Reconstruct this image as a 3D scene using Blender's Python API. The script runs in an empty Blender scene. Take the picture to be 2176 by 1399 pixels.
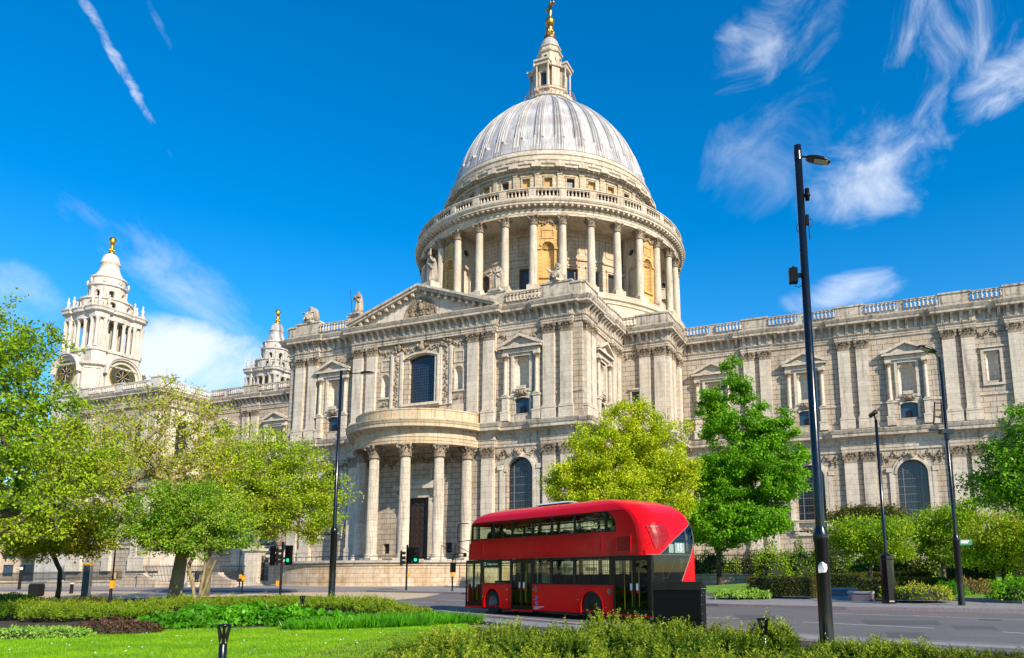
import bpy, bmesh, math, random
import numpy as np
from mathutils import Vector, Matrix
from mathutils.geometry import tessellate_polygon
random.seed(7); RNG = np.random.default_rng(11)
PI = math.pi; R_ = math.radians
sin, cos = math.sin, math.cos
scn = bpy.context.scene
COL = scn.collection

# ------------------------------------------------------------------ camera
F_PX, CX, CY = 1563.05, 1192.88, 965.32
CAM = Vector((48.315, -111.539, 1.70)); PITCH = R_(9.127); YAW = R_(-22.587); ROLL = R_(0.256)
cd = bpy.data.cameras.new('camera'); cam = bpy.data.objects.new('camera', cd); COL.objects.link(cam)
scn.camera = cam
cd.sensor_fit = 'HORIZONTAL'; cd.sensor_width = 36.0
cd.lens = F_PX / 2176 * 36.0
cd.shift_x = (1088 - CX) / 2176; cd.shift_y = (CY - 699.5) / 2176
cd.clip_start = 0.1; cd.clip_end = 8000
cam.matrix_world = (Matrix.Translation(CAM) @ Matrix.Rotation(-YAW, 4, 'Z') @
                    Matrix.Rotation(PI/2 + PITCH, 4, 'X') @ Matrix.Rotation(-ROLL, 4, 'Z'))
_M3 = cam.matrix_world.to_3x3()
def view_ray(px, py):
    return _M3 @ Vector(((px-CX)/F_PX, -(py-CY)/F_PX, -1.0))

# ------------------------------------------------------------------ sun, sky, exposure
SUN_AZ_E_OF_S = 60.5; SUN_EL = 31.0
sdir = Vector((sin(R_(SUN_AZ_E_OF_S))*cos(R_(SUN_EL)), -cos(R_(SUN_AZ_E_OF_S))*cos(R_(SUN_EL)), sin(R_(SUN_EL))))
sd = bpy.data.lights.new('sun', 'SUN'); sd.energy = 5.0; sd.angle = R_(0.5); sd.color = (1.0, 0.88, 0.70)
so = bpy.data.objects.new('sun', sd); COL.objects.link(so)
so.rotation_euler = (-sdir).to_track_quat('-Z', 'Y').to_euler()
so.location = (60, -140, 80)
scn.view_settings.view_transform = 'Standard'; scn.view_settings.look = 'None'
scn.view_settings.exposure = 0.54; scn.view_settings.gamma = 1.0
scn.cycles.max_bounces = 6; scn.cycles.transparent_max_bounces = 16
scn.cycles.diffuse_bounces = 3; scn.cycles.glossy_bounces = 3

world = bpy.data.worlds.new("World"); scn.world = world; world.use_nodes = True
wt = world.node_tree; wn = wt.nodes; wl = wt.links; wn.clear()
def N(tree, kind, **kw):
    n = tree.nodes.new(kind)
    for k, v in kw.items():
        if k.startswith('i_'):
            key = k[2:]; key = int(key) if key.isdigit() else key.replace('_', ' ')
            n.inputs[key].default_value = v
        else: setattr(n, k, v)
    return n
def mth(tree, op, a, b=None, c=None, clamp=False):
    n = tree.nodes.new('ShaderNodeMath'); n.operation = op; n.use_clamp = clamp
    for i, x in enumerate((a, b, c)):
        if x is None: continue
        if isinstance(x, (int, float)): n.inputs[i].default_value = x
        else: tree.links.new(x, n.inputs[i])
    return n.outputs[0]
def vmt(tree, op, a, b=None, scale=None):
    n = tree.nodes.new('ShaderNodeVectorMath'); n.operation = op
    for i, x in enumerate((a, b)):
        if x is None: continue
        if isinstance(x, (tuple, list, Vector)): n.inputs[i].default_value = tuple(x)
        else: tree.links.new(x, n.inputs[i])
    if scale is not None: n.inputs['Scale'].default_value = scale
    return n.outputs['Value'] if op in ('DOT_PRODUCT', 'LENGTH') else n.outputs['Vector']
sky = N(wt, 'ShaderNodeTexSky', sky_type='NISHITA', sun_disc=False)
sky.sun_elevation = R_(SUN_EL)
sky.sun_rotation = R_(180 - SUN_AZ_E_OF_S)       # clockwise from +Y
sky.air_density = 1.1; sky.dust_density = 0.15; sky.ozone_density = 4.0; sky.altitude = 0
hs = N(wt, 'ShaderNodeHueSaturation', i_Saturation=1.42, i_Value=1.42, i_Hue=0.500)
wl.new(sky.outputs[0], hs.inputs['Color'])
tc = N(wt, 'ShaderNodeTexCoord'); D = tc.outputs['Generated']
def cloud(px, py, hx, hy, ang, seed, nscale, lo, hi, stretch=1.0, amt=1.0, warp=0.12, soft=0.0):
    """soft patch of high cloud about one direction of the sky: hx, hy half sizes, ang tilt"""
    c = view_ray(px, py).normalized()
    e1 = c.cross(Vector((0, 0, 1))).normalized(); e2 = e1.cross(c).normalized()
    ca, sa = cos(R_(ang)), sin(R_(ang)); f1 = e1*ca + e2*sa; f2 = e2*ca - e1*sa
    dc = mth(wt, 'MAXIMUM', vmt(wt, 'DOT_PRODUCT', D, c), 0.05)
    a = mth(wt, 'DIVIDE', vmt(wt, 'DOT_PRODUCT', D, f1), dc); b = mth(wt, 'DIVIDE', vmt(wt, 'DOT_PRODUCT', D, f2), dc)
    cmb = N(wt, 'ShaderNodeCombineXYZ'); wl.new(mth(wt, 'DIVIDE', a, stretch), cmb.inputs[0]); wl.new(b, cmb.inputs[1])
    cmb.inputs[2].default_value = seed
    nz = N(wt, 'ShaderNodeTexNoise', i_Scale=nscale, i_Detail=9.0, i_Roughness=0.62, i_Distortion=warp)
    wl.new(cmb.outputs[0], nz.inputs['Vector'])
    sq = mth(wt, 'ADD', mth(wt, 'POWER', mth(wt, 'ABSOLUTE', mth(wt, 'DIVIDE', a, hx)), 2.2),
             mth(wt, 'POWER', mth(wt, 'ABSOLUTE', mth(wt, 'DIVIDE', b, hy)), 2.2))
    fall = mth(wt, 'SUBTRACT', 1.0, sq, clamp=True)
    x = mth(wt, 'ADD', nz.outputs[0], mth(wt, 'MULTIPLY', mth(wt, 'SUBTRACT', fall, 1.0), 0.42))
    mr = N(wt, 'ShaderNodeMapRange', interpolation_type='SMOOTHSTEP'); wl.new(x, mr.inputs[0])
    mr.inputs[1].default_value = lo; mr.inputs[2].default_value = hi
    out = mth(wt, 'MULTIPLY', mth(wt, 'MULTIPLY', mr.outputs[0], amt), mth(wt, 'MULTIPLY', fall, 1.0 if soft else 2.5, clamp=True), clamp=True)
    fw = mth(wt, 'GREATER_THAN', vmt(wt, 'DOT_PRODUCT', D, c), 0.1)
    return mth(wt, 'MULTIPLY', out, fw)
CL = [
 cloud(245, 120, 0.120, 0.0078, -53, 1.3, 44, .24, .78, 1.2, .75, .8),
 cloud(330, 30, 0.05, 0.008, -60, 2.3, 30, .40, .85, 1.6, .3),
 cloud(2030, 90, 0.16, 0.11, 62, 3.1, 15, .36, .82, 1.5, .85, .7),
 cloud(2140, 175, 0.08, 0.045, 20, 9.4, 17, .26, .78, 1.3, .8, .6),
 cloud(1640, 75, 0.13, 0.07, 24, 4.7, 14, .34, .90, 1.3, .7, .7),
 cloud(1850, 365, 0.12, 0.070, 8, 5.9, 12, .24, .76, 1.2, .85, .5),
 cloud(1650, 330, 0.15, 0.085, 24, 6.2, 10, .30, .90, 1.2, .5, .6),
 cloud(1800, 620, 0.090, 0.030, 4, 7.7, 16, .18, .74, 1.8, .9, .7),
 cloud(425, 775, 0.110, 0.066, -4, 8.8, 9, .12, .54, 1.2, .85, .5),
 cloud(370, 590, 0.17, 0.048, -33, 10.1, 14, .26, .90, 2.0, .65, .8),
 cloud(5, 655, 0.07, 0.06, 0, 12.4, 12, .2, .8, 1.3, .5),
 cloud(620, 850, 0.25, 0.06, 0, 14.4, 9, .15, .9, 1.6, .35),
]
acc = CL[0]
for c_ in CL[1:]: acc = mth(wt, 'MAXIMUM', acc, c_)
mx = N(wt, 'ShaderNodeMix', data_type='RGBA')
wl.new(acc, mx.inputs[0]); wl.new(hs.outputs[0], mx.inputs[6]); mx.inputs[7].default_value = (7.2, 7.6, 8.2, 1)
bg = N(wt, 'ShaderNodeBackground', i_Strength=0.10); wl.new(mx.outputs[2], bg.inputs['Color'])
wo = N(wt, 'ShaderNodeOutputWorld'); wl.new(bg.outputs[0], wo.inputs['Surface'])

# ------------------------------------------------------------------ materials
def new_mat(name):
    m = bpy.data.materials.new(name); m.use_nodes = True; t = m.node_tree; t.nodes.clear()
    o = t.nodes.new('ShaderNodeOutputMaterial'); p = t.nodes.new('ShaderNodeBsdfPrincipled')
    t.links.new(p.outputs[0], o.inputs[0]); return m, t, p, o
def mixc(t, fac, a, b, blend='MIX'):
    n = t.nodes.new('ShaderNodeMix'); n.data_type = 'RGBA'; n.blend_type = blend
    for i, x in ((0, fac), (6, a), (7, b)):
        if isinstance(x, (int, float)): n.inputs[i].default_value = x
        elif isinstance(x, tuple): n.inputs[i].default_value = (*x, 1) if len(x) == 3 else x
        else: t.links.new(x, n.inputs[i])
    return n.outputs[2]
def ramp(t, fac, stops):
    r = t.nodes.new('ShaderNodeValToRGB'); el = r.color_ramp.elements
    el[0].position, el[0].color = stops[0][0], (*stops[0][1], 1)
    el[1].position, el[1].color = stops[-1][0], (*stops[-1][1], 1)
    for p, c in stops[1:-1]:
        e = el.new(p); e.color = (*c, 1)
    t.links.new(fac, r.inputs[0]); return r.outputs[0]
def noise(t, vec, scale, detail=4, rough=.55, dist=0):
    n = N(t, 'ShaderNodeTexNoise', i_Scale=scale, i_Detail=detail, i_Roughness=rough, i_Distortion=dist)
    if vec is not None: t.links.new(vec, n.inputs['Vector'])
    return n.outputs[0]
def mapping(t, vec, sc=(1, 1, 1), loc=(0, 0, 0)):
    n = t.nodes.new('ShaderNodeMapping'); n.inputs['Scale'].default_value = sc; n.inputs['Location'].default_value = loc
    t.links.new(vec, n.inputs[0]); return n.outputs[0]
def wall_uv(t, centre=None, rad=1.0):
    """(distance along the wall, height): flat walls by the face's own tangent, round ones by angle"""
    g = t.nodes.new('ShaderNodeNewGeometry'); sp = t.nodes.new('ShaderNodeSeparateXYZ')
    t.links.new(g.outputs['Position'], sp.inputs[0]); cb = t.nodes.new('ShaderNodeCombineXYZ')
    if centre is None:
        sn = t.nodes.new('ShaderNodeSeparateXYZ'); t.links.new(g.outputs['True Normal'], sn.inputs[0])
        u = mth(t, 'SUBTRACT', mth(t, 'MULTIPLY', sp.outputs[1], mth(t, 'ABSOLUTE', sn.outputs[0])),
                mth(t, 'MULTIPLY', sp.outputs[0], mth(t, 'MULTIPLY', mth(t, 'ABSOLUTE', sn.outputs[1]), -1.0)))
    else:
        u = mth(t, 'MULTIPLY', mth(t, 'ARCTAN2', mth(t, 'SUBTRACT', sp.outputs[0], centre[0]),
                mth(t, 'SUBTRACT', centre[1], sp.outputs[1])), rad)
    t.links.new(u, cb.inputs[0]); t.links.new(sp.outputs[2], cb.inputs[1])
    return cb.outputs[0], g.outputs['Position'], sp
def stone(name, c1, c2, joints=None, centre=None, rad=1.0, stain=.5, rough=.85, jdark=.55, jsize=.02, bump=.25, warm=None, dark=(.125, .105, .085)):
    m, t, p, o = new_mat(name)
    uv, pos, sp = wall_uv(t, centre, rad)
    n1 = noise(t, pos, .35, 5, .6); n2 = noise(t, pos, 3.0, 6, .6)
    col = mixc(t, ramp(t, n1, [(.35, (0, 0, 0)), (.65, (1, 1, 1))]), c1, c2)
    if warm: col = mixc(t, ramp(t, noise(t, pos, .9, 4, .6, .6), [(.48, (0, 0, 0)), (.70, (.85, .85, .85))]), col, warm)
    stk = noise(t, mapping(t, pos, (1.3, 1.3, .12)), 1.6, 6, .65)
    col = mixc(t, mth(t, 'MULTIPLY', ramp(t, stk, [(.50, (0, 0, 0)), (.74, (1, 1, 1))]), stain), col, dark)
    col = mixc(t, mth(t, 'MULTIPLY', ramp(t, n2, [(.50, (0, 0, 0)), (.72, (1, 1, 1))]), stain*.55), col, dark)
    h = n2
    if joints:
        b = N(t, 'ShaderNodeTexBrick', offset=.5, i_Scale=1.0); b.inputs['Color1'].default_value = (1, 1, 1, 1)
        b.inputs['Color2'].default_value = (.80, .77, .73, 1); b.inputs['Mortar'].default_value = (0, 0, 0, 1)
        b.inputs['Mortar Size'].default_value = jsize; b.inputs['Mortar Smooth'].default_value = .25
        b.inputs['Brick Width'].default_value = joints[0]; b.inputs['Row Height'].default_value = joints[1]
        t.links.new(uv, b.inputs['Vector'])
        col = mixc(t, .55, col, b.outputs['Color'], 'MULTIPLY')
        col = mixc(t, mth(t, 'MULTIPLY', b.outputs['Fac'], jdark), col, (.10, .075, .055))
        h = mth(t, 'SUBTRACT', mth(t, 'MULTIPLY', n2, .3), mth(t, 'MULTIPLY', b.outputs['Fac'], 1.0))
    bp = N(t, 'ShaderNodeBump', i_Strength=bump, i_Distance=.05); t.links.new(h, bp.inputs['Height'])
    t.links.new(bp.outputs[0], p.inputs['Normal']); t.links.new(col, p.inputs['Base Color'])
    p.inputs['Roughness'].default_value = rough; p.inputs['Specular IOR Level'].default_value = .25
    return m
def simple(name, c, rough=.5, metal=0, spec=.5, coat=0, nscale=None, namt=.3, bump=0):
    m, t, p, o = new_mat(name)
    p.inputs['Base Color'].default_value = (*c, 1); p.inputs['Roughness'].default_value = rough
    p.inputs['Metallic'].default_value = metal; p.inputs['Specular IOR Level'].default_value = spec
    p.inputs['Coat Weight'].default_value = coat
    if nscale:
        tcn = t.nodes.new('ShaderNodeTexCoord'); nz = noise(t, tcn.outputs['Object'], nscale, 6, .65)
        t.links.new(mixc(t, ramp(t, nz, [(.35, (0, 0, 0)), (.7, (1, 1, 1))]), c, tuple(x*(1-namt) for x in c)), p.inputs['Base Color'])
        rr = mth(t, 'MULTIPLY_ADD', nz, .3, max(0, rough-.15)); t.links.new(rr, p.inputs['Roughness'])
        if bump:
            bp = N(t, 'ShaderNodeBump', i_Strength=bump, i_Distance=.02); t.links.new(nz, bp.inputs['Height']); t.links.new(bp.outputs[0], p.inputs['Normal'])
    return m
def emis(name, c, s, base=(0.02, .02, .02)):
    m, t, p, o = new_mat(name); p.inputs['Base Color'].default_value = (*base, 1)
    p.inputs['Emission Color'].default_value = (*c, 1); p.inputs['Emission Strength'].default_value = s; return m

ST1, ST2 = (.65, .575, .465), (.50, .44, .36)
M = {}
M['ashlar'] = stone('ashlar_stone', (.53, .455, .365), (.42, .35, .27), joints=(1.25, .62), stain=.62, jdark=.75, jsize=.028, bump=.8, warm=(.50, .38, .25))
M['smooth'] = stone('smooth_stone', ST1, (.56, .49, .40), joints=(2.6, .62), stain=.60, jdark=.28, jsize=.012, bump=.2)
M['trim'] = stone('moulded_stone', (.58, .51, .415), (.43, .36, .28), stain=1.1, bump=.25)
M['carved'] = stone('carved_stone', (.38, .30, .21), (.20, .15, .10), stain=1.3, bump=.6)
M['round'] = stone('drum_stone', (.60, .52, .40), (.50, .40, .27), joints=(1.3, .6), centre=(0, 0), rad=20, stain=.4, jdark=.5, jsize=.022, bump=.5, warm=(.60, .40, .20))
M['ochre'] = stone('ochre_stone', (.68, .43, .16), (.55, .34, .12), joints=(1.3, .6), centre=(0, 0), rad=21, stain=.35, jdark=.35, bump=.3)
M['rtrim'] = stone('drum_trim_stone', (.60, .53, .42), (.47, .39, .29), stain=.7, bump=.2)
M['white'] = stone('sunlit_white_stone', (.66, .61, .54), (.52, .47, .40), stain=.55, bump=.2)  # sunlight put into a paler stone colour: clock tower, chapel east wall
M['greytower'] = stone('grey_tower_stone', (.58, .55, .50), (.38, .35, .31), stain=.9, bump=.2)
M['podium'] = stone('podium_stone', (.60, .48, .34), (.50, .33, .18), joints=(1.4, .42), centre=(0, -38), rad=16.6, stain=.8, jdark=.25, jsize=.018, bump=.4, warm=(.66, .58, .48), dark=(.26, .16, .09))
M['plinth'] = stone('garden_wall_stone', (.55, .45, .34), (.45, .36, .27), joints=(1.5, .35), stain=.6, bump=.3)
M['statue'] = stone('statue_stone', (.46, .40, .32), (.30, .25, .19), stain=1.3, bump=.35)
M['gold'] = simple('gilding', (1.0, .56, .08), .32, 1.0, nscale=3, namt=.4)
M['gold2'] = simple('dull_gilding', (.62, .36, .10), .40, 1.0, nscale=4, namt=.6)
M['black'] = simple('black_paint', (.006, .006, .007), .22, 0, .45, coat=.2, nscale=5, namt=.3)
M['iron'] = simple('black_iron', (.008, .008, .009), .5, 0, .3)
M['dark'] = simple('dark_opening', (.012, .012, .014), .6)
M['rail'] = simple('rusty_rail', (.35, .20, .10), .6)
M['door'] = simple('dark_oak', (.045, .026, .018), .45, nscale=6, namt=.5)
def leaded(name, c, line, pw, ph, rough=.12, centre=None, rad=1):
    m, t, p, o = new_mat(name)
    uv, pos, sp = wall_uv(t, centre, rad)
    b = N(t, 'ShaderNodeTexBrick', offset=0.0, i_Scale=1.0)
    b.inputs['Color1'].default_value = (*c, 1); b.inputs['Color2'].default_value = (*[x*.6 for x in c], 1); b.inputs['Mortar'].default_value = (*line, 1)
    b.inputs['Mortar Size'].default_value = .018; b.inputs['Brick Width'].default_value = pw; b.inputs['Row Height'].default_value = ph
    t.links.new(uv, b.inputs['Vector'])
    n = noise(t, pos, .8, 3); col = mixc(t, .5, b.outputs[0], mixc(t, n, (.3, .3, .3), (1.5, 1.5, 1.5)), 'MULTIPLY')
    t.links.new(col, p.inputs['Base Color']); p.inputs['Roughness'].default_value = rough; p.inputs['Specular IOR Level'].default_value = .6
    vo = N(t, 'ShaderNodeTexVoronoi', i_Scale=1.0); t.links.new(mapping(t, uv, (1/pw, 1/ph, 1)), vo.inputs['Vector'])
    bp = N(t, 'ShaderNodeBump', i_Strength=.18, i_Distance=.05); t.links.new(vo.outputs['Color'], bp.inputs['Height']); t.links.new(bp.outputs[0], p.inputs['Normal'])
    return m
M['glass'] = leaded('leaded_glass', (.014, .018, .030), (.055, .058, .065), .30, .34)
M['glass2'] = leaded('small_window_glass', (.03, .07, .12), (.012, .018, .03), .22, .22, .2)
M['glass3'] = leaded('drum_window_glass', (.03, .035, .045), (.10, .10, .10), .35, .35, .3, (0, 0), 17.8)
def SEP(t, v):
    s = t.nodes.new('ShaderNodeSeparateXYZ'); t.links.new(v, s.inputs[0]); return s.outputs[0]
def lead():
    m, t, p, o = new_mat('dome_lead')
    uv, pos, sp = wall_uv(t, (0, 0), 16)
    c = mixc(t, ramp(t, noise(t, pos, .5, 5), [(.35, (0, 0, 0)), (.65, (1, 1, 1))]), (.54, .535, .52), (.41, .405, .40))
    st = noise(t, mapping(t, uv, (4.0, .22, 1)), 1.6, 5, .7)
    c = mixc(t, ramp(t, st, [(.48, (0, 0, 0)), (.66, (.85, .85, .85))]), c, (.20, .18, .17))
    b = N(t, 'ShaderNodeTexBrick', offset=0.0, i_Scale=1.0); b.inputs['Color1'].default_value = (0, 0, 0, 1); b.inputs['Color2'].default_value = (1, 1, 1, 1)
    b.inputs['Mortar'].default_value = (0, 0, 0, 1); b.inputs['Mortar Size'].default_value = .02
    b.inputs['Brick Width'].default_value = PI*16/16; b.inputs['Row Height'].default_value = 2.3; b.inputs['Bias'].default_value = -.45
    t.links.new(uv, b.inputs['Vector'])
    fx = mth(t, 'ABSOLUTE', mth(t, 'SUBTRACT', mth(t, 'FRACT', mth(t, 'ADD', mth(t, 'MULTIPLY', t.nodes[-1].outputs[0] if False else SEP(t, uv), 1/(PI*16/16)), .5)), .5))
    for pos_, wd_, am_ in ((.30, .022, .75), (.40, .016, .85), (.455, .012, .6)):
        ln = mth(t, 'LESS_THAN', mth(t, 'ABSOLUTE', mth(t, 'SUBTRACT', fx, pos_)), wd_)
        c = mixc(t, mth(t, 'MULTIPLY', ln, am_), c, (.13, .12, .115))
    rs = mth(t, 'MULTIPLY', b.outputs[0], ramp(t, noise(t, mapping(t, uv, (5, .8, 1)), 1.5, 6, .7), [(.38, (0, 0, 0)), (.60, (1, 1, 1))]))
    c = mixc(t, mth(t, 'MULTIPLY', rs, .8), c, (.20, .10, .075))
    bp = N(t, 'ShaderNodeBump', i_Strength=.2, i_Distance=.05); t.links.new(st, bp.inputs['Height']); t.links.new(bp.outputs[0], p.inputs['Normal'])
    t.links.new(c, p.inputs['Base Color']); p.inputs['Roughness'].default_value = .55; p.inputs['Metallic'].default_value = .05
    return m
M['lead'] = lead()

# ------------------------------------------------------------------ mesh builder
def wf(ox, oy, ang=0.0, mirror=False):
    """wall frame: u along the wall, w outwards (to the right of u), z up"""
    dx, dy = cos(R_(ang)), sin(R_(ang))
    m = Matrix(((dx, dy, 0, ox), (dy, -dx, 0, oy), (0, 0, 1, 0), (0, 0, 0, 1)))
    return Matrix.Scale(-1, 4, (1, 0, 0)) @ m if mirror else m
def cylf(cx, cy, R, a0=0.0):
    def f(v):
        a = R_(a0) + v[0]/R; r = R + v[1]
        return (cx + r*sin(a), cy - r*cos(a), v[2])
    f.flip = True; return f
SPLIT = dict(niche=.3, festoon=.5, pane=.2, carving=.6, vent_grille=.3, urn=.3, window=.3, pier=.2, oculus=.2, slit=.3, carved_festoons=.35, marker_lamp=.1, notice=.05, red_notice=.05, grab_rail=.1, stair_handrail=.05, access_sticker=.05, filler_cap=.1, keystone=.3, numerals=.03, grab_poles=.1, seats=.02, window_pillar=.05)
class MB:
    def __init__(s, T=None): s.v = []; s.f = []; s.sm = []; s.ch = []; s.set(T)
    def set(s, T):
        s.T = T
        if T is None: s.fl = False
        elif isinstance(T, Matrix): s.fl = T.determinant() < 0
        else: s.fl = getattr(T, 'flip', False)
        return s
    def add(s, vs, fs, smooth=False):
        b = len(s.v); T = s.T; s.ch.append((b, len(s.f)))
        if T is None: s.v.extend([tuple(v) for v in vs])
        elif isinstance(T, Matrix): s.v.extend([tuple(T @ Vector(v)) for v in vs])
        else: s.v.extend([T(v) for v in vs])
        for f in fs:
            f = [b+i for i in f]
            s.f.append(f[::-1] if s.fl else f); s.sm.append(smooth)
    def box(s, x0, x1, y0, y1, z0, z1, n=1):
        if n == 1:
            s.add([(x0,y0,z0),(x1,y0,z0),(x1,y1,z0),(x0,y1,z0),(x0,y0,z1),(x1,y0,z1),(x1,y1,z1),(x0,y1,z1)],
                  [(0,3,2,1),(4,5,6,7),(0,1,5,4),(1,2,6,5),(2,3,7,6),(3,0,4,7)])
        else:
            for i in range(n): s.box(x0+(x1-x0)*i/n, x0+(x1-x0)*(i+1)/n, y0, y1, z0, z1)
    def poly_w(s, pts, w0, w1):
        """polygon in (u, z) given counter-clockwise, extruded from w0 to w1 (w1 outer)"""
        n = len(pts); vs = [(p[0], w0, p[1]) for p in pts] + [(p[0], w1, p[1]) for p in pts]
        fs = [[i, (i+1) % n, n+(i+1) % n, n+i] for i in range(n)]
        fs = [f[::-1] for f in fs]
        tr = tessellate_polygon([[Vector((p[0], p[1], 0)) for p in pts]])
        for a, b_, c in tr:
            fs.append((a, b_, c)); fs.append((n+c, n+b_, n+a))
        s.add(vs, fs)
    def prism(s, pts, z0, z1):
        n = len(pts); vs = [(p[0], p[1], z0) for p in pts] + [(p[0], p[1], z1) for p in pts]
        fs = [[i, (i+1) % n, n+(i+1) % n, n+i] for i in range(n)]
        tr = tessellate_polygon([[Vector((p[0], p[1], 0)) for p in pts]])
        for a, b_, c in tr: fs.append((n+a, n+b_, n+c)); fs.append((c, b_, a))
        s.add(vs, fs)
    def sheetpoly(s, outer, holes, w):
        loops = [[Vector((p[0], p[1], 0)) for p in outer]] + [[Vector((p[0], p[1], 0)) for p in h] for h in holes]
        flat = [p for l in loops for p in l]
        tr = tessellate_polygon(loops)
        fs = []
        for a, b_, c in tr:
            ar = (flat[b_]-flat[a]).cross(flat[c]-flat[a]).z
            fs.append((a, c, b_) if ar > 0 else (a, b_, c))
        s.add([(p.x, w, p.y) for p in flat], fs)
    def reveal(s, loop, w0, w1, close=True):
        n = len(loop); vs = [(p[0], w0, p[1]) for p in loop] + [(p[0], w1, p[1]) for p in loop]
        s.add(vs, [(i, (i+1) % n, n+(i+1) % n, n+i) for i in range(n if close else n-1)])
    def lathe(s, prof, cx=0, cy=0, n=24, mod=None, a0=0.0, a1=2*PI, smooth=True, z0=0.0, cap=True):
        full = abs(a1-a0-2*PI) < 1e-6; m = n if full else n+1; vs = []; fs = []
        for (r, z) in prof:
            for i in range(m):
                a = a0+(a1-a0)*i/n; rr = r*(mod(a, z) if mod else 1.0)
                vs.append((cx+rr*sin(a), cy-rr*cos(a), z+z0))
        for k in range(len(prof)-1):
            for i in range(n):
                j = (i+1) % m if full else i+1
                fs.append((k*m+i, k*m+j, (k+1)*m+j, (k+1)*m+i))
        s.add(vs, fs, smooth)
        full = full and cap
        if full and prof[-1][0] > 1e-4: s.add([(v[0], v[1], v[2]) for v in vs[-m:]], [tuple(range(m))])
        if full and prof[0][0] > 1e-4: s.add([(v[0], v[1], v[2]) for v in vs[:m]], [tuple(range(m))[::-1]])
    def tube(s, p0, p1, r0, r1=None, n=8, cap=True, smooth=True):
        r1 = r0 if r1 is None else r1; p0 = Vector(p0); p1 = Vector(p1); d = (p1-p0).normalized()
        a = d.orthogonal().normalized(); b = d.cross(a); vs = []
        for p, r in ((p0, r0), (p1, r1)):
            for i in range(n):
                t = 2*PI*i/n; vs.append(p+a*(r*cos(t))+b*(r*sin(t)))
        s.add(vs, [(i, (i+1) % n, n+(i+1) % n, n+i) for i in range(n)], smooth)
        if cap: s.add(vs, [tuple(range(n))[::-1], tuple(range(n, 2*n))])
    def pipe(s, pts, r, n=6):
        for a, b in zip(pts[:-1], pts[1:]): s.tube(a, b, r, r, n)
    def blob(s, c, r, sz=(1, 1, 1), sub=0):
        vs = [Vector(v)*r for v in ICO]; 
        s.add([(c[0]+v.x*sz[0], c[1]+v.y*sz[1], c[2]+v.z*sz[2]) for v in vs], ICOF, True)
    def sweep(s, path, prof, closed=False):
        n = len(path); pts = [Vector((p[0], p[1])) for p in path]; P = []
        for i in range(n):
            if closed: a, b = pts[i-1], pts[(i+1) % n]
            else: a = pts[i-1] if i > 0 else None; b = pts[i+1] if i < n-1 else None
            n1 = n2 = None
            if a is not None: d = (pts[i]-a).normalized(); n1 = Vector((d.y, -d.x))
            if b is not None: d = (b-pts[i]).normalized(); n2 = Vector((d.y, -d.x))
            if n1 is None: n1 = n2
            if n2 is None: n2 = n1
            P.append((n1+n2)/max(.2, 1+n1.dot(n2)))
        k = len(prof); vs = []; fs = []
        for i in range(n):
            for (o, z) in prof: vs.append((pts[i].x+P[i].x*o, pts[i].y+P[i].y*o, z))
        for i in range(n if closed else n-1):
            j = (i+1) % n
            for q in range(k-1): fs.append((i*k+q, j*k+q, j*k+q+1, i*k+q+1))
        if not closed: fs.append(tuple(range(k))); fs.append(tuple(range((n-1)*k, n*k))[::-1])
        s.add(vs, fs)
    def mesh(s, name):
        me = bpy.data.meshes.new(name); me.from_pydata(s.v, [], s.f)
        me.polygons.foreach_set('use_smooth', s.sm); me.update(); return me
    def build(s, name, mat, parent=None, label=None):
        if name in SPLIT and parent is not None and len(s.ch) > 1:
            n = len(s.ch); vb = [c[0] for c in s.ch]+[len(s.v)]; fb = [c[1] for c in s.ch]+[len(s.f)]; A = np.array(s.v); g = SPLIT[name]/2
            lo = np.array([A[vb[i]:vb[i+1]].min(0) for i in range(n)])-g; hi = np.array([A[vb[i]:vb[i+1]].max(0) for i in range(n)])+g
            lab = list(range(n))
            def root(i):
                while lab[i] != i: i = lab[i]
                return i
            for i in range(n):
                for j in np.nonzero(np.all((lo[i] <= hi[i+1:]) & (lo[i+1:] <= hi[i]), 1))[0]:
                    a, b = root(i), root(i+1+int(j)); lab[max(a, b)] = min(a, b)
            gr = {}
            for i in range(n): gr.setdefault(root(i), []).append(i)
            if len(gr) > 1:
                first = None
                for ids in gr.values():
                    q = MB(); 
                    for i in ids:
                        k = len(q.v)-vb[i]; q.v += s.v[vb[i]:vb[i+1]]; q.f += [[x+k for x in f] for f in s.f[fb[i]:fb[i+1]]]; q.sm += s.sm[fb[i]:fb[i+1]]
                    me = q.mesh(name); me.materials.append(M[mat] if isinstance(mat, str) else mat); o = link(name, me, parent, label); first = first or o
                return first
        me = s.mesh(name); me.materials.append(M[mat] if isinstance(mat, str) else mat)
        return link(name, me, parent, label)
_t = (1+5**.5)/2; _q = (1+_t*_t)**.5
ICO = [(-1/_q,_t/_q,0),(1/_q,_t/_q,0),(-1/_q,-_t/_q,0),(1/_q,-_t/_q,0),(0,-1/_q,_t/_q),(0,1/_q,_t/_q),(0,-1/_q,-_t/_q),(0,1/_q,-_t/_q),(_t/_q,0,-1/_q),(_t/_q,0,1/_q),(-_t/_q,0,-1/_q),(-_t/_q,0,1/_q)]
ICOF = [(0,11,5),(0,5,1),(0,1,7),(0,7,10),(0,10,11),(1,5,9),(5,11,4),(11,10,2),(10,7,6),(7,1,8),(3,9,4),(3,4,2),(3,2,6),(3,6,8),(3,8,9),(4,9,5),(2,4,11),(6,2,10),(8,6,7),(9,8,1)]
def link(name, me, parent=None, label=None):
    o = bpy.data.objects.new(name, me); COL.objects.link(o)
    if parent is not None: o.parent = parent
    if label: o['label'] = label
    return o
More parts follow.
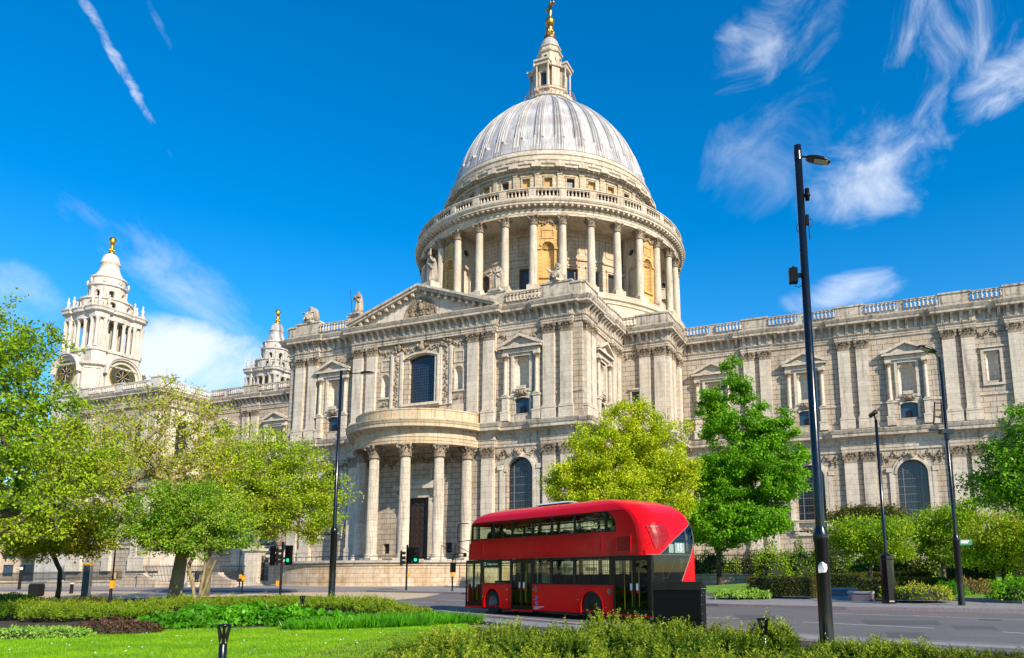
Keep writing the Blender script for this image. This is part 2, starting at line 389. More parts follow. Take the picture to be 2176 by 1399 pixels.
def thing(name, label, cat, loc=(0, 0, 0), rz=0.0, group=None):
    o = bpy.data.objects.new(name, None); COL.objects.link(o); o.location = loc; o.rotation_euler = (0, 0, rz)
    o.empty_display_size = .3
    return tag(o, label, cat, group)
def tag(o, label, cat, group=None):
    o['label'] = label; o['category'] = cat
    if group: o['group'] = group
    return o
def struct(name, mb, mat, label=None, cat=None, kind='structure'):
    o = mb.build(name, mat); o['kind'] = kind
    if label: o['label'] = label
    if cat: o['category'] = cat
    return o
def kids(o): return [c for c in COL.objects if c.parent == o]
def copy_tree(o, loc=None, rz=None, label=None, group=None, parent=None, table=None):
    if table is None:
        table = {}
        for c in COL.objects:
            if c.parent: table.setdefault(c.parent.name, []).append(c)
    r = o.copy(); COL.objects.link(r)
    if loc is not None: r.location = loc
    if rz is not None: r.rotation_euler = (0, 0, rz)
    if label: r['label'] = label
    if group: r['group'] = group
    if parent is not None: r.parent = parent
    for ch in table.get(o.name, []): copy_tree(ch, parent=r, table=table)
    return r
def arch(c, hw, z0, zs, n=12, rise=None):
    """closed opening outline, counter-clockwise in (u, z)"""
    rise = hw if rise is None else rise
    pts = [(c-hw, z0), (c+hw, z0), (c+hw, zs)]
    if rise >= hw-1e-6:
        pts += [(c+hw*cos(PI*i/n), zs+hw*sin(PI*i/n)) for i in range(1, n)]
    else:
        Rr = (hw*hw+rise*rise)/(2*rise); t0 = math.asin(hw/Rr)
        pts += [(c+Rr*sin(t0-2*t0*i/n), zs+rise-Rr+Rr*cos(t0-2*t0*i/n)) for i in range(1, n)]
    return pts+[(c-hw, zs)]
def rect(a, b, z0, z1): return [(a, z0), (b, z0), (b, z1), (a, z1)]
def band(mb, loop, wd, w0, w1, closed=False):
    """raised moulding of width wd round an outline (outside it)"""
    n = len(loop); pts = [Vector(p) for p in loop]; out = []
    for i in range(n):
        a = pts[i-1] if (i > 0 or closed) else None; b = pts[(i+1) % n] if (i < n-1 or closed) else None
        ns = []
        if a is not None and (pts[i]-a).length > 1e-6: d = (pts[i]-a).normalized(); ns.append(Vector((d.y, -d.x)))
        if b is not None and (b-pts[i]).length > 1e-6: d = (b-pts[i]).normalized(); ns.append(Vector((d.y, -d.x)))
        if len(ns) == 1: q = ns[0]
        else: q = (ns[0]+ns[1])/max(.3, 1+ns[0].dot(ns[1]))
        out.append(pts[i]+q*wd)
    vs = []
    for p, o in zip(pts, out): vs += [(p.x, w0, p.y), (p.x, w1, p.y), (o.x, w1, o.y), (o.x, w0, o.y)]
    fs = []
    for i in range(n if closed else n-1):
        j = (i+1) % n
        for q in range(3): fs.append((i*4+q, j*4+q, j*4+q+1, i*4+q+1))
    if not closed: fs += [(0, 1, 2, 3), tuple(range(4*n-4, 4*n))[::-1]]
    mb.add(vs, fs)
def niche_shell(mb, c, hw, z0, zs, n=10):
    """half-round recess with a quarter-sphere head behind an arched opening at w = 0"""
    vs = []; fs = []; rows = []
    for z in (z0, zs):
        rows.append([(c-hw*cos(PI*i/n), -hw*.9*sin(PI*i/n), z) for i in range(n+1)])
    for k in range(1, 6):
        e = PI/2*k/6; rows.append([(c-hw*cos(e)*cos(PI*i/n), -hw*.9*cos(e)*sin(PI*i/n), zs+hw*sin(e)) for i in range(n+1)])
    m = n+1
    for r in rows: vs += r
    for k in range(len(rows)-1):
        for i in range(n): fs.append((k*m+i, k*m+i+1, (k+1)*m+i+1, (k+1)*m+i))
    vs.append((c, 0, zs+hw)); L = len(vs)-1; k = len(rows)-1
    for i in range(n): fs.append((k*m+i, k*m+i+1, L))
    mb.add(vs, fs, True)
    mb.add([(c-hw*cos(PI*i/n), -hw*.9*sin(PI*i/n), z0) for i in range(n+1)], [tuple(range(n+1))])
# ------------------------------------------------------------------ ground heights
def gh(x, y):
    return 0.017*min(max(y+78, 0), 20) - 0.008*max(0.0, -(x+16)) + (0.012*min(max(x-36, 0), 12)*min(max(y+64, 0), 10)/2 if y > -64 else 0)
def G(px, py, dz=0.0):
    """where the sight line of an image point meets the ground"""
    d = view_ray(px, py); d = d/math.hypot(d.x, d.y); t = 3.0
    if d.z > -1e-4: t = 90.0
    else:
        while t < 110 and (CAM+d*t).z > gh((CAM+d*t).x, (CAM+d*t).y)+dz: t += .25
        t0, t1 = t-.25, t
        for _ in range(12):
            m = (t0+t1)/2; p = CAM+d*m
            if p.z > gh(p.x, p.y)+dz: t0 = m
            else: t1 = m
        t = t1
    p = CAM+d*t
    return Vector((p.x, p.y, gh(p.x, p.y)+dz))

# ------------------------------------------------------------------ classical pieces
def leaf(mb, p, o, z0, h, wd, curl):
    """acanthus leaf at plan point p leaning out along o"""
    t = Vector((o[1], -o[0])); vs = []
    for q, out, ww in ((0, .0, 1), (.45, .10, 1.05), (.8, .32, .95), (1.0, .85, .6), (.86, 1.05, .3)):
        for s, rdg in ((-1, 0), (0, .10), (1, 0)):
            c = (p[0]+o[0]*(out+rdg)*curl+t.x*s*wd/2*ww, p[1]+o[1]*(out+rdg)*curl+t.y*s*wd/2*ww, z0+h*q); vs.append(c)
    fs = []
    for k in range(4):
        for i in range(2): a = k*3+i; fs.append((a, a+1, a+4, a+3))
    mb.add(vs, fs, False)
def round_capital(r, h):
    mb = MB()
    mb.lathe([(r*.95, 0), (r*1.0, .02*h), (r*1.12, .04*h), (r*.95, .08*h), (r*.92, .5*h), (r*1.05, .75*h), (r*1.3, .88*h)], n=20)
    for k in range(8):
        a = 2*PI*k/8; leaf(mb, (r*.92*sin(a), -r*.92*cos(a)), Vector((sin(a), -cos(a))), .06*h, .38*h, r*.62, r*.42)
        a += PI/8; leaf(mb, (r*.95*sin(a), -r*.95*cos(a)), Vector((sin(a), -cos(a))), .30*h, .40*h, r*.55, r*.5)
    for k in range(4):
        a = PI/4+PI/2*k; x, y = sin(a), -cos(a); t = Vector((y, -x, 0))
        c = Vector((x*r*1.48, y*r*1.48, .78*h))
        mb.tube(c-t*r*.12, c+t*r*.12, r*.30, r*.30, 10); mb.tube(c-t*r*.16, c+t*r*.16, r*.12, r*.12, 8)
        mb.tube((x*r*.95, y*r*.95, .5*h), (x*r*1.5, y*r*1.5, .86*h), r*.12, r*.16, 6)
        b = PI/2*k; mb.blob((sin(b)*r*1.2, -cos(b)*r*1.2, .86*h), r*.22)
    s = r*1.36; cut = r*.25; ar = []
    for k in range(4):
        a = PI/2*k; u = Vector((sin(a), -cos(a))); t = Vector((-u.y, u.x))
        ar += [u*s-t*(s-cut)*-1*-1, u*(s-r*.22), u*s+t*(s-cut)]
    mb.prism([(p.x, p.y) for p in ar], .88*h, h)
    return mb
def flat_capital(w, h, d=.40):
    """pilaster capital: local x across, face at y = -d, wall at y = 0"""
    mb = MB(); hw = w/2
    mb.box(-hw*.96, hw*.96, -d, .0, 0, .9*h); mb.box(-hw-.03, hw+.03, -d-.03, 0, 0, .05*h)
    n = 3
    for k in range(n):
        x = -hw+w*(k+.5)/n; leaf(mb, (x, -d), Vector((0, -1)), .06*h, .38*h, w/n*.95, .16)
    for k in range(n+1):
        x = -hw+w*k/n; leaf(mb, (x*.94, -d), Vector((0, -1)), .28*h, .38*h, w/n*.85, .20)
    for sx in (-1, 1):
        leaf(mb, (sx*hw*.96, -d*.5), Vector((sx, 0)), .06*h, .40*h, d*.9, .16)
        c = Vector((sx*(hw+.03), -d-.10, .76*h)); mb.tube(c+Vector((0, -.08, 0)), c+Vector((0, .22, 0)), w*.135, w*.135, 10)
        mb.tube(c+Vector((0, -.11, 0)), c+Vector((0, .1, 0)), w*.06, w*.06, 8)
        mb.tube((sx*hw*.3, -d-.05, .72*h), (sx*hw*.9, -d-.12, .88*h), .045, .06, 5)
    mb.blob((0, -d-.16, .88*h), .13); mb.blob((0, -d-.1, .68*h), .10); mb.blob((-.16, -d-.08, .62*h), .07); mb.blob((.16, -d-.08, .62*h), .07)
    mb.box(-hw-.16, hw+.16, -d-.16, 0, .88*h, h)
    return mb
def pilaster_mesh(w, z, d=.40, low=False):
    """z = pedestal bottom, pedestal top, base top, shaft top; local like the capital"""
    mb = MB(); hw = w/2; a, b, c, e = z
    mb.box(-hw-.17, hw+.17, -d-.12, 0, a, b-.1); mb.box(-hw-.22, hw+.22, -d-.17, 0, b-.1, b)
    mb.box(-hw-.14, hw+.14, -d-.12, 0, b, b+(c-b)*.45); mb.box(-hw-.08, hw+.08, -d-.07, 0, b+(c-b)*.45, b+(c-b)*.75)
    mb.box(-hw-.03, hw+.03, -d-.03, 0, b+(c-b)*.75, c); mb.box(-hw, hw, -d, 0, c, e)
    return mb
def column_mesh(r, h, flutes=0, n=20, plinth=None):
    mb = MB(); pl = plinth or r*.45; s = r*1.42
    mb.box(-s, s, -s, s, 0, pl)
    z = pl; mb.lathe([(r*1.38, z), (r*1.44, z+r*.14), (r*1.38, z+r*.28), (r*1.2, z+r*.36), (r*1.16, z+r*.46), (r*1.26, z+r*.54), (r*1.26, z+r*.66), (r*1.08, z+r*.74), (r*1.0, z+r*.86)], n=24)
    z += r*.86; H = h
    prof = [(r*(1-.14*((q-.3)/.7)**1.6 if q > .3 else 1), z+(H-z)*q) for q in (0, .15, .3, .301, .5, .7, .85, 1)]
    if flutes:
        m = flutes*4; zc = z+(H-z)*.335
        def mod(a, zz):
            k = round(a/(2*PI)*m) % 4; return 1.0 if k in (0, 1) else (.87 if zz > zc else .96)
        prof = [(r, z), (r*.995, zc-.05), (r*1.0, zc-.02), (r*1.0, zc+.02)]+[(r*(1-.13*((q-.33)/.67)**1.5), z+(H-z)*q) for q in (.345, .5, .65, .8, .9, .97, 1)]
        mb.lathe(prof, n=m, mod=mod, smooth=False)
    else: mb.lathe(prof, n=n)
    return mb
def baluster_prof(h, r): return [(r*.9, 0), (r*.9, .08*h), (r*.45, .14*h), (r*1.0, .34*h), (r*.8, .48*h), (r*.36, .66*h), (r*.4, .82*h), (r*.9, .88*h), (r*.9, h)]
def brackets(mb, path, spacing, w, z0, z1, d0, d1, closed=False, skip=.5):
    pts = [Vector(p) for p in path]
    segs = list(zip(pts[:-1], pts[1:]))+([(pts[-1], pts[0])] if closed else [])
    for a, b in segs:
        L = (b-a).length
        if L < skip: continue
        n = max(1, round(L/spacing)); d = (b-a)/L; o = Vector((d.y, -d.x))
        for i in range(n):
            c = a+d*(L*(i+.5)/n)
            q = [c-d*w/2-o*.1, c+d*w/2-o*.1]; e0 = [x+o*(d0+.1) for x in q]; e1 = [x+o*(d1+.1) for x in q]
            zm = z0+(z1-z0)*.55; em = [x+o*(d0+(d1-d0)*.35+.1) for x in q]
            vs = [(*q[0], z0), (*q[1], z0), (*e0[1], z0), (*e0[0], z0), (*em[1], zm), (*em[0], zm), (*e1[1], z1-.12), (*e1[0], z1-.12), (*e1[1], z1), (*e1[0], z1), (*q[1], z1), (*q[0], z1)]
            mb.add(vs, [(0, 1, 2, 3), (3, 2, 4, 5), (5, 4, 6, 7), (7, 6, 8, 9), (9, 8, 10, 11), (0, 3, 5, 7, 9, 11), (1, 10, 8, 6, 4, 2)])
def dentils(mb, path, spacing, w, z0, z1, d0, d1, closed=False):
    brackets(mb, path, spacing, w, z0, z1, d1, d1, closed, skip=.3)
UP_PROF = [(-.5, 29.3), (.0, 29.3), (.0, 29.55), (.05, 29.57), (.05, 29.85), (.16, 29.95), (.16, 30.03), (.02, 30.06), (.02, 31.12), (.14, 31.17), (.82, 31.2), (.84, 31.2), (.84, 31.46), (.90, 31.5), (1.08, 31.82), (1.08, 31.9), (-.6, 32.02)]
LO_PROF = [(-.5, 15.65), (.0, 15.65), (.0, 15.95), (.05, 15.97), (.05, 16.3), (.14, 16.4), (.14, 16.46), (.02, 16.5), (.02, 17.0), (.12, 17.04), (.12, 17.14), (.16, 17.16), (.30, 17.34), (.92, 17.38), (.92, 17.72), (1.0, 17.76), (1.16, 18.12), (1.16, 18.2), (-.6, 18.5)]
def entab(parent, name, path, lower=False):
    mb = MB(); mb.sweep(path, LO_PROF if lower else UP_PROF); e = mb.build(name, 'trim', parent)
    mb = MB()
    if lower:
        brackets(mb, path, .26, .14, 17.14, 17.34, .16, .27, skip=.3); mb.build('dentil_course', 'trim', e)
    else:
        brackets(mb, path, .93, .30, 30.14, 31.2, .10, .72); mb.build('bracket', 'trim', e)['kind'] = 'stuff'
        mb = MB(); brackets(mb, path, .24, .13, 29.90, 30.06, .2, .2, skip=.3); mb.build('dentil_course', 'trim', e)
    return e
def balustrade(parent, name, runs, zb=31.95, zt=33.6, mat='trim', bal=.44):
    """runs: (frame, [(u0, u1, kind)]) kind 'p' pedestal / 'b' balusters"""
    mb = MB(); hb = .55; hr = .24; wd = .30
    for T, items in runs:
        mb.set(T)
        for u0, u1, k in items:
            if k in ('p', 'P'):
                top = zt+(.12 if k == 'p' else .45)
                mb.box(u0, u1, -.55, .12, zb, top-.2); mb.box(u0-.10, u1+.10, -.66, .24, top-.2, top); mb.box(u0-.06, u1+.06, -.6, .18, zb, zb+.4)
                mb.box(u0+.25, u1-.25, .12, .15, zb+.55, top-.4)
            else:
                mb.box(u0, u1, -.42, .05, zb, zb+hb); mb.box(u0, u1, -.38, .04, zt-hr, zt-.04); mb.box(u0, u1, -.44, .10, zt-.08, zt)
                n = max(2, round((u1-u0)/bal)); mid = (u1-u0) > 6
                for i in range(n):
                    u = u0+(u1-u0)*(i+.5)/n
                    if mid and abs(u-(u0+u1)/2) < .40: continue
                    mb.lathe(baluster_prof(zt-hr-zb-hb, .19), u, .17, 7, z0=zb+hb)
                if mid: c = (u0+u1)/2; mb.box(c-.36, c+.36, -.38, .03, zb+hb, zt-hr)
    return mb.build(name, mat, parent)
def garland(mb, u0, u1, z, w=.05, r=.15, drop=.5, rng=random):
    n = max(4, int((u1-u0)/.20))
    for i in range(n):
        q = (i+.5)/n; u = u0+(u1-u0)*q
        zz = z-drop*sin(PI*q*2)**2*.9 if drop > .4 else z-drop*sin(PI*q)
        mb.blob((u+rng.uniform(-.06, .06), w, zz+rng.uniform(-.07, .07)), r*rng.uniform(.7, 1.2), (1, .8, 1))
        if i % 2: mb.blob((u, w, zz-.22+rng.uniform(-.06, .06)), r*rng.uniform(.5, .9))
        if i % 3 == 0: mb.blob((u, w, zz+.25), r*rng.uniform(.4, .8))

cath = thing('cathedral', 'pale stone cathedral with a great dome, semicircular columned porch and two west towers', 'cathedral')
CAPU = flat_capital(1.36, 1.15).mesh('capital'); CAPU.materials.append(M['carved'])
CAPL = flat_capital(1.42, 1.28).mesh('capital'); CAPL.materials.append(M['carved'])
PIU = pilaster_mesh(1.36, (18.45, 19.7, 20.05, 28.15)).mesh('upper_pilaster'); PIU.materials.append(M['smooth'])
PIL = pilaster_mesh(1.44, (2.2, 4.3, 4.8, 14.37)).mesh('lower_pilaster'); PIL.materials.append(M['smooth'])
def pil(x, y, ang, up=True, mirror=False):
    """pilaster against the wall at (x, y); ang = wall direction"""
    if mirror: x = -x; ang = -ang
    o = link('pilaster', PIU if up else PIL, cath); o.location = (x, y, 0); o.rotation_euler = (0, 0, R_(ang))
    c = link('capital', CAPU if up else CAPL, o); c.location = (0, 0, 28.15 if up else 14.37)
COLA = column_mesh(.235, 4.15, n=14); COLA.set(None)
AC = COLA.mesh('column'); AC.materials.append(M['smooth'])
ACC = round_capital(.235, .50).mesh('capital'); ACC.materials.append(M['carved'])
def place_in(T, u, w, z):
    p = T @ Vector((u, w, z)) if isinstance(T, Matrix) else Vector(T((u, w, z))); return p
def aedicule(T, c, ang=0):
    """upper window: niche between two little columns under a pediment, small window beneath"""
    mb = MB(T)
    for s in (-1, 1):
        u = c+s*1.95
        mb.box(u-.48, u+.48, 0, .62, 18.5, 19.45); mb.box(u-.53, u+.53, 0, .66, 19.45, 19.6); mb.box(u-.36, u+.36, 0, .50, 19.6, 21.2); mb.box(u-.46, u+.46, 0, .60, 21.2, 21.42)
        mb.box(u-.28, u+.28, 0, .16, 21.42, 26.0)
        mb.box(u-.34, u+.34, 0, .62, 26.0, 26.35)
    mb.box(c-2.35, c+2.35, 0, .16, 26.0, 26.35); mb.box(c-2.30, c+2.30, 0, .42, 26.35, 26.85)
    ped = [(-2.62, 26.85), (2.62, 26.85), (2.62, 27.1), (2.45, 27.14), (-2.45, 27.14), (-2.62, 27.1)]
    mb.poly_w([(c+a, b) for a, b in ped], 0, .78)
    mb.poly_w([(c-2.3, 27.14), (c+2.3, 27.14), (c, 28.18)], 0, .40)
    for s in (-1, 1):
        q = [(c+s*2.72, 27.12), (c+s*2.72, 27.34), (c, 28.52), (c, 28.2), (c+s*2.25, 27.16)]
        mb.poly_w(q if s < 0 else q[::-1], 0, .86)
    band(mb, rect(c-.98, c+.98, 22.1, 26.0), .30, 0, .22, True); band(mb, rect(c-1.28, c+1.28, 21.85, 26.0)[:4], .10, 0, .12, True)
    mb.box(c-1.0, c+1.0, 0, .30, 21.9, 22.12); mb.box(c-.55, c+.55, .22, .42, 22.1, 22.5)
    lo = arch(c, .92, 19.35, 20.98, 8, .22); band(mb, lo[2:]+lo[:1] if False else lo[1:], .22, 0, .10)
    mb.box(c-1.4, c+1.4, 0, .14, 21.5, 21.9)
    o = mb.build('window_aedicule', 'smooth', cath)
    g = MB(T); g.blob((c, .30, 21.75), .34, (1.2, .6, 1)); 
    for s in (-1, 1): g.blob((c+s*.42, .26, 21.78), .26, (1, .6, .9)); g.blob((c+s*.2, .3, 21.95), .16); g.blob((c+s*.62, .22, 21.62), .15)
    g.build('keystone', 'carved', o)
    for s in (-1, 1):
        q = link('column', AC, o); q.location = place_in(T, c+s*1.95, .34, 21.42); q.scale = (1, 1, 4.1/4.15)
        k = link('capital', ACC, o); k.location = place_in(T, c+s*1.95, .34, 25.50)
    pn = MB(T); pn.poly_w(lo, -.40, -.34); pn.build('pane', 'glass2', o)
    ls = MB(T); ls.box(c-.30, c+.30, -.34, -.30, 19.4, 20.2); band(ls, rect(c-.28, c+.28, 19.4, 20.15), .05, -.34, -.28, True); ls.build('casement', 'iron', o)
    return [lo, arch(c, .95, 22.1, 24.9, 10)]
def arch_window(T, c, bottom=7.75, spring=12.82):
    hw = 1.60; op = arch(c, hw, bottom, spring, 16)
    mb = MB(T); L = op[1:]
    band(mb, L, .30, 0, .22); 
    L2 = [(c+hw+.30, bottom)]+[(c+(hw+.30)*cos(PI*i/16), spring+(hw+.30)*sin(PI*i/16)) for i in range(0, 17)]+[(c-hw-.30, bottom)]
    band(mb, L2, .28, 0, .12)
    for s in (-1, 1):
        mb.box(c+s*2.25-.22, c+s*2.25+.22, 0, .16, bottom, spring+.55); mb.box(c+s*2.42-.36, c+s*2.42+.3, 0, .24, spring+.2, spring+.75)
        mb.box(c+s*1.9-.3, c+s*1.9+.3, .05, .55, bottom-1.25, bottom-.3); mb.box(c+s*1.9-.22, c+s*1.9+.22, .05, .40, bottom-1.6, bottom-1.2)
    mb.box(c-2.45, c+2.45, 0, .60, bottom-.3, bottom-.08); mb.box(c-2.55, c+2.55, 0, .70, bottom-.08, bottom)
    mb.box(c-2.3, c+2.3, 0, .10, bottom-1.7, bottom-.3); mb.box(c-2.3, c+2.3, 0, .22, bottom-1.85, bottom-1.68)
    mb.poly_w([(c-.22, spring+hw-.05), (c+.22, spring+hw-.05), (c+.36, spring+hw+.75), (c-.36, spring+hw+.75)], 0, .45)
    o = mb.build('arched_window', 'smooth', cath)
    g = MB(T)
    g.blob((c, .42, spring+hw+.42), .36, (1, .8, 1.1)); g.blob((c-.3, .36, spring+hw+.65), .18); g.blob((c+.3, .36, spring+hw+.65), .18)
    garland(g, c-1.2, c+1.2, bottom-.95, .14, .17, .25)
    garland(g, c-3.2, c-.5, 15.2, .10, .17, .75); garland(g, c+.5, c+3.2, 15.2, .10, .17, .75)
    for s in (-1, 1):
        for k in range(5): g.blob((c+s*3.05, .1, 15.2-.28*k), .2-.02*k, (.9, .7, 1))
    g.build('carving', 'carved', o)
    pn = MB(T); pn.poly_w(op, -.62, -.55); pn.build('pane', 'glass', o)
    br = MB(T)
    for s in (-.55, .55): br.box(c+s*hw*1.1-.03, c+s*hw*1.1+.03, -.55, -.50, bottom, spring+.9)
    for k in range(1, 6): br.box(c-hw, c+hw, -.55, -.51, bottom+k*.9-.02, bottom+k*.9+.02)
    for rr in (.55, 1.08):
        for i in range(16):
            a, b = PI*i/16, PI*(i+1)/16; br.tube((c+rr*cos(a), -.52, spring+rr*sin(a)), (c+rr*cos(b), -.52, spring+rr*sin(b)), .018, n=4)
    for i in range(1, 12): a = PI*i/12; br.tube((c+.55*cos(a), -.52, spring+.55*sin(a)), (c+1.58*cos(a), -.52, spring+1.58*sin(a)), .016, n=4)
    br.build('glazing_bars', simple('leading', (.16, .16, .16), .5) if 'leading' not in M else M['leading'], o)
    return [op]
M['leading'] = simple('leading', (.20, .20, .20), .5)
def string_courses(mb, T, u0, u1):
    mb.set(T); mb.box(u0, u1, 0, .14, 2.4, 3.3); mb.box(u0, u1, 0, .10, 6.35, 6.5); mb.box(u0, u1, 0, .16, 6.5, 6.62)
    mb.box(u0, u1, 0, .10, 21.28, 21.5); mb.box(u0, u1, 0, .12, 18.45, 19.0)

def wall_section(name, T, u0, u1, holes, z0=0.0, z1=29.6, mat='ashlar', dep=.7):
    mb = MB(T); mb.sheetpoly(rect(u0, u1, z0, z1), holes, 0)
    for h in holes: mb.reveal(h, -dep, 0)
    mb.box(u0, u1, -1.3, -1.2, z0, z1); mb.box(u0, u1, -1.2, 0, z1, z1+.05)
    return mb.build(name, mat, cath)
YT, YC_, YB, YW = -38.58, -38.95, -25.25, -18.2       # wall planes: transept ends, its centre, corner block, choir / nave
# transept front
Tt = wf(0, YT); Tc = wf(0, YC_)
for s in (-1, 1):
    a, b = (9.9, 20.5) if s > 0 else (-20.5, -9.9)
    hl = aedicule(Tt, s*13.2) + arch_window(Tt, s*13.0)
    wall_section('wall', Tt, a, b, hl)
    n = MB(Tt); niche_shell(n, s*13.2, .95, 22.1, 24.9); n.build('niche', 'smooth', cath)
bw = arch(.1, 1.88, 21.65, 27.25, 12, .42)
sn = [arch(s*5.15, .60, 22.85, 25.1, 10) for s in (-1, 1)]
door = rect(-1.55, 1.55, 3.25, 10.35); vents = [rect(s*4.25-.42, s*4.25+.42, 3.95, 5.1) for s in (-1, 1)]
wall_section('wall', Tc, -9.9, 9.9, [bw]+sn+[door]+vents, dep=.55)
mb = MB(Tc)
for s in (-1, 1): mb.box(*sorted((s*9.9, s*9.86)), -.5, 0, 0, 29.6); 
for s in (-1, 1):
    niche_shell(mb, s*5.15, .60, 22.85, 25.1); band(mb, arch(s*5.15, .60, 22.85, 25.1, 10)[1:], .16, 0, .12)
    band(mb, rect(s*5.15-.55, s*5.15+.55, 26.25, 27.45), .14, 0, .08, True); mb.box(s*5.15-.85, s*5.15+.85, 0, .16, 22.6, 22.82)
    mb.box(s*3.45-.62, s*3.45+.62, 0, .10, 21.2, 28.2); mb.box(s*2.72-.16, s*2.72+.16, 0, .28, 21.2, 28.2); mb.box(s*4.15-.14, s*4.15+.14, 0, .26, 21.2, 28.2)
    mb.box(s*5.15-.85, s*5.15+.85, 0, .08, 20.2, 21.1)
mb.build('niche_bay', 'smooth', cath)
mb = MB(Tc)
for s in (-1, 1):
    for k in range(46):
        mb.blob((s*3.45+random.uniform(-.26, .26), .12, 21.5+k*.145), random.uniform(.10, .19), (1, .8, 1))
    for k in range(12): mb.blob((s*5.15+random.uniform(-.5, .5), .1, 21.95+random.uniform(-.22, .22)), random.uniform(.08, .14))
    garland(mb, s*6.1-.9 if s > 0 else -6.3, s*6.1+.2 if s > 0 else -5.2, 28.8, .08, .15, .3)
    for k in range(14): mb.blob((s*3.45+random.uniform(-.6, .6), .22, 28.7+random.uniform(-.5, .5)), random.uniform(.14, .24))
garland(mb, -2.9, -.7, 28.75, .10, .17, .6); garland(mb, .9, 3.0, 28.75, .10, .17, .6)
garland(mb, 4.2, 6.2, 28.8, .1, .16, .4); garland(mb, -6.2, -4.2, 28.8, .1, .16, .4)
mb.blob((.1, .3, 28.5), .5, (1, .7, 1.1)); mb.blob((-.45, .25, 28.75), .28); mb.blob((.65, .25, 28.75), .28); mb.blob((.1, .3, 29.05), .28)
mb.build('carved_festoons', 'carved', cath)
mb = MB(Tc); band(mb, bw[1:], .42, 0, .25); band(mb, [(p[0]*1.0, p[1]) for p in arch(.1, 2.30, 21.65, 27.25, 12, .50)[1:]], .20, 0, .40); mb.box(-2.6, 2.8, 0, .45, 21.35, 21.65)
gw = mb.build('great_window', 'smooth', cath)
pn = MB(Tc); pn.poly_w(bw, -.50, -.44); pn.build('pane', 'glass', gw)
# doorway
mb = MB(Tc); band(mb, [(1.55, 3.3), (1.55, 10.35), (-1.55, 10.35), (-1.55, 3.3)], .55, 0, .22)
mb.box(-2.1, 2.1, 0, .3, 10.9, 11.35)
mb.poly_w([(-2.9, 11.35), (2.9, 11.35), (3.0, 11.6), (3.1, 11.8), (-3.1, 11.8), (-3.0, 11.6)], 0, .85)
mb.box(-2.2, 2.2, 0, .25, 11.8, 12.3); band(mb, rect(-1.7, 1.7, 12.5, 14.1), .25, 0, .18, True)
for s in (-1, 1): mb.box(s*2.45-.25, s*2.45+.25, 0, .12, 3.3, 9.6); mb.box(s*2.45-.2, s*2.45+.2, 0, .5, 10.6, 11.35); mb.box(s*2.45-.2, s*2.45+.2, 0, .3, 9.9, 10.6)
dr = mb.build('doorway', 'smooth', cath)
mb = MB(Tc)
for s in (-1, 1):
    mb.blob((s*2.45, .42, 10.95), .26, (1, 1, 1.3)); mb.blob((s*2.45, .3, 10.1), .2, (1, .8, 1.6))
    for k in range(6): mb.blob((s*2.45+random.uniform(-.1, .1), .18, 9.7-k*.22), .14)
    garland(mb, s*4.6-1.6, s*4.6+1.6, 15.0, .1, .18, .8)
garland(mb, -2.6, 2.6, 15.0, .1, .2, .5)
mb.build('carving', 'carved', dr)
for s in (-1, 1):
    dl = MB(Tc); dl.box(*sorted((s*.02, s*1.55)), -.5, -.36, 3.25, 10.35); d = dl.build('door_leaf', 'door', dr)
    q = MB(Tc)
    for k in range(9):
        for j in (0, 1): u = s*(.42+.72*j); q.box(u-.24, u+.24, -.36, -.29, 3.5+k*.75, 4.05+k*.75); q.box(u-.15, u+.15, -.29, -.26, 3.6+k*.75, 3.95+k*.75)
    q.build('door_panel', 'door', d)
mb = MB(Tc)
for v in vents: mb.poly_w(v, -.4, -.35)
mb.build('vent_grille', 'dark', cath)
PT = [-18.65, -16.6, -9.15, -7.1, 6.95, 8.95, 16.6, 18.65]
PT = [-18.7, -16.6, -9.2, -7.15, 7.15, 9.2, 16.6, 18.7]
for x in PT:
    y = YC_ if abs(x) < 10 else YT
    pil(x, y, 0); pil(x, y, 0, False) if abs(x) > 8 else None
    if 8 < abs(x) < 10: pass
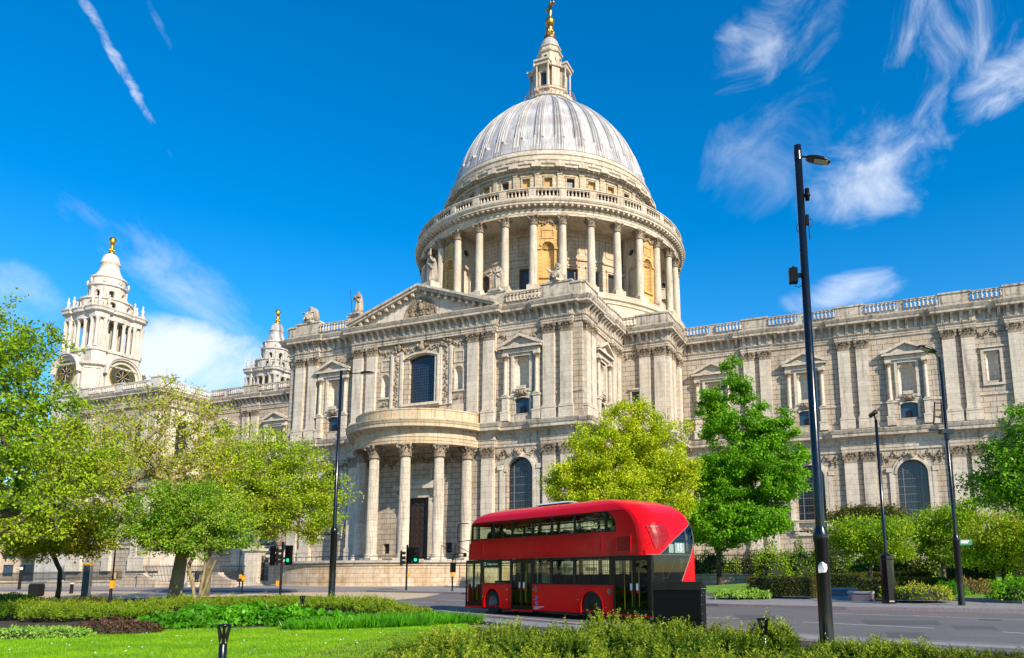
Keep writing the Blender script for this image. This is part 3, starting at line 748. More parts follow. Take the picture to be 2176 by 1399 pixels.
# east flanks of the transept, corner blocks, choir and nave (mirrored to the west)
AX = (20.5, 26.5)
for mir in (False, True):
    s = -1 if mir else 1
    Te = wf(20.5, YT, 90, mir)                         # u from the corner northwards
    Lt = YB-YT
    hl = aedicule(Te, 6.3); wall_section('wall', Te, 0, Lt, hl)
    n = MB(Te); niche_shell(n, 6.3, .95, 22.1, 24.9); n.build('niche', 'smooth', cath)
    for u in (1.0, 2.75, 10.2, 12.0):
        pil(20.5, YT+u, 90, True, mir); pil(20.5, YT+u, 90, False, mir)
    Tb = wf(0, YB, 0, mir)
    sw = rect(22.0, 23.0, 22.55, 23.95)
    wall_section('wall', Tb, 20.5, 26.5, [sw])
    mb = MB(Tb); band(mb, sw, .20, 0, .12, True); mb.box(21.7, 23.3, 0, .3, 24.15, 24.35)
    o = mb.build('small_window', 'smooth', cath); gb_ = MB(Tb); garland(gb_, 21.2, 23.0, 28.8, .08, .16, .5); gb_.build('festoon', 'carved', cath); pn = MB(Tb); pn.poly_w(sw, -.3, -.25); pn.build('pane', 'glass2', o)
    for x in (23.85, 25.75): pil(s*x, YB, 0) ; pil(s*x, YB, 0, False)
    Tbe = wf(26.5, YB, 90, mir); wall_section('wall', Tbe, 0, YW-YB, [])
    for u in (.85, 2.7, 6.1): pil(26.5, YB+u, 90, True, mir); pil(26.5, YB+u, 90, False, mir)
    Tw = wf(0, YW, 0, mir); xe = 66.0 if not mir else 58.0
    hl = []
    cs = (30.8, 42.2, 53.6)
    for c in cs: hl += aedicule(Tw, c) + arch_window(Tw, c if c != 53.6 else 53.4)
    if not mir: hl.append(arch(62.45, .62, 22.9, 25.6, 10))
    wall_section('wall', Tw, 26.5, xe, hl)
    mb = MB(Tw)
    for c in cs: niche_shell(mb, c, .95, 22.1, 24.9)
    if not mir:
        niche_shell(mb, 62.45, .62, 22.9, 25.6); band(mb, rect(61.65, 63.25, 22.6, 26.35), .28, 0, .2, True); mb.box(61.2, 63.7, 0, .35, 26.7, 26.9)
    mb.build('niche', 'smooth', cath)
    px = [35.6, 37.55, 46.9, 48.9, 58.25, 60.2]+([64.9] if not mir else [])
    px = [35.55, 37.55, 46.85, 48.9]+([58.25, 60.2, 64.9] if not mir else [56.9])
    for x in px: pil(s*x, YW, 0); pil(s*x, YW, 0, False)
    mb = MB(Tw)
    if not mir: garland(mb, 61.1, 63.9, 28.75, .08, .15, .6)
    mb.build('festoon', 'carved', cath) if mb.v else None
    # entablatures: pilasters break forward in pairs
    P = .40; yt, yc, yb, yw = YT-P, YC_-P, YB-P, YW-P
    up = [(0, yc), (10.1, yc), (10.1, yt+.32), (15.7, yt+.32), (15.7, yt), (19.55, yt), (19.55, yt+.3), (20.72, yt+.3), (20.72, YT+.1),
          (20.9, YT+.1), (20.9, YT+3.7), (20.65, YT+3.7), (20.65, YT+9.3), (20.9, YT+9.3), (20.9, yb+.25), (22.9, yb+.25), (22.9, yb), (26.68, yb), (26.9, yb),
          (26.9, YB+3.6), (26.65, YB+3.6), (26.65, YB+5.2), (26.9, YB+5.2), (26.9, yw+.3)]
    for a, b in ((34.6, 38.5), (45.9, 49.85), (57.3, 61.15)) if not mir else ((34.6, 38.5), (45.9, 49.85)): up += [(a, yw+.3), (a, yw), (b, yw), (b, yw+.3)]
    up += [(64.0, yw+.3), (64.0, yw), (66.39, yw)] if not mir else [(58.0, yw+.3)]
    if mir: up = [(-x, y) for x, y in up][::-1]
    entab(cath, 'upper_entablature', up); entab(cath, 'lower_entablature', up, True)
    mb = MB(); string_courses(mb, Tt, *((9.9, 20.5) if s > 0 else (-20.5, -9.9))); string_courses(mb, Te, 0, Lt); string_courses(mb, Tb, 20.5, 26.5); string_courses(mb, Tbe, 0, YW-YB); string_courses(mb, Tw, 26.5, xe)
    mb.build('string_course', 'trim', cath)
    # balustrades
    Bt = wf(0, YT-P, 0, mir); Be = wf(20.9, YT, 90, mir); Bb = wf(0, YB-P, 0, mir); Bbe = wf(26.9, YB, 90, mir); Bw = wf(0, YW-P, 0, mir)
    runs = [(Bt, [(8.9, 11.2, 'P'), (11.2, 15.7, 'b'), (15.7, 19.5, 'P'), (19.5, 20.6, 'p')]),
            (Be, [(-.3, 3.7, 'p'), (3.7, 9.2, 'b'), (9.2, 12.7, 'p')]),
            (Bb, [(21.0, 22.9, 'b'), (22.9, 26.6, 'p')]), (Bbe, [(-.4, 3.6, 'p'), (3.6, 6.9, 'b')])]
    w = [(27.2, 34.9, 'b')]
    for a in (34.9, 46.2, 57.6): w += [(a, a+3.2, 'p'), (a+3.2, a+11.3, 'b')]
    w = w[:5]+[(57.6, 60.8, 'p'), (60.8, 64.1, 'b'), (64.1, 66.2, 'p')] if not mir else w[:4]+[(49.4, 57.2, 'b')]
    runs.append((Bw, w)); balustrade(cath, 'balustrade', runs)
    # roofs behind the screen walls
    mb = MB(wf(0, 0, 0, mir)); mb.box(27, xe, 0, 17.5, 29.0, 29.3); mb.box(0, 20, 19, 37.5, 31.0, 31.3); mb.box(0, 26, 0, 24.8, 31.2, 31.5); mb.build('roof', 'rtrim', cath)
mb = MB(Tt); garland(mb, 10.4, 15.6, 28.75, .08, .17, .7); garland(mb, -15.6, -10.4, 28.75, .08, .17, .7); mb.build('festoon', 'carved', cath)

# east end of the choir
Tx = wf(66.0, YW, 90); hx = arch_window(Tx, 6.0)+arch_window(Tx, 30.0)+[arch(18.2, 2.2, 8, 22, 12)]
wall_section('wall', Tx, 0, -2*YW, hx); mb = MB(Tx); mb.poly_w(hx[-1], -.6, -.5); mb.build('pane', 'glass', cath)
for u in (1.0, 10.5, 12.5, 24, 26, 35.4): pil(66.0, YW+u, 90); pil(66.0, YW+u, 90, False)
for lw in (False, True): entab(cath, 'lower_entablature' if lw else 'upper_entablature', [(66.4, YW-.4), (66.4, -YW+.4)], lw)
balustrade(cath, 'balustrade', [(wf(66.4, YW, 90), [(.2, 2.5, 'p'), (2.5, 12, 'b'), (12, 24, 'p'), (24, 34, 'b'), (34, 36.4, 'p')])])

# pediment
mb = MB(wf(0, 0)); W0 = -YC_+.40
tip = 10.45
mb.poly_w([(-9.6, 32.0), (9.6, 32.0), (0, 35.6)], W0-.3, W0+.02)
tym = mb.build('pediment', 'smooth', cath)
mb = MB(wf(0, 0))
for s in (-1, 1):
    def slope(a, b, w1):
        q = [(s*tip, 31.95+a), (s*tip, 31.95+b), (0, 36.2-.62+b), (0, 36.2-.62+a)]
        if s > 0: q = q[::-1]
        mb.poly_w(q, W0-1.5, w1)
    slope(-.28, .0, W0+.12); slope(.0, .32, W0+.86); slope(.32, .62, W0+1.06)
    L = math.hypot(tip, 3.65)
    for k in range(1, 11):
        q = k/11; u = s*tip*(1-q); z = 31.95+3.65*q-.30
        mb.box(u-.16, u+.16, W0, W0+.68, z-.16, z+.26)
mb.build('raking_cornice', 'trim', tym)
mb = MB(wf(0, 0)); n = 20
mb.poly_w([(2.15*cos(PI*i/n), 32.05+2.55*sin(PI*i/n)) for i in range(n+1)], W0+.02, W0+.05)
band(mb, [(2.15*cos(PI*i/n), 32.05+2.55*sin(PI*i/n)) for i in range(n+1)], .22, W0, W0+.16)
for k in range(150):
    a = random.uniform(.1, PI-.1); r = random.uniform(.2, .95)
    mb.blob((2.05*r*cos(a), W0+.08, 32.15+2.3*r*sin(a)), random.uniform(.09, .22), (1.2, .8, .8))
for sgn in (-1, 1):
    for k in range(9):
        a = R_(12+k*9); mb.tube((sgn*.25, W0+.12, 33.1), (sgn*(.25+1.65*cos(a)), W0+.12, 33.0+1.45*sin(a)), .10, .05, 5)
mb.blob((0, W0+.2, 33.5), .45, (.8, .7, 1.5)); mb.blob((0, W0+.3, 34.15), .22)
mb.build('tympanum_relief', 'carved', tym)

# semicircular porch
PCY = -37.5; PR = 7.5
mb = MB()
def halfring(prof, n=48, a=97): mb.lathe(prof, 0, PCY, n, a0=R_(-a), a1=R_(a), smooth=False)
e = 8.25
halfring([(6.7, 15.65), (e, 15.65), (e, 15.95), (e+.05, 15.97), (e+.05, 16.28), (e+.12, 16.36), (e+.12, 16.42), (e-.02, 16.46), (e-.02, 17.02), (e+.12, 17.06), (e+.16, 17.16), (e+.32, 17.36), (e+.95, 17.40), (e+.95, 17.74), (e+1.02, 17.78), (e+1.16, 18.1), (e+1.16, 18.2), (e+.05, 18.42), (e+.0, 18.5), (e-.02, 19.35), (e+.05, 19.4), (e+.05, 19.55), (e-.5, 19.6)])
halfring([(e-.5, 19.6), (5.0, 20.1), (2.0, 20.7), (0.3, 20.85)])
halfring([(6.7, 15.65), (6.7, 16.2), (0.3, 16.2)])
pe = mb.build('porch_entablature', stone('porch_stone', (.60, .50, .36), (.50, .40, .27), joints=(1.5, 3), centre=(0, PCY), rad=8.3, stain=.6, jdark=.3, warm=(.62, .42, .2), bump=.2), cath)
mb = MB()
for i in range(150):
    a = R_(-90+180*(i+.5)/150); mb.set(Matrix.Translation((0, PCY, 0)) @ Matrix.Rotation(a, 4, 'Z')); mb.box(-.07, .07, -(e+.30), -(e+.12), 17.16, 17.34)
mb.build('dentil_course', 'trim', pe)
CP = column_mesh(.60, 11.35, flutes=22, plinth=.38).mesh('porch_column'); CP.materials.append(M['smooth'])
CPC = round_capital(.66, 1.45).mesh('capital'); CPC.materials.append(M['carved'])
for a in (-70, -44, -16, 16, 44, 70):
    o = link('porch_column', CP, cath); o.location = (PR*sin(R_(a)), PCY-PR*cos(R_(a)), 2.9); o.rotation_euler = (0, 0, R_(a))
    c = link('capital', CPC, o); c.location = (0, 0, 11.33)
mb = MB()
for k, (r, z) in enumerate(((8.9, 2.72), (7.0, 2.9), (5.6, 3.05), (5.2, 3.2))): mb.lathe([(.05, z), (r, z), (r, z-.3)], 0, PCY-.3*k, 40, a0=R_(-95), a1=R_(95), smooth=False)
mb.build('porch_steps', 'smooth', cath)

# ------------------------------------------------------------------ drum and dome
mb = MB(); mb.lathe([(22.35, 25), (22.35, 39.7), (22.55, 39.8), (22.6, 40.2), (22.9, 40.35), (22.95, 40.75), (23.05, 41.0), (22.9, 41.15), (22.0, 41.3), (15, 41.35)], n=96, smooth=False)
for a in (25, 36, 47, 58, 69):
    mb.set(cylf(0, 0, 22.36, a)); 
mb.set(None); pod = mb.build('podium', stone('podium_ring_stone', (.68, .60, .47), (.60, .52, .38), joints=(1.2, .5), centre=(0, 0), rad=22, stain=.25, jdark=.25), cath)
mb = MB()
for a in (20, 32, 44, 56): mb.set(cylf(0, 0, 22.37, a)); mb.box(-.12, .12, 0, .03, 37.6, 38.4)
mb.build('slit', 'dark', pod)
DR, CR = 17.6, 21.6
DC = column_mesh(.60, 51.30-41.3, n=18, plinth=.75).mesh('drum_column'); DC.materials.append(M['rtrim'])
DCC = round_capital(.62, 1.38).mesh('capital'); DCC.materials.append(M['carved'])
for k in range(32):
    a = 5.625+11.25*k; o = link('drum_column', DC, cath); o.location = (CR*sin(R_(a)), -CR*cos(R_(a)), 41.3); o.rotation_euler = (0, 0, R_(a))
    c = link('capital', DCC, o); c.location = (0, 0, 10.0)
# inner wall with a window in every open bay
for k in range(32):
    a = 11.25*k; half = R_(5.625)*DR; T = cylf(0, 0, DR, a); sol = (k % 4 == 2)
    if not sol:
        mb = MB(T); wn_ = rect(-.95, .95, 42.3, 46.6); up_ = rect(-1.1, 1.1, 49.2, 51.6)
        outer = [(-half+i*half/6, 41.3) for i in range(12)]+[(half, 41.3), (half, 53.0)]+[(half-i*half/6, 53.0) for i in range(1, 12)]+[(-half, 53.0)]
        mb.sheetpoly(outer, [wn_], 0); mb.reveal(wn_, -.6, 0); band(mb, wn_, .22, 0, .12, True); band(mb, up_, .2, 0, .1, True); mb.box(-half, half, 0, .25, 47.9, 48.2); mb.box(-1.3, 1.3, 0, .25, 46.85, 47.15)
        w_ = mb.build('drum_wall', 'round', cath); pn = MB(T); pn.poly_w(wn_, -.5, -.45); pn.build('pane', 'glass3', w_)
    else:
        hb = R_(4.3); mb = MB()
        # pier block between two columns, niche in its face
        T = cylf(0, 0, CR-.25, a); hf = hb*(CR-.25); nc = arch(0, .92, 43.6, 48.0, 12)
        outer = [(-hf, 41.3), (-hf/2, 41.3), (0, 41.3), (hf/2, 41.3), (hf, 41.3), (hf, 53.0), (hf/2, 53.0), (0, 53.0), (-hf/2, 53.0), (-hf, 53.0)]
        mb.set(T); mb.sheetpoly(outer, [nc], 0); niche_shell(mb, 0, .92, 43.6, 48.0)
        band(mb, arch(0, .92, 43.6, 48.0, 12)[2:-1], .38, 0, .14); mb.box(-1.5, -.92, 0, .2, 47.75, 48.05); mb.box(.92, 1.5, 0, .2, 47.75, 48.05); mb.box(-1.1, 1.1, 0, .25, 43.35, 43.6)
        band(mb, rect(-.75, .75, 49.6, 50.7), .16, 0, .1, True)
        for i in range(9): t = PI*i/8; mb.tube((0, -.75, 48.1), (.85*cos(t), -.12, 48.0+.85*sin(t)), .07, n=4)
        nb = mb.build('niche_bay', 'ochre', cath)
        g = MB(T); garland(g, -1.5, 1.5, 52.2, .1, .22, .5); g.build('festoon', 'carved', nb)
        mb = MB()
        for s in (-1, 1):
            sa = R_(a)+s*hb; d = Vector((sin(sa), -cos(sa))); p0 = d*DR; L = CR-.25-DR
            # side face in its own frame: u radial (direction chosen so w points away from the pier)
            if s > 0: Ts = wf(*(p0+d*L), math.degrees(math.atan2(-d.y, -d.x)))
            else: Ts = wf(p0.x, p0.y, math.degrees(math.atan2(d.y, d.x)))
            mb.set(Ts); ar = arch(L/2, .75, 42.0, 47.0, 10); ci = [(L/2+.55*cos(2*PI*i/14), 50.2+.55*sin(2*PI*i/14)) for i in range(14)]
            mb.sheetpoly(rect(0, L, 41.3, 53.0), [ar, ci], 0); mb.reveal(ar, -.35, 0); mb.poly_w(ar, -.4, -.35); mb.reveal(ci, -.3, 0); band(mb, ar[1:], .2, 0, .12); band(mb, ci, .16, 0, .12, True)
            mb.box(0, .5, 0, .2, 46.7, 47.2); mb.box(L-.5, L, 0, .2, 46.7, 47.2)
        mb.build('pier', 'rtrim', nb)
        mb = MB(); 
        for s in (-1, 1):
            sa = R_(a)+s*hb; d = Vector((sin(sa), -cos(sa))); L = CR-.25-DR; p0 = d*DR
            Ts = wf(*(p0+d*L), math.degrees(math.atan2(-d.y, -d.x))) if s > 0 else wf(p0.x, p0.y, math.degrees(math.atan2(d.y, d.x)))
            mb.set(Ts); mb.box(L/2-.5, L/2+.5, -.33, -.28, 49.7, 50.7)
        mb.build('oculus', 'dark', nb)
mb = MB(); n = 128
mb.lathe([(DR-.2, 52.9), (DR-.2, 52.65), (20.9, 52.65), (20.95, 52.68), (22.1, 52.68), (22.1, 53.0), (22.16, 53.02), (22.16, 53.35), (22.28, 53.45), (22.28, 53.52), (22.1, 53.56), (22.1, 53.95), (22.3, 54.0), (22.3, 54.05), (22.95, 54.12), (22.97, 54.12), (22.97, 54.42), (23.08, 54.47), (23.22, 54.72), (23.2, 54.8), (22.75, 54.95), (22.75, 55.35), (22.2, 55.37), (17, 55.4)], n=n, smooth=False)
en = mb.build('peristyle_entablature', 'rtrim', cath)
mb = MB()
for i in range(160):
    mb.set(Matrix.Rotation(2*PI*i/160, 4, 'Z')); mb.box(-.16, .16, -22.88, -22.2, 53.82, 54.12)
mb.build('modillion', 'rtrim', en)['kind'] = 'stuff'
mb = MB(); nb = 32*6
for k in range(32):
    for j in range(6):
        a = 11.25*k+(j-2.5)*1.42; mb.set(Matrix.Rotation(R_(a), 4, 'Z')); mb.lathe(baluster_prof(.95, .19), 0, -22.48, 7, z0=55.35)
    mb.set(cylf(0, 0, 22.3, 11.25*k+5.625)); mb.box(-.52, .52, 0, .46, 55.35, 56.6); mb.box(-.3, .3, .46, .49, 55.6, 56.3)
mb.set(None); mb.lathe([(22.25, 56.3), (22.72, 56.3), (22.72, 56.45), (22.84, 56.5), (22.84, 56.65), (22.15, 56.65), (22.15, 56.3)], n=n, smooth=False)
mb.build('stone_gallery_balustrade', 'rtrim', cath)
# attic
AR = 17.4
for k in range(32):
    T = cylf(0, 0, AR, 11.25*k); half = R_(5.625)*AR; wn_ = rect(-.62, .62, 59.55, 61.15)
    mb = MB(T); outer = [(-half+i*half/5, 55.3) for i in range(10)]+[(half, 55.3), (half, 62.6)]+[(half-i*half/5, 62.6) for i in range(1, 10)]+[(-half, 62.6)]
    mb.sheetpoly(outer, [wn_], 0); mb.reveal(wn_, -.55, 0); band(mb, wn_, .18, 0, .10, True)
    mb.box(-half-.32, -half+.32, 0, .22, 57.6, 61.9); mb.box(-half-.42, -half+.42, 0, .28, 57.0, 57.6); mb.box(-half-.40, -half+.40, 0, .30, 61.6, 61.9)
    mb.box(-.85, .85, 0, .18, 61.4, 61.6); mb.box(-.8, .8, 0, .15, 59.2, 59.4)
    w_ = mb.build('attic_bay', 'round', cath); pn = MB(T); pn.poly_w(wn_, -.50, -.45); pn.build('shutter', 'ochre' if k % 3 else 'glass3', w_)
mb = MB(); mb.lathe([(17.3, 61.9), (17.65, 61.95), (17.65, 62.2), (17.75, 62.3), (18.4, 62.45), (18.4, 62.75), (18.6, 62.95), (18.6, 63.1), (18.0, 63.35), (18.0, 63.7), (18.15, 63.8), (18.15, 64.1), (17.75, 64.4), (17.75, 64.75), (17.9, 64.85), (17.85, 65.15), (17.45, 65.5), (17.3, 65.9), (16.9, 66.1)], n=n, smooth=False)
for i in range(128): mb.set(Matrix.Rotation(2*PI*i/128, 4, 'Z')); mb.box(-.12, .12, -18.2, -17.6, 62.25, 62.45)
for k in range(32): mb.set(cylf(0, 0, 18.0, 11.25*k+5.625)); mb.box(-.7, .7, -.4, .62, 62.45, 63.15)
for k in range(64): mb.set(cylf(0, 0, 18.0, 5.625*k)); mb.box(-.25, .25, -.2, .16, 63.4, 63.7)
mb.build('attic_cornice', 'rtrim', cath)
PZ = [66.0, 67, 68, 69.2, 70.3, 71.7, 73, 74.3, 75.5, 76.6, 77.6, 78.6, 79.5, 80.4, 81.2, 82, 82.7, 83.4, 84.0, 84.5]
PRR = [17.0, 16.8, 16.5, 16.2, 15.85, 15.35, 14.75, 14.1, 13.35, 12.55, 11.75, 10.85, 9.95, 8.95, 7.95, 6.9, 6.0, 5.2, 4.6, 4.3]
zz = np.linspace(66.0, 84.5, 84); rr = np.interp(zz, PZ, PRR)
for _ in range(3): rr[1:-1] = (rr[:-2]+2*rr[1:-1]+rr[2:])/4
NA = 32*14; th = np.arange(NA)*2*PI/NA; V = []; 
ph = ((th/(2*PI)*32+.5) % 1)-.5                       # 0 at the middle of a panel
for z, r in zip(zz, rr):
    top = max(0.0, min(1.0, (84.0-z)/4.0)); hw = .30; lob = 68.2
    dz = max(0.0, (lob+hw*2*PI*16/32-z)) if z < lob+hw*2*PI*16/32 else 0.0
    q = hw*2*PI*16/32; wz = 0 if z < lob else (hw*math.sqrt(max(0, 1-(dz/q)**2)) if dz > 0 else hw)
    amp = .38*(.35+.65*top)
    rib = np.where(np.abs(ph) < wz, 0.0, 1.0); groove = np.where((np.abs(np.abs(ph)-.40) < .03) & (z > 67), -.55, 0.0)
    edge = np.where(np.abs(np.abs(ph)-wz) < .035, .35, 0.0) if wz > 0 else 0
    R = r-.12+amp*(rib+groove+edge); V.append(np.stack([R*np.sin(th), -R*np.cos(th), np.full(NA, z)], 1))
V = np.concatenate(V); F = []
for k in range(len(zz)-1):
    i = np.arange(NA); j = (i+1) % NA; F.append(np.stack([k*NA+i, k*NA+j, (k+1)*NA+j, (k+1)*NA+i], 1))
me = bpy.data.meshes.new('dome'); me.from_pydata(V.tolist(), [], np.concatenate(F).tolist()); me.materials.append(M['lead']); link('dome', me, cath)
# lantern
mb = MB()
mb.lathe([(4.3, 84.2), (4.6, 84.4), (4.6, 84.9), (3.6, 84.95)], n=32, smooth=False)
mb.lathe([(3.5, 84.9), (3.5, 86.3), (3.7, 86.4), (3.7, 86.7), (3.2, 86.8)], n=8, smooth=False, a0=R_(22.5), a1=R_(382.5))
T4 = [Matrix.Rotation(R_(45*k), 4, 'Z') for k in range(8)]
for k, T in enumerate(T4):
    mb.set(T)
    if k % 2 == 0:
        mb.box(-.95, -.62, -3.0, -2.0, 86.7, 91.0); mb.box(.62, .95, -3.0, -2.0, 86.7, 91.0); mb.box(-.62, .62, -3.0, -2.0, 90.0, 91.0); mb.box(-.62, .62, -3.0, -2.0, 86.7, 87.2)
        mb.box(-1.35, 1.35, -3.75, -2.0, 91.0, 91.6); mb.box(-1.5, 1.5, -4.0, -2.0, 91.6, 91.95)
        for s in (-1, 1): mb.lathe([(.26, 86.5), (.18, 86.8), (.16, 90.6), (.26, 91.0)], s*1.1, -3.45, 10); mb.box(s*1.1-.3, s*1.1+.3, -3.75, -3.0, 86.0, 86.55)
        mb.poly_w([(-1.2, 91.95), (1.2, 91.95), (.9, 92.3), (0, 92.5), (-.9, 92.3)], 0, 0) if False else None
    else:
        mb.box(-.75, .75, -2.95, -2.0, 86.7, 91.0); mb.box(-.95, .95, -3.2, -2.0, 91.0, 91.95)
mb.set(None)
mb.lathe([(2.9, 91.95), (2.7, 92.2), (2.15, 92.4), (2.1, 94.6), (2.35, 94.75), (2.45, 95.0), (2.0, 95.2), (1.9, 96.0), (2.1, 96.1), (2.1, 96.3), (1.75, 96.5)], n=8, smooth=False, a0=R_(22.5), a1=R_(382.5))
ln = mb.build('lantern', 'rtrim', cath)
mb = MB(); mb.lathe([(1.75, 96.45), (1.7, 97.0), (1.45, 97.7), (1.0, 98.3), (.7, 98.65)], n=16); mb.build('lantern_cap', 'lead', ln)
mb = MB()
for k in range(0, 8, 2): mb.set(T4[k]); mb.box(-.62, .62, -2.5, -2.4, 87.2, 90.0); mb.lathe([(0.01, 0), (.33, 0), (.33, .02)], 0, 0, 12, z0=0) if False else None
for k in range(4): mb.set(T4[2*k]); mb.add([(.36*cos(2*PI*i/14), -2.02, 93.6+.36*sin(2*PI*i/14)) for i in range(14)], [tuple(range(14))])
mb.build('window', 'glass2', ln)
mb = MB()
for k in range(4): mb.set(T4[2*k] @ wf(0, 0)); band(mb, [(.36*cos(2*PI*i/14), 93.6+.36*sin(2*PI*i/14)) for i in range(14)], .14, 1.95, 2.12, True)
for k in range(8): mb.set(T4[k]); mb.lathe([(.05, 0), (.26, .06), (.16, .2), (.3, .5), (.1, .75), (.16, .95), (.02, 1.2)], 0, -3.1 if k % 2 else -2.75, 8, z0=91.9)
mb.build('urn', 'rtrim', ln)
mb = MB(); n = 40
for i in range(n):
    a, b = 2*PI*i/n, 2*PI*(i+1)/n
    for z, r in ((86.0, .04), (85.5, .02), (85.0, .03)): mb.tube((4.7*sin(a), -4.7*cos(a), z), (4.7*sin(b), -4.7*cos(b), z), r, n=4)
    mb.tube((4.7*sin(a), -4.7*cos(a), 84.6), (4.7*sin(a), -4.7*cos(a), 86.0), .03, n=4)
mb.build('gallery_railing', 'rail', ln)
mb = MB(); mb.lathe([(1.15, 98.4), (1.15, 98.8), (.9, 99.0), (.7, 99.4), (.55, 100.4), (.72, 100.7), (.5, 100.95), (.4, 101.1)], n=16)
for k in range(6): a = PI/3*k; mb.blob((.66*sin(a), -.66*cos(a), 99.9), .27, (1, 1, 1.8)); mb.blob((.95*sin(a), -.95*cos(a), 98.9), .26)
mb.lathe([(.05, 101.0), (.5, 101.2), (.80, 101.6), (.90, 102.05), (.80, 102.5), (.5, 102.85), (.2, 102.95)], n=20)
gb = mb.build('golden_ball', 'gold2', cath)
mb = MB(); mb.set(Matrix.Translation((0, 0, 102.7)) @ Matrix.Rotation(R_(-40), 4, 'Z') @ Matrix.Rotation(R_(4), 4, 'Y'))
mb.lathe([(.5, 0), (.36, .3), (.30, .6), (.42, 1.2), (.34, 1.8), (.34, 2.9), (.2, 3.2)], n=10)
mb.tube((-1.1, 0, 2.5), (1.1, 0, 2.5), .28, .28, 8); mb.blob((-1.2, 0, 2.5), .38); mb.blob((1.2, 0, 2.5), .38); mb.blob((0, 0, 3.3), .26)
mb.build('golden_cross', 'gold2', cath)
# ------------------------------------------------------------------ west chapels and towers
T_ch = wf(0, -27.8); T_ce = wf(-58, -27.8, 90)
hl = arch_window(T_ce, 4.6); hu = [arch(4.6, 1.2, 20.6, 26.0, 10)]
wall_section('wall', T_ce, 0, 9.6, hl+hu, mat='white')
mb = MB(T_ce); band(mb, hu[0][1:], .3, 0, .2); mb.poly_w([(2.4, 27.3), (6.8, 27.3), (4.6, 28.6)], 0, .6); w_ = mb.build('arched_window', 'white', cath)
pn = MB(T_ce); pn.poly_w(hu[0], -.5, -.45); pn.build('pane', 'glass', w_)
hl = []
for u in (-63, -71): hl += arch_window(T_ch, u); hl.append(arch(u, 1.0, 21, 25.5, 10))
wall_section('wall', T_ch, -77, -58, hl)
mb = MB(T_ch)
for h in hl: mb.poly_w(h, -.6, -.5)
mb.build('pane', 'glass', cath)
for x in (-59, -60.9, -67, -75.9, -74): pil(x, -27.8, 0); pil(x, -27.8, 0, False)
for u in (1.0, 8.3): pil(-58, -27.8+u, 90); pil(-58, -27.8+u, 90, False)
pth = [(-77.4, -20), (-77.4, -28.2), (-57.6, -28.2), (-57.6, -18.6)]
entab(cath, 'upper_entablature', pth); entab(cath, 'lower_entablature', pth, True)
balustrade(cath, 'balustrade', [(wf(0, -28.2), [(-77.4, -75, 'p'), (-75, -68.5, 'b'), (-68.5, -66.5, 'p'), (-66.5, -60, 'b'), (-60, -57.5, 'P')]), (wf(-57.6, -27.8, 90), [(.3, 9.2, 'b')])], mat='white')
mb = MB(); mb.box(-77, -58.5, -27, -18, 29, 29.4); mb.box(-88, -58, -16, 16, 29, 29.4); mb.build('roof', 'rtrim', cath)
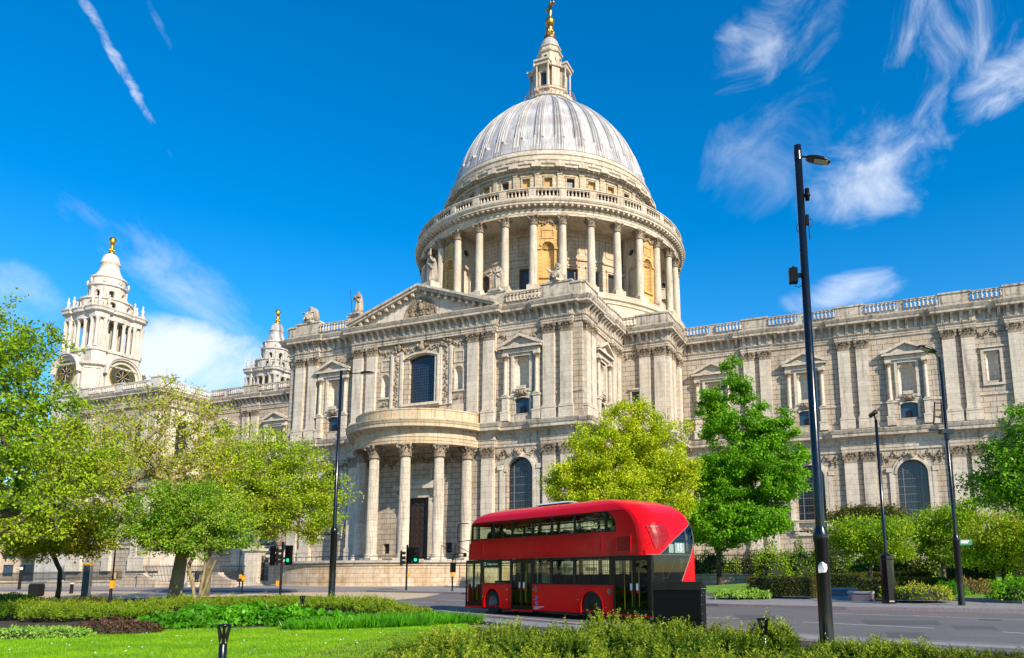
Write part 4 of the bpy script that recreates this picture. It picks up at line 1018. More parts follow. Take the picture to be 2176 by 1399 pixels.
def west_tower(cx, cy, mat, name_lab):
    tw = MB(); B = 5.6; c = 1.7; S_T = Matrix.Diagonal((.86, .86, 1, 1))
    tw.set(Matrix.Translation((cx, cy, 0)))
    oct_ = [(-B+c, -B), (B-c, -B), (B, -B+c), (B, B-c), (B-c, B), (-B+c, B), (-B, B-c), (-B, -B+c)]
    tw.prism(oct_, 0, 39.0)
    root = tw.build('west_tower', mat, cath, name_lab)
    tr = MB(Matrix.Translation((cx, cy, 0)))
    tr.sweep(oct_, [(0, 33.0), (.25, 33.1), (.25, 34.1), (0, 34.3)], True)
    tr.sweep(oct_, [(0, 38.0), (.15, 38.1), (.2, 38.5), (.7, 38.7), (.75, 39.0), (0, 39.3)], True)
    for k in range(4):
        T = Matrix.Translation((cx, cy, 0)) @ Matrix.Rotation(R_(90*k), 4, 'Z') @ wf(0, -B)
        tr.set(T)
        a_ = [(3.1*cos(PI*i/16), 37.3+3.1*sin(PI*i/16)) for i in range(17)]
        tr.poly_w([(p[0]*1.0, p[1]) for p in a_], -.5, .50); band(tr, a_, .30, 0, .95); band(tr, [(p[0]*1.1, 37.3+(p[1]-37.3)*1.1) for p in a_], .18, 0, 1.15)
        tr.box(-3.1, 3.1, -.2, .5, 33.6, 37.3)
        for s in (-1, 1): tr.box(s*3.7-.2, s*3.7+.2, 0, .3, 34.3, 38.1)
    tr.set(Matrix.Translation((cx, cy, 0)) @ S_T)
    # columned stage: lobed plan
    core = [(-3.9, -5.0), (3.9, -5.0), (5.0, -3.9), (5.0, 3.9), (3.9, 5.0), (-3.9, 5.0), (-5.0, 3.9), (-5.0, -3.9)]
    def lobed(off):
        pts = []
        for k in range(4):
            a = R_(90*k); r = lambda x, y: (x*cos(a)-y*sin(a), x*sin(a)+y*cos(a))
            for q in ((-5.5, -4.7), (-4.7, -5.5), (-2.9, -5.5), (-2.6, -5.0), (-1.2, -5.4), (0, -5.5), (1.2, -5.4), (2.6, -5.0), (2.9, -5.5), (4.7, -5.5)): pts.append(r(*q))
        return pts
    lp = lobed(0)
    tr.sweep(lp, [(-.6, 39.3), (0, 39.3), (0, 41.6), (.3, 41.7), (.35, 42.1), (0, 42.3), (-.6, 42.4)], True); tr.prism(core, 39.3, 42.3)
    tr.sweep(lp, [(-1.5, 47.9), (0, 47.9), (.05, 48.5), (.1, 48.9), (.7, 49.1), (.75, 49.5), (.95, 49.75), (.95, 49.9), (-1.5, 50.1)], True)
    tr.prism(core, 48.2, 50.1)
    for k in range(8): a = R_(45*k); tr.box(3.3*cos(a)-.5, 3.3*cos(a)+.5, 3.3*sin(a)-.5, 3.3*sin(a)+.5, 42.3, 48.2)
    tr.lathe([(2.3, 42.3), (2.3, 48.2)], n=12)
    for k in range(4):
        tr.set(Matrix.Translation((cx, cy, 0)) @ S_T @ Matrix.Rotation(R_(90*k), 4, 'Z'))
        tr.box(-4.9, -3.5, -4.9, -3.5, 42.3, 48)
        for x, y in ((-5.1, -5.1), (-3.4, -5.1), (-5.1, -3.4), (-2.6, -4.5), (2.6, -4.5), (-1.0, -4.9), (1.0, -4.9)):
            tr.lathe([(.5, 42.3), (.5, 42.5), (.38, 42.8), (.33, 47.2), (.42, 47.5), (.55, 47.9)], x, y, 10)
        for x, y in ((-5.0, -5.0), (-3.0, -5.1), (3.0, -5.1)):
            tr.box(x-.4, x+.4, y-.4, y+.4, 50.0, 50.7); tr.lathe([(.15, 50.7), (.4, 50.9), (.2, 51.1), (.42, 51.6), (.12, 52.1), (.22, 52.4), (.02, 52.7)], x, y, 8)
        # scroll buttress on the diagonal
        sc = [(2.6, 50.0), (5.6, 50.0), (5.3, 50.9), (4.3, 51.6), (3.6, 52.6), (3.2, 53.6), (2.6, 54.0)]
        tr.set(Matrix.Translation((cx, cy, 0)) @ Matrix.Rotation(R_(90*k+45), 4, 'Z') @ wf(0, 0, -90)); 
        tr.set(Matrix.Translation((cx, cy, 0)) @ Matrix.Rotation(R_(90*k+45), 4, 'Z')); tr.add([(u, -.35, z) for u, z in sc]+[(u, .35, z) for u, z in sc],
              [tuple(range(7)), tuple(range(7, 14))[::-1]]+[(i, (i+1) % 7, 7+(i+1) % 7, 7+i) for i in range(7)])
    tr.build('column_stage', mat, root)
    up = MB(Matrix.Translation((cx, cy, 0)))
    # two open arcaded stages
    for r0, z0, z1, zs, hw in ((4.3, 50.0, 52.0, 51.0, .55), (3.0, 52.0, 55.0, 53.7, .42)):
        for k in range(8):
            T = cylf(cx, cy, r0, 45*k+22.5); hf = PI*r0/8; op = arch(0, hw, z0+.35, zs, 8)
            up.set(T); up.sheetpoly([(-hf+i*hf/3, z0) for i in range(6)]+[(hf, z0), (hf, z1)]+[(hf-i*hf/3, z1) for i in range(1, 6)]+[(-hf, z1)], [op], 0); up.reveal(op, -.5, 0); band(up, op[1:], .12, 0, .1)
    up.set(Matrix.Translation((cx, cy, 0)))
    up.lathe([(4.3, 51.9), (4.55, 52.0), (4.55, 52.3), (3.0, 52.4)], n=24, smooth=False)
    up.lathe([(3.0, 54.9), (3.35, 55.1), (3.35, 55.5), (2.9, 55.7), (2.9, 56.6), (3.1, 56.8), (3.1, 57.1), (2.7, 57.3)], n=24, smooth=False)
    up.lathe([(1.2, 50), (1.2, 55)], n=10)
    for k in range(8):
        a = PI/4*k; up.lathe([(.1, 0), (.28, .1), (.15, .3), (.3, .6), (.05, 1.0)], 3.35*sin(a), -3.35*cos(a), 7, z0=55.5); up.box(3.0*sin(a)-.18, 3.0*sin(a)+.18, -3.0*cos(a)-.18, -3.0*cos(a)+.18, 52.3, 54.9)
    up.build('arcaded_stage', mat, root)
    ds = MB(Matrix.Translation((cx, cy, 0)))
    ds.lathe([(2.7, 57.2), (2.4, 57.6), (1.95, 58.3), (1.65, 59.2), (1.55, 60.0), (1.75, 60.15), (1.75, 60.35), (1.55, 60.45), (1.5, 61.1), (1.2, 61.8), (.7, 62.2), (.4, 62.3)], n=24)
    ds.build('bell_roof', 'lead' if mat != 'white' else mat, root)
    g = MB(Matrix.Translation((cx, cy, 0))); g.lathe([(.55, 62.2), (.6, 62.5), (.35, 62.8), (.3, 63.2), (.4, 63.5), (.28, 64.0), (.35, 64.2), (.55, 64.5), (.64, 64.95), (.58, 65.4), (.35, 65.7), (.05, 65.85)], n=14)
    for k in range(5): a = 2*PI*k/5; g.blob((.42*sin(a), -.42*cos(a), 63.1), .2, (1, 1, 1.5))
    g.build('gilded_pineapple', 'gold', root)
    return root
M['clock'] = simple('clock_ring', (.05, .05, .045), .5)
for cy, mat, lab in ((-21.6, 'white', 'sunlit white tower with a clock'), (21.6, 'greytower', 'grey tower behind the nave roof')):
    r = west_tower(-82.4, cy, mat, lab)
    for k in ((0, 1) if cy < 0 else ()):
        T = Matrix.Translation((-82.4, cy, 0)) @ Matrix.Rotation(R_(90*k), 4, 'Z') @ wf(0, -6.1)
        mb = MB(T); n = 40; ring = lambda r0, r1, w, nn=n: [((i), 0) for i in range(nn)]
        def annul(mb, r0, r1, w0, w1):
            for i in range(n):
                a, b = 2*PI*i/n, 2*PI*(i+1)/n
                mb.poly_w([(r0*cos(a), 37.2+r0*sin(a)), (r1*cos(a), 37.2+r1*sin(a)), (r1*cos(b), 37.2+r1*sin(b)), (r0*cos(b), 37.2+r0*sin(b))], w0, w1)
        annul(mb, 1.35, 2.35, .1, .16); ck = mb.build('clock_dial', 'clock', r)
        mb = MB(T); annul(mb, 2.3, 2.5, .1, .24); annul(mb, 1.3, 1.4, .1, .24)
        def rbar(a, off, r0, r1, wd):      # radial bar of a Roman numeral
            ca, sa = sin(a), cos(a); c0 = (r0*ca+off*sa, 37.2+r0*sa-off*ca); c1 = (r1*ca+off*sa, 37.2+r1*sa-off*ca)
            dx, dz = sa*wd/2, -ca*wd/2; mb.poly_w([(c0[0]+dx, c0[1]+dz), (c0[0]-dx, c0[1]-dz), (c1[0]-dx, c1[1]-dz), (c1[0]+dx, c1[1]+dz)][::-1], .16, .22)
        def dbar(a, o0, o1, r0, r1, wd):
            ca, sa = sin(a), cos(a); P_ = Vector((r0*ca+o0*sa, 37.2+r0*sa-o0*ca)); Q_ = Vector((r1*ca+o1*sa, 37.2+r1*sa-o1*ca)); d = (Q_-P_).normalized(); nn = Vector((-d.y, d.x))*wd/2
            mb.poly_w([tuple(P_+nn), tuple(P_-nn), tuple(Q_-nn), tuple(Q_+nn)], .16, .22)
        rom = ['XII', 'I', 'II', 'III', 'IIII', 'V', 'VI', 'VII', 'VIII', 'IX', 'X', 'XI']
        for h, t in enumerate(rom):
            a = 2*PI*h/12; wds = {'I': .12, 'V': .26, 'X': .26}; tot = sum(wds[q] for q in t); x = tot/2
            for q in t:
                w = wds[q]; c0 = x-w/2
                if q == 'I': rbar(a, c0, 1.5, 2.2, .07)
                elif q == 'V': dbar(a, c0, c0+.09, 1.5, 2.2, .08); dbar(a, c0, c0-.09, 1.5, 2.2, .05)
                else: dbar(a, c0-.09, c0+.09, 1.5, 2.2, .05); dbar(a, c0+.09, c0-.09, 1.5, 2.2, .08)
                x -= w
        mb.build('numerals', 'gold', ck)
        mb = MB(T); mb.tube((-.25, .3, 36.9), (1.35, .3, 38.9), .09, .05, 5); mb.tube((.1, .3, 37.4), (-.9, .3, 36.3), .10, .05, 5); mb.build('clock_hands', 'gold', ck)
        mb = MB(T); mb.poly_w([(1.32*cos(2*PI*i/n), 37.2+1.32*sin(2*PI*i/n)) for i in range(n)], .02, .05); mb.build('clock_opening', 'dark', ck)
        mb = MB(T)
        for i in range(8): a = 2*PI*i/8; mb.tube((.3*cos(a), .12, 37.2+.3*sin(a)), (1.32*cos(a), .12, 37.2+1.32*sin(a)), .05, n=4)
        mb.build('spokes', 'white', ck)

# ------------------------------------------------------------------ statues
def skin_mesh(name, joints, edges, mat, parent, sub=2, folds=0.0):
    me = bpy.data.meshes.new(name); me.from_pydata([j[0] for j in joints], edges, [])
    o = bpy.data.objects.new(name, me); COL.objects.link(o)
    if parent: o.parent = parent
    me.materials.append(M[mat] if isinstance(mat, str) else mat)
    md = o.modifiers.new('skin', 'SKIN'); md.use_smooth_shade = True; md.branch_smoothing = .6
    sv = me.skin_vertices[0].data
    for i, j in enumerate(joints):
        r = j[1]; sv[i].radius = (r, r) if isinstance(r, (int, float)) else r
    sv[0].use_root = True
    sb = o.modifiers.new('sub', 'SUBSURF'); sb.levels = sb.render_levels = sub
    return o
def robe(mb, prof, folds=9, amp=.10, seed=0, cx=0, cy=0, n=54):
    """draped skirt / cloak: prof = (z, rx, ry, ox, oy)"""
    rg = random.Random(seed); ph = [rg.uniform(0, 6.28) for _ in range(4)]; vs = []; fs = []
    zmax = prof[-1][0]
    for (z, rx, ry, ox, oy) in prof:
        k = amp*(1-.7*(z/zmax))
        for i in range(n):
            a = 2*PI*i/n; f = 1+k*(sin(folds*a+ph[0]+z*1.2)+.6*sin((folds*2-3)*a+ph[1]-z*.8))
            vs.append((cx+ox+rx*f*cos(a), cy+oy+ry*f*sin(a), z))
    for r in range(len(prof)-1):
        for i in range(n): j = (i+1) % n; fs.append((r*n+i, r*n+j, (r+1)*n+j, (r+1)*n+i))
    fs += [tuple(range(n))[::-1], tuple(range((len(prof)-1)*n, len(prof)*n))]
    mb.add(vs, fs, True)
def face_head(mb, c, r, yaw=0.0, beard=True, tilt=0.0):
    T0 = mb.T; mb.set(Matrix.Translation(c) @ Matrix.Rotation(yaw, 4, 'Z') @ Matrix.Rotation(tilt, 4, 'X'))
    n, m = 16, 10; vs = []; fs = []
    for k in range(m+1):
        t = PI*k/m; z = -cos(t)*1.25; rr = sin(t)*(1.0 if z > 0 else 1.0-.22*abs(z))
        for i in range(n): a = 2*PI*i/n; vs.append((r*rr*.88*sin(a), -r*rr*cos(a), r*z))
    for k in range(m):
        for i in range(n): j = (i+1) % n; fs.append((k*n+i, k*n+j, (k+1)*n+j, (k+1)*n+i))
    mb.add(vs, fs, True)
    mb.blob((0, -r*1.05, -.05*r), r*.20, (.7, .9, 1.6)); mb.blob((0, -r*.9, .32*r), r*.5, (1.3, .5, .3))
    for s in (-1, 1): mb.blob((s*r*.38, -r*.82, .12*r), r*.15, (1.2, .6, .7)); mb.blob((s*r*.9, 0, 0), r*.2, (.5, .9, 1.4))
    mb.blob((0, -r*.86, -.48*r), r*.2, (1.6, .5, .5))
    rg = random.Random(3)
    for i in range(26):
        a = rg.uniform(0, 6.28); e = rg.uniform(.1, 1.3)
        d = Vector((cos(a)*cos(e)*.9, sin(a)*cos(e)*.95+.12, sin(e)*1.2)); mb.blob(d*r, r*rg.uniform(.22, .38))
    if beard:
        for i in range(10): mb.blob((rg.uniform(-.4, .4)*r, -r*rg.uniform(.55, .9), -r*rg.uniform(.8, 1.6)), r*rg.uniform(.2, .34))
    mb.set(T0)
def statue(name, label, loc, rz, kind, scale=1.0):
    t = thing(name, label, 'statue', loc, R_(rz), 'statues along the transept roofline')
    mt = 'statue'
    mb = MB(); mb.box(-.85, .85, -.75, .75, 0, .25) if kind != 'apex' else mb.box(-.95, .95, -.8, .8, 0, 1.0); mb.build('plinth', 'trim', t)
    z0 = .25 if kind != 'apex' else 1.0; s = scale
    if kind in ('stand', 'apex', 'spear'):
        j = [((0, 0, 1.5), .26), ((0, 0, 1.95), .25), ((0, .02, 2.35), .30), ((0, 0, 2.62), .12), ((0, -.02, 2.78), .10),
             ((.34, 0, 2.45), .15), ((-.34, 0, 2.45), .15)]
        E_ = [(0, 1), (1, 2), (2, 3), (3, 4), (2, 5), (2, 6)]
        if kind == 'spear': arms = [((.50, -.12, 2.05), .12), ((.18, -.45, 2.05), .08), ((.02, -.52, 2.1), .07), ((-.56, -.1, 2.0), .12), ((-.82, -.22, 1.72), .08), ((-.92, -.25, 1.66), .07)]
        elif kind == 'apex': arms = [((.52, -.1, 2.0), .13), ((.30, -.35, 2.35), .09), ((.22, -.35, 2.75), .08), ((-.55, -.15, 2.1), .12), ((-.95, -.25, 1.75), .09), ((-1.1, -.28, 1.70), .07)]
        else: arms = [((.46, -.2, 2.05), .12), ((.20, -.45, 1.9), .09), ((.08, -.48, 1.88), .07), ((-.52, -.2, 2.02), .12), ((-.80, -.40, 1.72), .09), ((-.98, -.5, 1.66), .07)]
        j += arms; E_ += [(5, 7), (7, 8), (8, 9), (6, 10), (10, 11), (11, 12)]
        # legs
        j += [((.15, 0, .9), .20), ((.18, -.05, .2), .12), ((.18, -.25, .06), .09), ((-.15, -.08, .9), .20), ((-.2, -.2, .2), .12), ((-.2, -.42, .06), .09)]
        E_ += [(0, 13), (13, 14), (14, 15), (0, 16), (16, 17), (17, 18)]
        b = skin_mesh('body', [((p[0]*s, p[1]*s, z0+p[2]*s), r*s) for p, r in j], E_, mt, t)
        mb = MB(Matrix.Translation((0, 0, z0)) @ Matrix.Scale(s, 4))
        robe(mb, [(.12, .52, .46, 0, .02), (.5, .48, .42, 0, .02), (1.0, .42, .36, 0, 0), (1.5, .38, .32, 0, 0), (1.9, .34, .28, 0, 0), (2.3, .40, .28, 0, 0), (2.5, .30, .22, 0, 0)], 8, .11, hash(kind) % 7)
        robe(mb, [(.05, .34, .26, .30, .18), (.7, .30, .26, .30, .18), (1.4, .26, .24, .28, .14), (2.0, .26, .22, .26, .08), (2.45, .22, .18, .18, .04)], 6, .16, 3, n=36)
        for k in range(7): q = k/6; mb.tube((-.36+.72*q, -.26+.05*abs(q-.5), 2.25-.75*q), (-.30+.72*q, -.30, 2.2-.75*q-.12), .10, .09, 6)
        mb.build('robe', mt, t)
        mb = MB(Matrix.Translation((0, 0, z0)) @ Matrix.Scale(s, 4)); face_head(mb, Vector((0, -.04, 2.98)), .19, R_(-25), kind != 'apex'); mb.build('head', mt, t)
        mb = MB(Matrix.Translation((0, 0, z0)) @ Matrix.Scale(s, 4))
        if kind == 'spear': mb.tube((-.78, -.2, .05), (-1.12, -.32, 3.3), .035, .025, 6); mb.build('spear', 'iron', t)
        elif kind == 'apex': mb.box(.05, .38, -.5, -.34, 2.7, 3.1); mb.tube((.2, -.4, 2.8), (.32, -.36, 3.35), .10, .06, 6); mb.build('scroll', mt, t)
        else: mb.tube((-.6, -.42, 1.35), (-1.25, -.55, 1.95), .05, .04, 6); mb.build('sword', mt, t)
    else:
        j = [((0, .1, .75), .34), ((0, .12, 1.15), .28), ((0, .05, 1.55), .30), ((0, -.02, 1.8), .12), ((0, -.06, 1.92), .10), ((.34, .02, 1.6), .15), ((-.34, .02, 1.6), .15),
             ((.50, -.1, 1.2), .12), ((.3, -.45, 1.05), .09), ((.15, -.55, 1.05), .07), ((-.52, -.1, 1.2), .12), ((-.45, -.5, 1.0), .09), ((-.4, -.62, 1.05), .07),
             ((.28, -.45, .8), .22), ((.32, -.65, .25), .13), ((.34, -.85, .08), .09), ((-.28, -.5, .85), .22), ((-.3, -.72, .28), .13), ((-.3, -.95, .08), .09)]
        E_ = [(0, 1), (1, 2), (2, 3), (3, 4), (2, 5), (2, 6), (5, 7), (7, 8), (8, 9), (6, 10), (10, 11), (11, 12), (0, 13), (13, 14), (14, 15), (0, 16), (16, 17), (17, 18)]
        skin_mesh('body', [((p[0]*s, p[1]*s, z0+p[2]*s), r*s) for p, r in j], E_, mt, t)
        mb = MB(Matrix.Translation((0, 0, z0)) @ Matrix.Scale(s, 4)); mb.box(-.6, .6, -.2, .65, 0, .6)
        robe(mb, [(.1, .58, .35, 0, -.45), (.5, .56, .42, 0, -.35), (.85, .52, .50, 0, -.15), (1.0, .42, .38, 0, .02), (1.3, .36, .3, 0, .08), (1.65, .38, .26, 0, .04), (1.8, .2, .15, 0, 0)], 8, .12, 2)
        if kind == 'wing': robe(mb, [(.1, .28, .30, .62, .25), (.7, .34, .34, .62, .2), (1.3, .30, .30, .56, .18), (1.6, .16, .2, .48, .15)], 5, .12, 4, n=30)
        mb.build('robe', mt, t)
        mb = MB(Matrix.Translation((0, 0, z0)) @ Matrix.Scale(s, 4)); face_head(mb, Vector((0, -.1, 2.12)), .19, R_(-30)); mb.build('head', mt, t)
        mb = MB(Matrix.Translation((0, 0, z0)) @ Matrix.Scale(s, 4)); mb.box(-.75, -.35, -.85, -.5, 1.0, 1.08) if kind == 'wing' else mb.set(mb.T @ Matrix.Translation((-.6, -.65, 1.15)) @ Matrix.Rotation(R_(50), 4, 'Y')); 
        if kind != 'wing': mb.box(-.35, .35, -.22, .22, 0, .07)
        mb.build('book', mt, t)
    return t
statue('seated_statue', 'seated stone figure with a winged beast at its side, at the left roof corner', (-17.6, YT+.05, 34.05), -12, 'wing', 1.12)
statue('standing_statue', 'robed standing stone figure holding a long spear, left of the pediment', (-10.0, YT-.1, 34.05), -10, 'spear', 1.05)
statue('standing_statue', 'tall robed stone figure with raised arm standing on the point of the pediment', (.55, -38.2, 35.85), -20, 'apex', 1.28)
statue('standing_statue', 'cloaked standing stone figure holding a sword, right of the pediment', (10.0, YT-.1, 34.05), -10, 'stand', 1.1)
statue('seated_statue', 'seated stone figure reading a book on the pedestal right of the pediment', (17.6, YT+.05, 34.05), -35, 'book', 1.12)
# ------------------------------------------------------------------ ground, road, pavements
def asphalt(name, c, sp=.35, scale=60, big=.25):
    m, t, p, o = new_mat(name); g = t.nodes.new('ShaderNodeNewGeometry'); P = g.outputs['Position']
    n1 = noise(t, P, scale, 3, .7); n2 = noise(t, P, .25, 5, .6, .5); n3 = noise(t, mapping(t, P, (.5, 2.5, 1)), .8, 5)
    col = mixc(t, ramp(t, n1, [(.40, (0, 0, 0)), (.62, (1, 1, 1))]), tuple(x*(1-sp) for x in c), tuple(min(1, x*(1+sp)) for x in c))
    col = mixc(t, mth(t, 'MULTIPLY', ramp(t, n2, [(.4, (0, 0, 0)), (.6, (1, 1, 1))]), big), col, tuple(x*.55 for x in c))
    col = mixc(t, mth(t, 'MULTIPLY', ramp(t, n3, [(.5, (0, 0, 0)), (.7, (1, 1, 1))]), big), col, tuple(x*1.5 for x in c))
    bp = N(t, 'ShaderNodeBump', i_Strength=.5, i_Distance=.01); t.links.new(n1, bp.inputs['Height']); t.links.new(bp.outputs[0], p.inputs['Normal'])
    t.links.new(col, p.inputs['Base Color']); p.inputs['Roughness'].default_value = .8; p.inputs['Specular IOR Level'].default_value = .3
    return m
def paving(name, c, bw, bh, rot=0):
    m, t, p, o = new_mat(name); g = t.nodes.new('ShaderNodeNewGeometry'); mp = t.nodes.new('ShaderNodeMapping'); mp.inputs['Rotation'].default_value = (0, 0, R_(rot)); t.links.new(g.outputs['Position'], mp.inputs[0])
    b = N(t, 'ShaderNodeTexBrick', offset=.5, i_Scale=1.0); b.inputs['Color1'].default_value = (*c, 1); b.inputs['Color2'].default_value = (*[x*.82 for x in c], 1); b.inputs['Mortar'].default_value = (*[x*.4 for x in c], 1)
    b.inputs['Mortar Size'].default_value = .012; b.inputs['Brick Width'].default_value = bw; b.inputs['Row Height'].default_value = bh; t.links.new(mp.outputs[0], b.inputs['Vector'])
    n = noise(t, g.outputs['Position'], 1.2, 6, .65); n2 = noise(t, g.outputs['Position'], 25, 4)
    col = mixc(t, .6, b.outputs[0], mixc(t, n, (.55, .55, .55), (1.35, 1.35, 1.35)), 'MULTIPLY'); col = mixc(t, .4, col, mixc(t, n2, (.6, .6, .6), (1.4, 1.4, 1.4)), 'MULTIPLY')
    t.links.new(col, p.inputs['Base Color']); p.inputs['Roughness'].default_value = .8
    return m
M['asphalt'] = asphalt('asphalt', (.150, .138, .140)); M['ground'] = asphalt('ground_paving', (.20, .19, .18), .2, 20)
M['beige'] = asphalt('buff_tone', (.52, .40, .27), .12, 40, .15)
M['pave'] = paving('york_stone_paving', (.27, .255, .255), .9, .6, 12)
M['kerb'] = simple('granite_kerb', (.25, .20, .21), .7, nscale=12, namt=.4)
M['soil'] = simple('soil', (.055, .035, .022), .95, nscale=8, namt=.5)
M['paint'] = simple('road_paint', (.72, .70, .68), .6, nscale=9, namt=.35); M['ypaint'] = simple('yellow_road_paint', (.52, .40, .14), .6, nscale=9, namt=.5)
def lawnmat(name, c1, c2):
    m, t, p, o = new_mat(name); g = t.nodes.new('ShaderNodeNewGeometry'); P = g.outputs['Position']
    n = noise(t, P, 40, 4, .7); n2 = noise(t, P, .6, 5, .6)
    col = mixc(t, ramp(t, n2, [(.35, (0, 0, 0)), (.65, (1, 1, 1))]), c1, c2); col = mixc(t, .6, col, mixc(t, n, (.4, .4, .4), (1.5, 1.5, 1.5)), 'MULTIPLY')
    t.links.new(col, p.inputs['Base Color']); p.inputs['Roughness'].default_value = .9
    bp = N(t, 'ShaderNodeBump', i_Strength=.8, i_Distance=.03); t.links.new(n, bp.inputs['Height']); t.links.new(bp.outputs[0], p.inputs['Normal'])
    return m
M['lawn'] = lawnmat('lawn_turf', (.10, .24, .012), (.16, .31, .015))
def clip(poly, ax, c, keep_gt):
    out = []
    for i in range(len(poly)):
        a, b = poly[i-1], poly[i]; da = (a[ax]-c)*(1 if keep_gt else -1); db = (b[ax]-c)*(1 if keep_gt else -1)
        if (da > 0) != (db > 0): t = da/(da-db); out.append((a[0]+(b[0]-a[0])*t, a[1]+(b[1]-a[1])*t))
        if db > 0: out.append(b)
    return out
def sheet(name, poly, dz, mat, kind='structure', skirt=0.0, cell=4.0, parent=None):
    poly = [(p[0], p[1]) for p in poly]; mb = MB(); xs = [p[0] for p in poly]; ys = [p[1] for p in poly]
    x0 = math.floor(min(xs)/cell)*cell
    while x0 < max(xs):
        col = clip(clip(poly, 0, x0, True), 0, x0+cell, False); y0 = math.floor(min(ys)/cell)*cell
        while len(col) > 2 and y0 < max(ys):
            c = clip(clip(col, 1, y0, True), 1, y0+cell, False)
            if len(c) > 2:
                tr = tessellate_polygon([[Vector((p[0], p[1], 0)) for p in c]]); fs = []
                for a, b, d in tr:
                    ar = (c[b][0]-c[a][0])*(c[d][1]-c[a][1])-(c[b][1]-c[a][1])*(c[d][0]-c[a][0])
                    if abs(ar) > 1e-7: fs.append((a, b, d) if ar > 0 else (a, d, b))
                mb.add([(p[0], p[1], gh(*p)+dz) for p in c], fs)
            y0 += cell
        x0 += cell
    if skirt:
        n = len(poly)
        for i in range(n):
            a, b = Vector(poly[i]), Vector(poly[(i+1) % n]); k = max(1, int((b-a).length/2))
            for j in range(k):
                p = a+(b-a)*j/k; q = a+(b-a)*(j+1)/k; mb.add([(*p, gh(*p)+dz-skirt), (*q, gh(*q)+dz-skirt), (*q, gh(*q)+dz), (*p, gh(*p)+dz)], [(0, 1, 2, 3)])
    o = mb.build(name, mat, parent)
    if parent is None: o['kind'] = kind
    return o
def xy(lst): return [tuple(G(*p)[:2]) for p in lst]
# one sheet to the horizon
mb = MB(); xs = list(range(-60, 101, 4)); ys = list(range(-132, -19, 4))
xs = [-2500, -600, -200, -100]+xs+[160, 300, 800, 2500]; ys = [-2500, -600, -240, -160]+ys+[40, 160, 600, 2500]
vs = [(x, y, gh(x, y) if abs(x) < 150 and -140 < y < 50 else (gh(-60, y) if x < -60 else 0.2 if y > -40 else 0)) for y in ys for x in xs]
mb.add(vs, [(j*len(xs)+i, j*len(xs)+i+1, (j+1)*len(xs)+i+1, (j+1)*len(xs)+i) for j in range(len(ys)-1) for i in range(len(xs)-1)])
struct('ground', mb, 'ground')
far_kerb = [(-250, 1253), (120, 1257), (560, 1259), (780, 1258), (985, 1263), (1250, 1278), (1530, 1289), (1800, 1296), (2176, 1302)]
near_kerb = [(985, 1313), (1100, 1326), (1280, 1341), (1500, 1350), (1665, 1353), (1760, 1362), (2176, 1384)]
fk = xy(far_kerb); nk = xy(near_kerb)
fk_r = fk+[(fk[-1][0]+40, fk[-1][1]-5)]; nk_r = nk+[(nk[-1][0]+50, nk[-1][1]-8)]
sheet('road', [(-60, -90), (-60, fk[0][1]-.2)]+fk_r+nk_r[::-1]+[(28, -84), (10, -80), (-20, -90)], .004, 'asphalt')
bz = xy([(-250, 1254), (120, 1257.6), (560, 1259.6), (780, 1258.6), (940, 1261.5), (900, 1270), (795, 1280), (640, 1290), (380, 1284), (-200, 1290)])
sheet('buff_road_area', bz, .008, 'beige')  # paler buff sheet over part of the road
sheet('pavement', fk_r+[(95, -30), (-60, -30), (-60, fk[0][1])], .125, 'pave', skirt=.13)
npv = nk_r+[(95, -98)]+xy([(2176, 1392), (1760, 1371), (1500, 1360), (1280, 1352), (1100, 1337), (990, 1323)])
sheet('near_pavement', npv, .12, 'pave', skirt=.13)
def strip(name, pts, w, dz, mat, kind='structure', skirt=0):
    L = []; Rr = []
    for i, p in enumerate(pts):
        a = Vector(pts[max(0, i-1)]); b = Vector(pts[min(len(pts)-1, i+1)]); d = (b-a).normalized(); n = Vector((-d.y, d.x))*w/2
        L.append(tuple(Vector(p)+n)); Rr.append(tuple(Vector(p)-n))
    return sheet(name, L+Rr[::-1], dz, mat, kind, skirt)
strip('kerb', [(p[0], p[1]) for p in fk_r], .30, .131, 'kerb', skirt=.14); strip('kerb', nk_r, .28, .126, 'kerb', skirt=.14)
for a, b in (((1704, 1322.5), (1985, 1336)), ((1440, 1312), (1572, 1315.5)), ((2130, 1344), (2300, 1354))): strip('lane_line', xy([a, b]), .11, .010, 'paint')
strip('edge_line', xy([(1530, 1298.5), (1700, 1302), (2000, 1312), (2300, 1322)]), .09, .010, 'paint')
strip('edge_line', xy([(900, 1293), (960, 1300.5), (1100, 1313), (1260, 1328)]), .12, .010, 'paint'); strip('lane_line', xy([(850, 1279), (925, 1281.5)]), .12, .012, 'paint'); strip('lane_line', xy([(930, 1275), (985, 1277)]), .10, .012, 'paint')
for pts in ([(1786, 1303.5), (1850, 1307), (1905, 1305), (1850, 1303)], [(1938, 1309), (1990, 1312.5), (2082, 1311), (2010, 1307.5)]):
    q = xy(pts); mb_p = q
    strip('yellow_marking', q+[q[0]], .13, .011, 'ypaint')

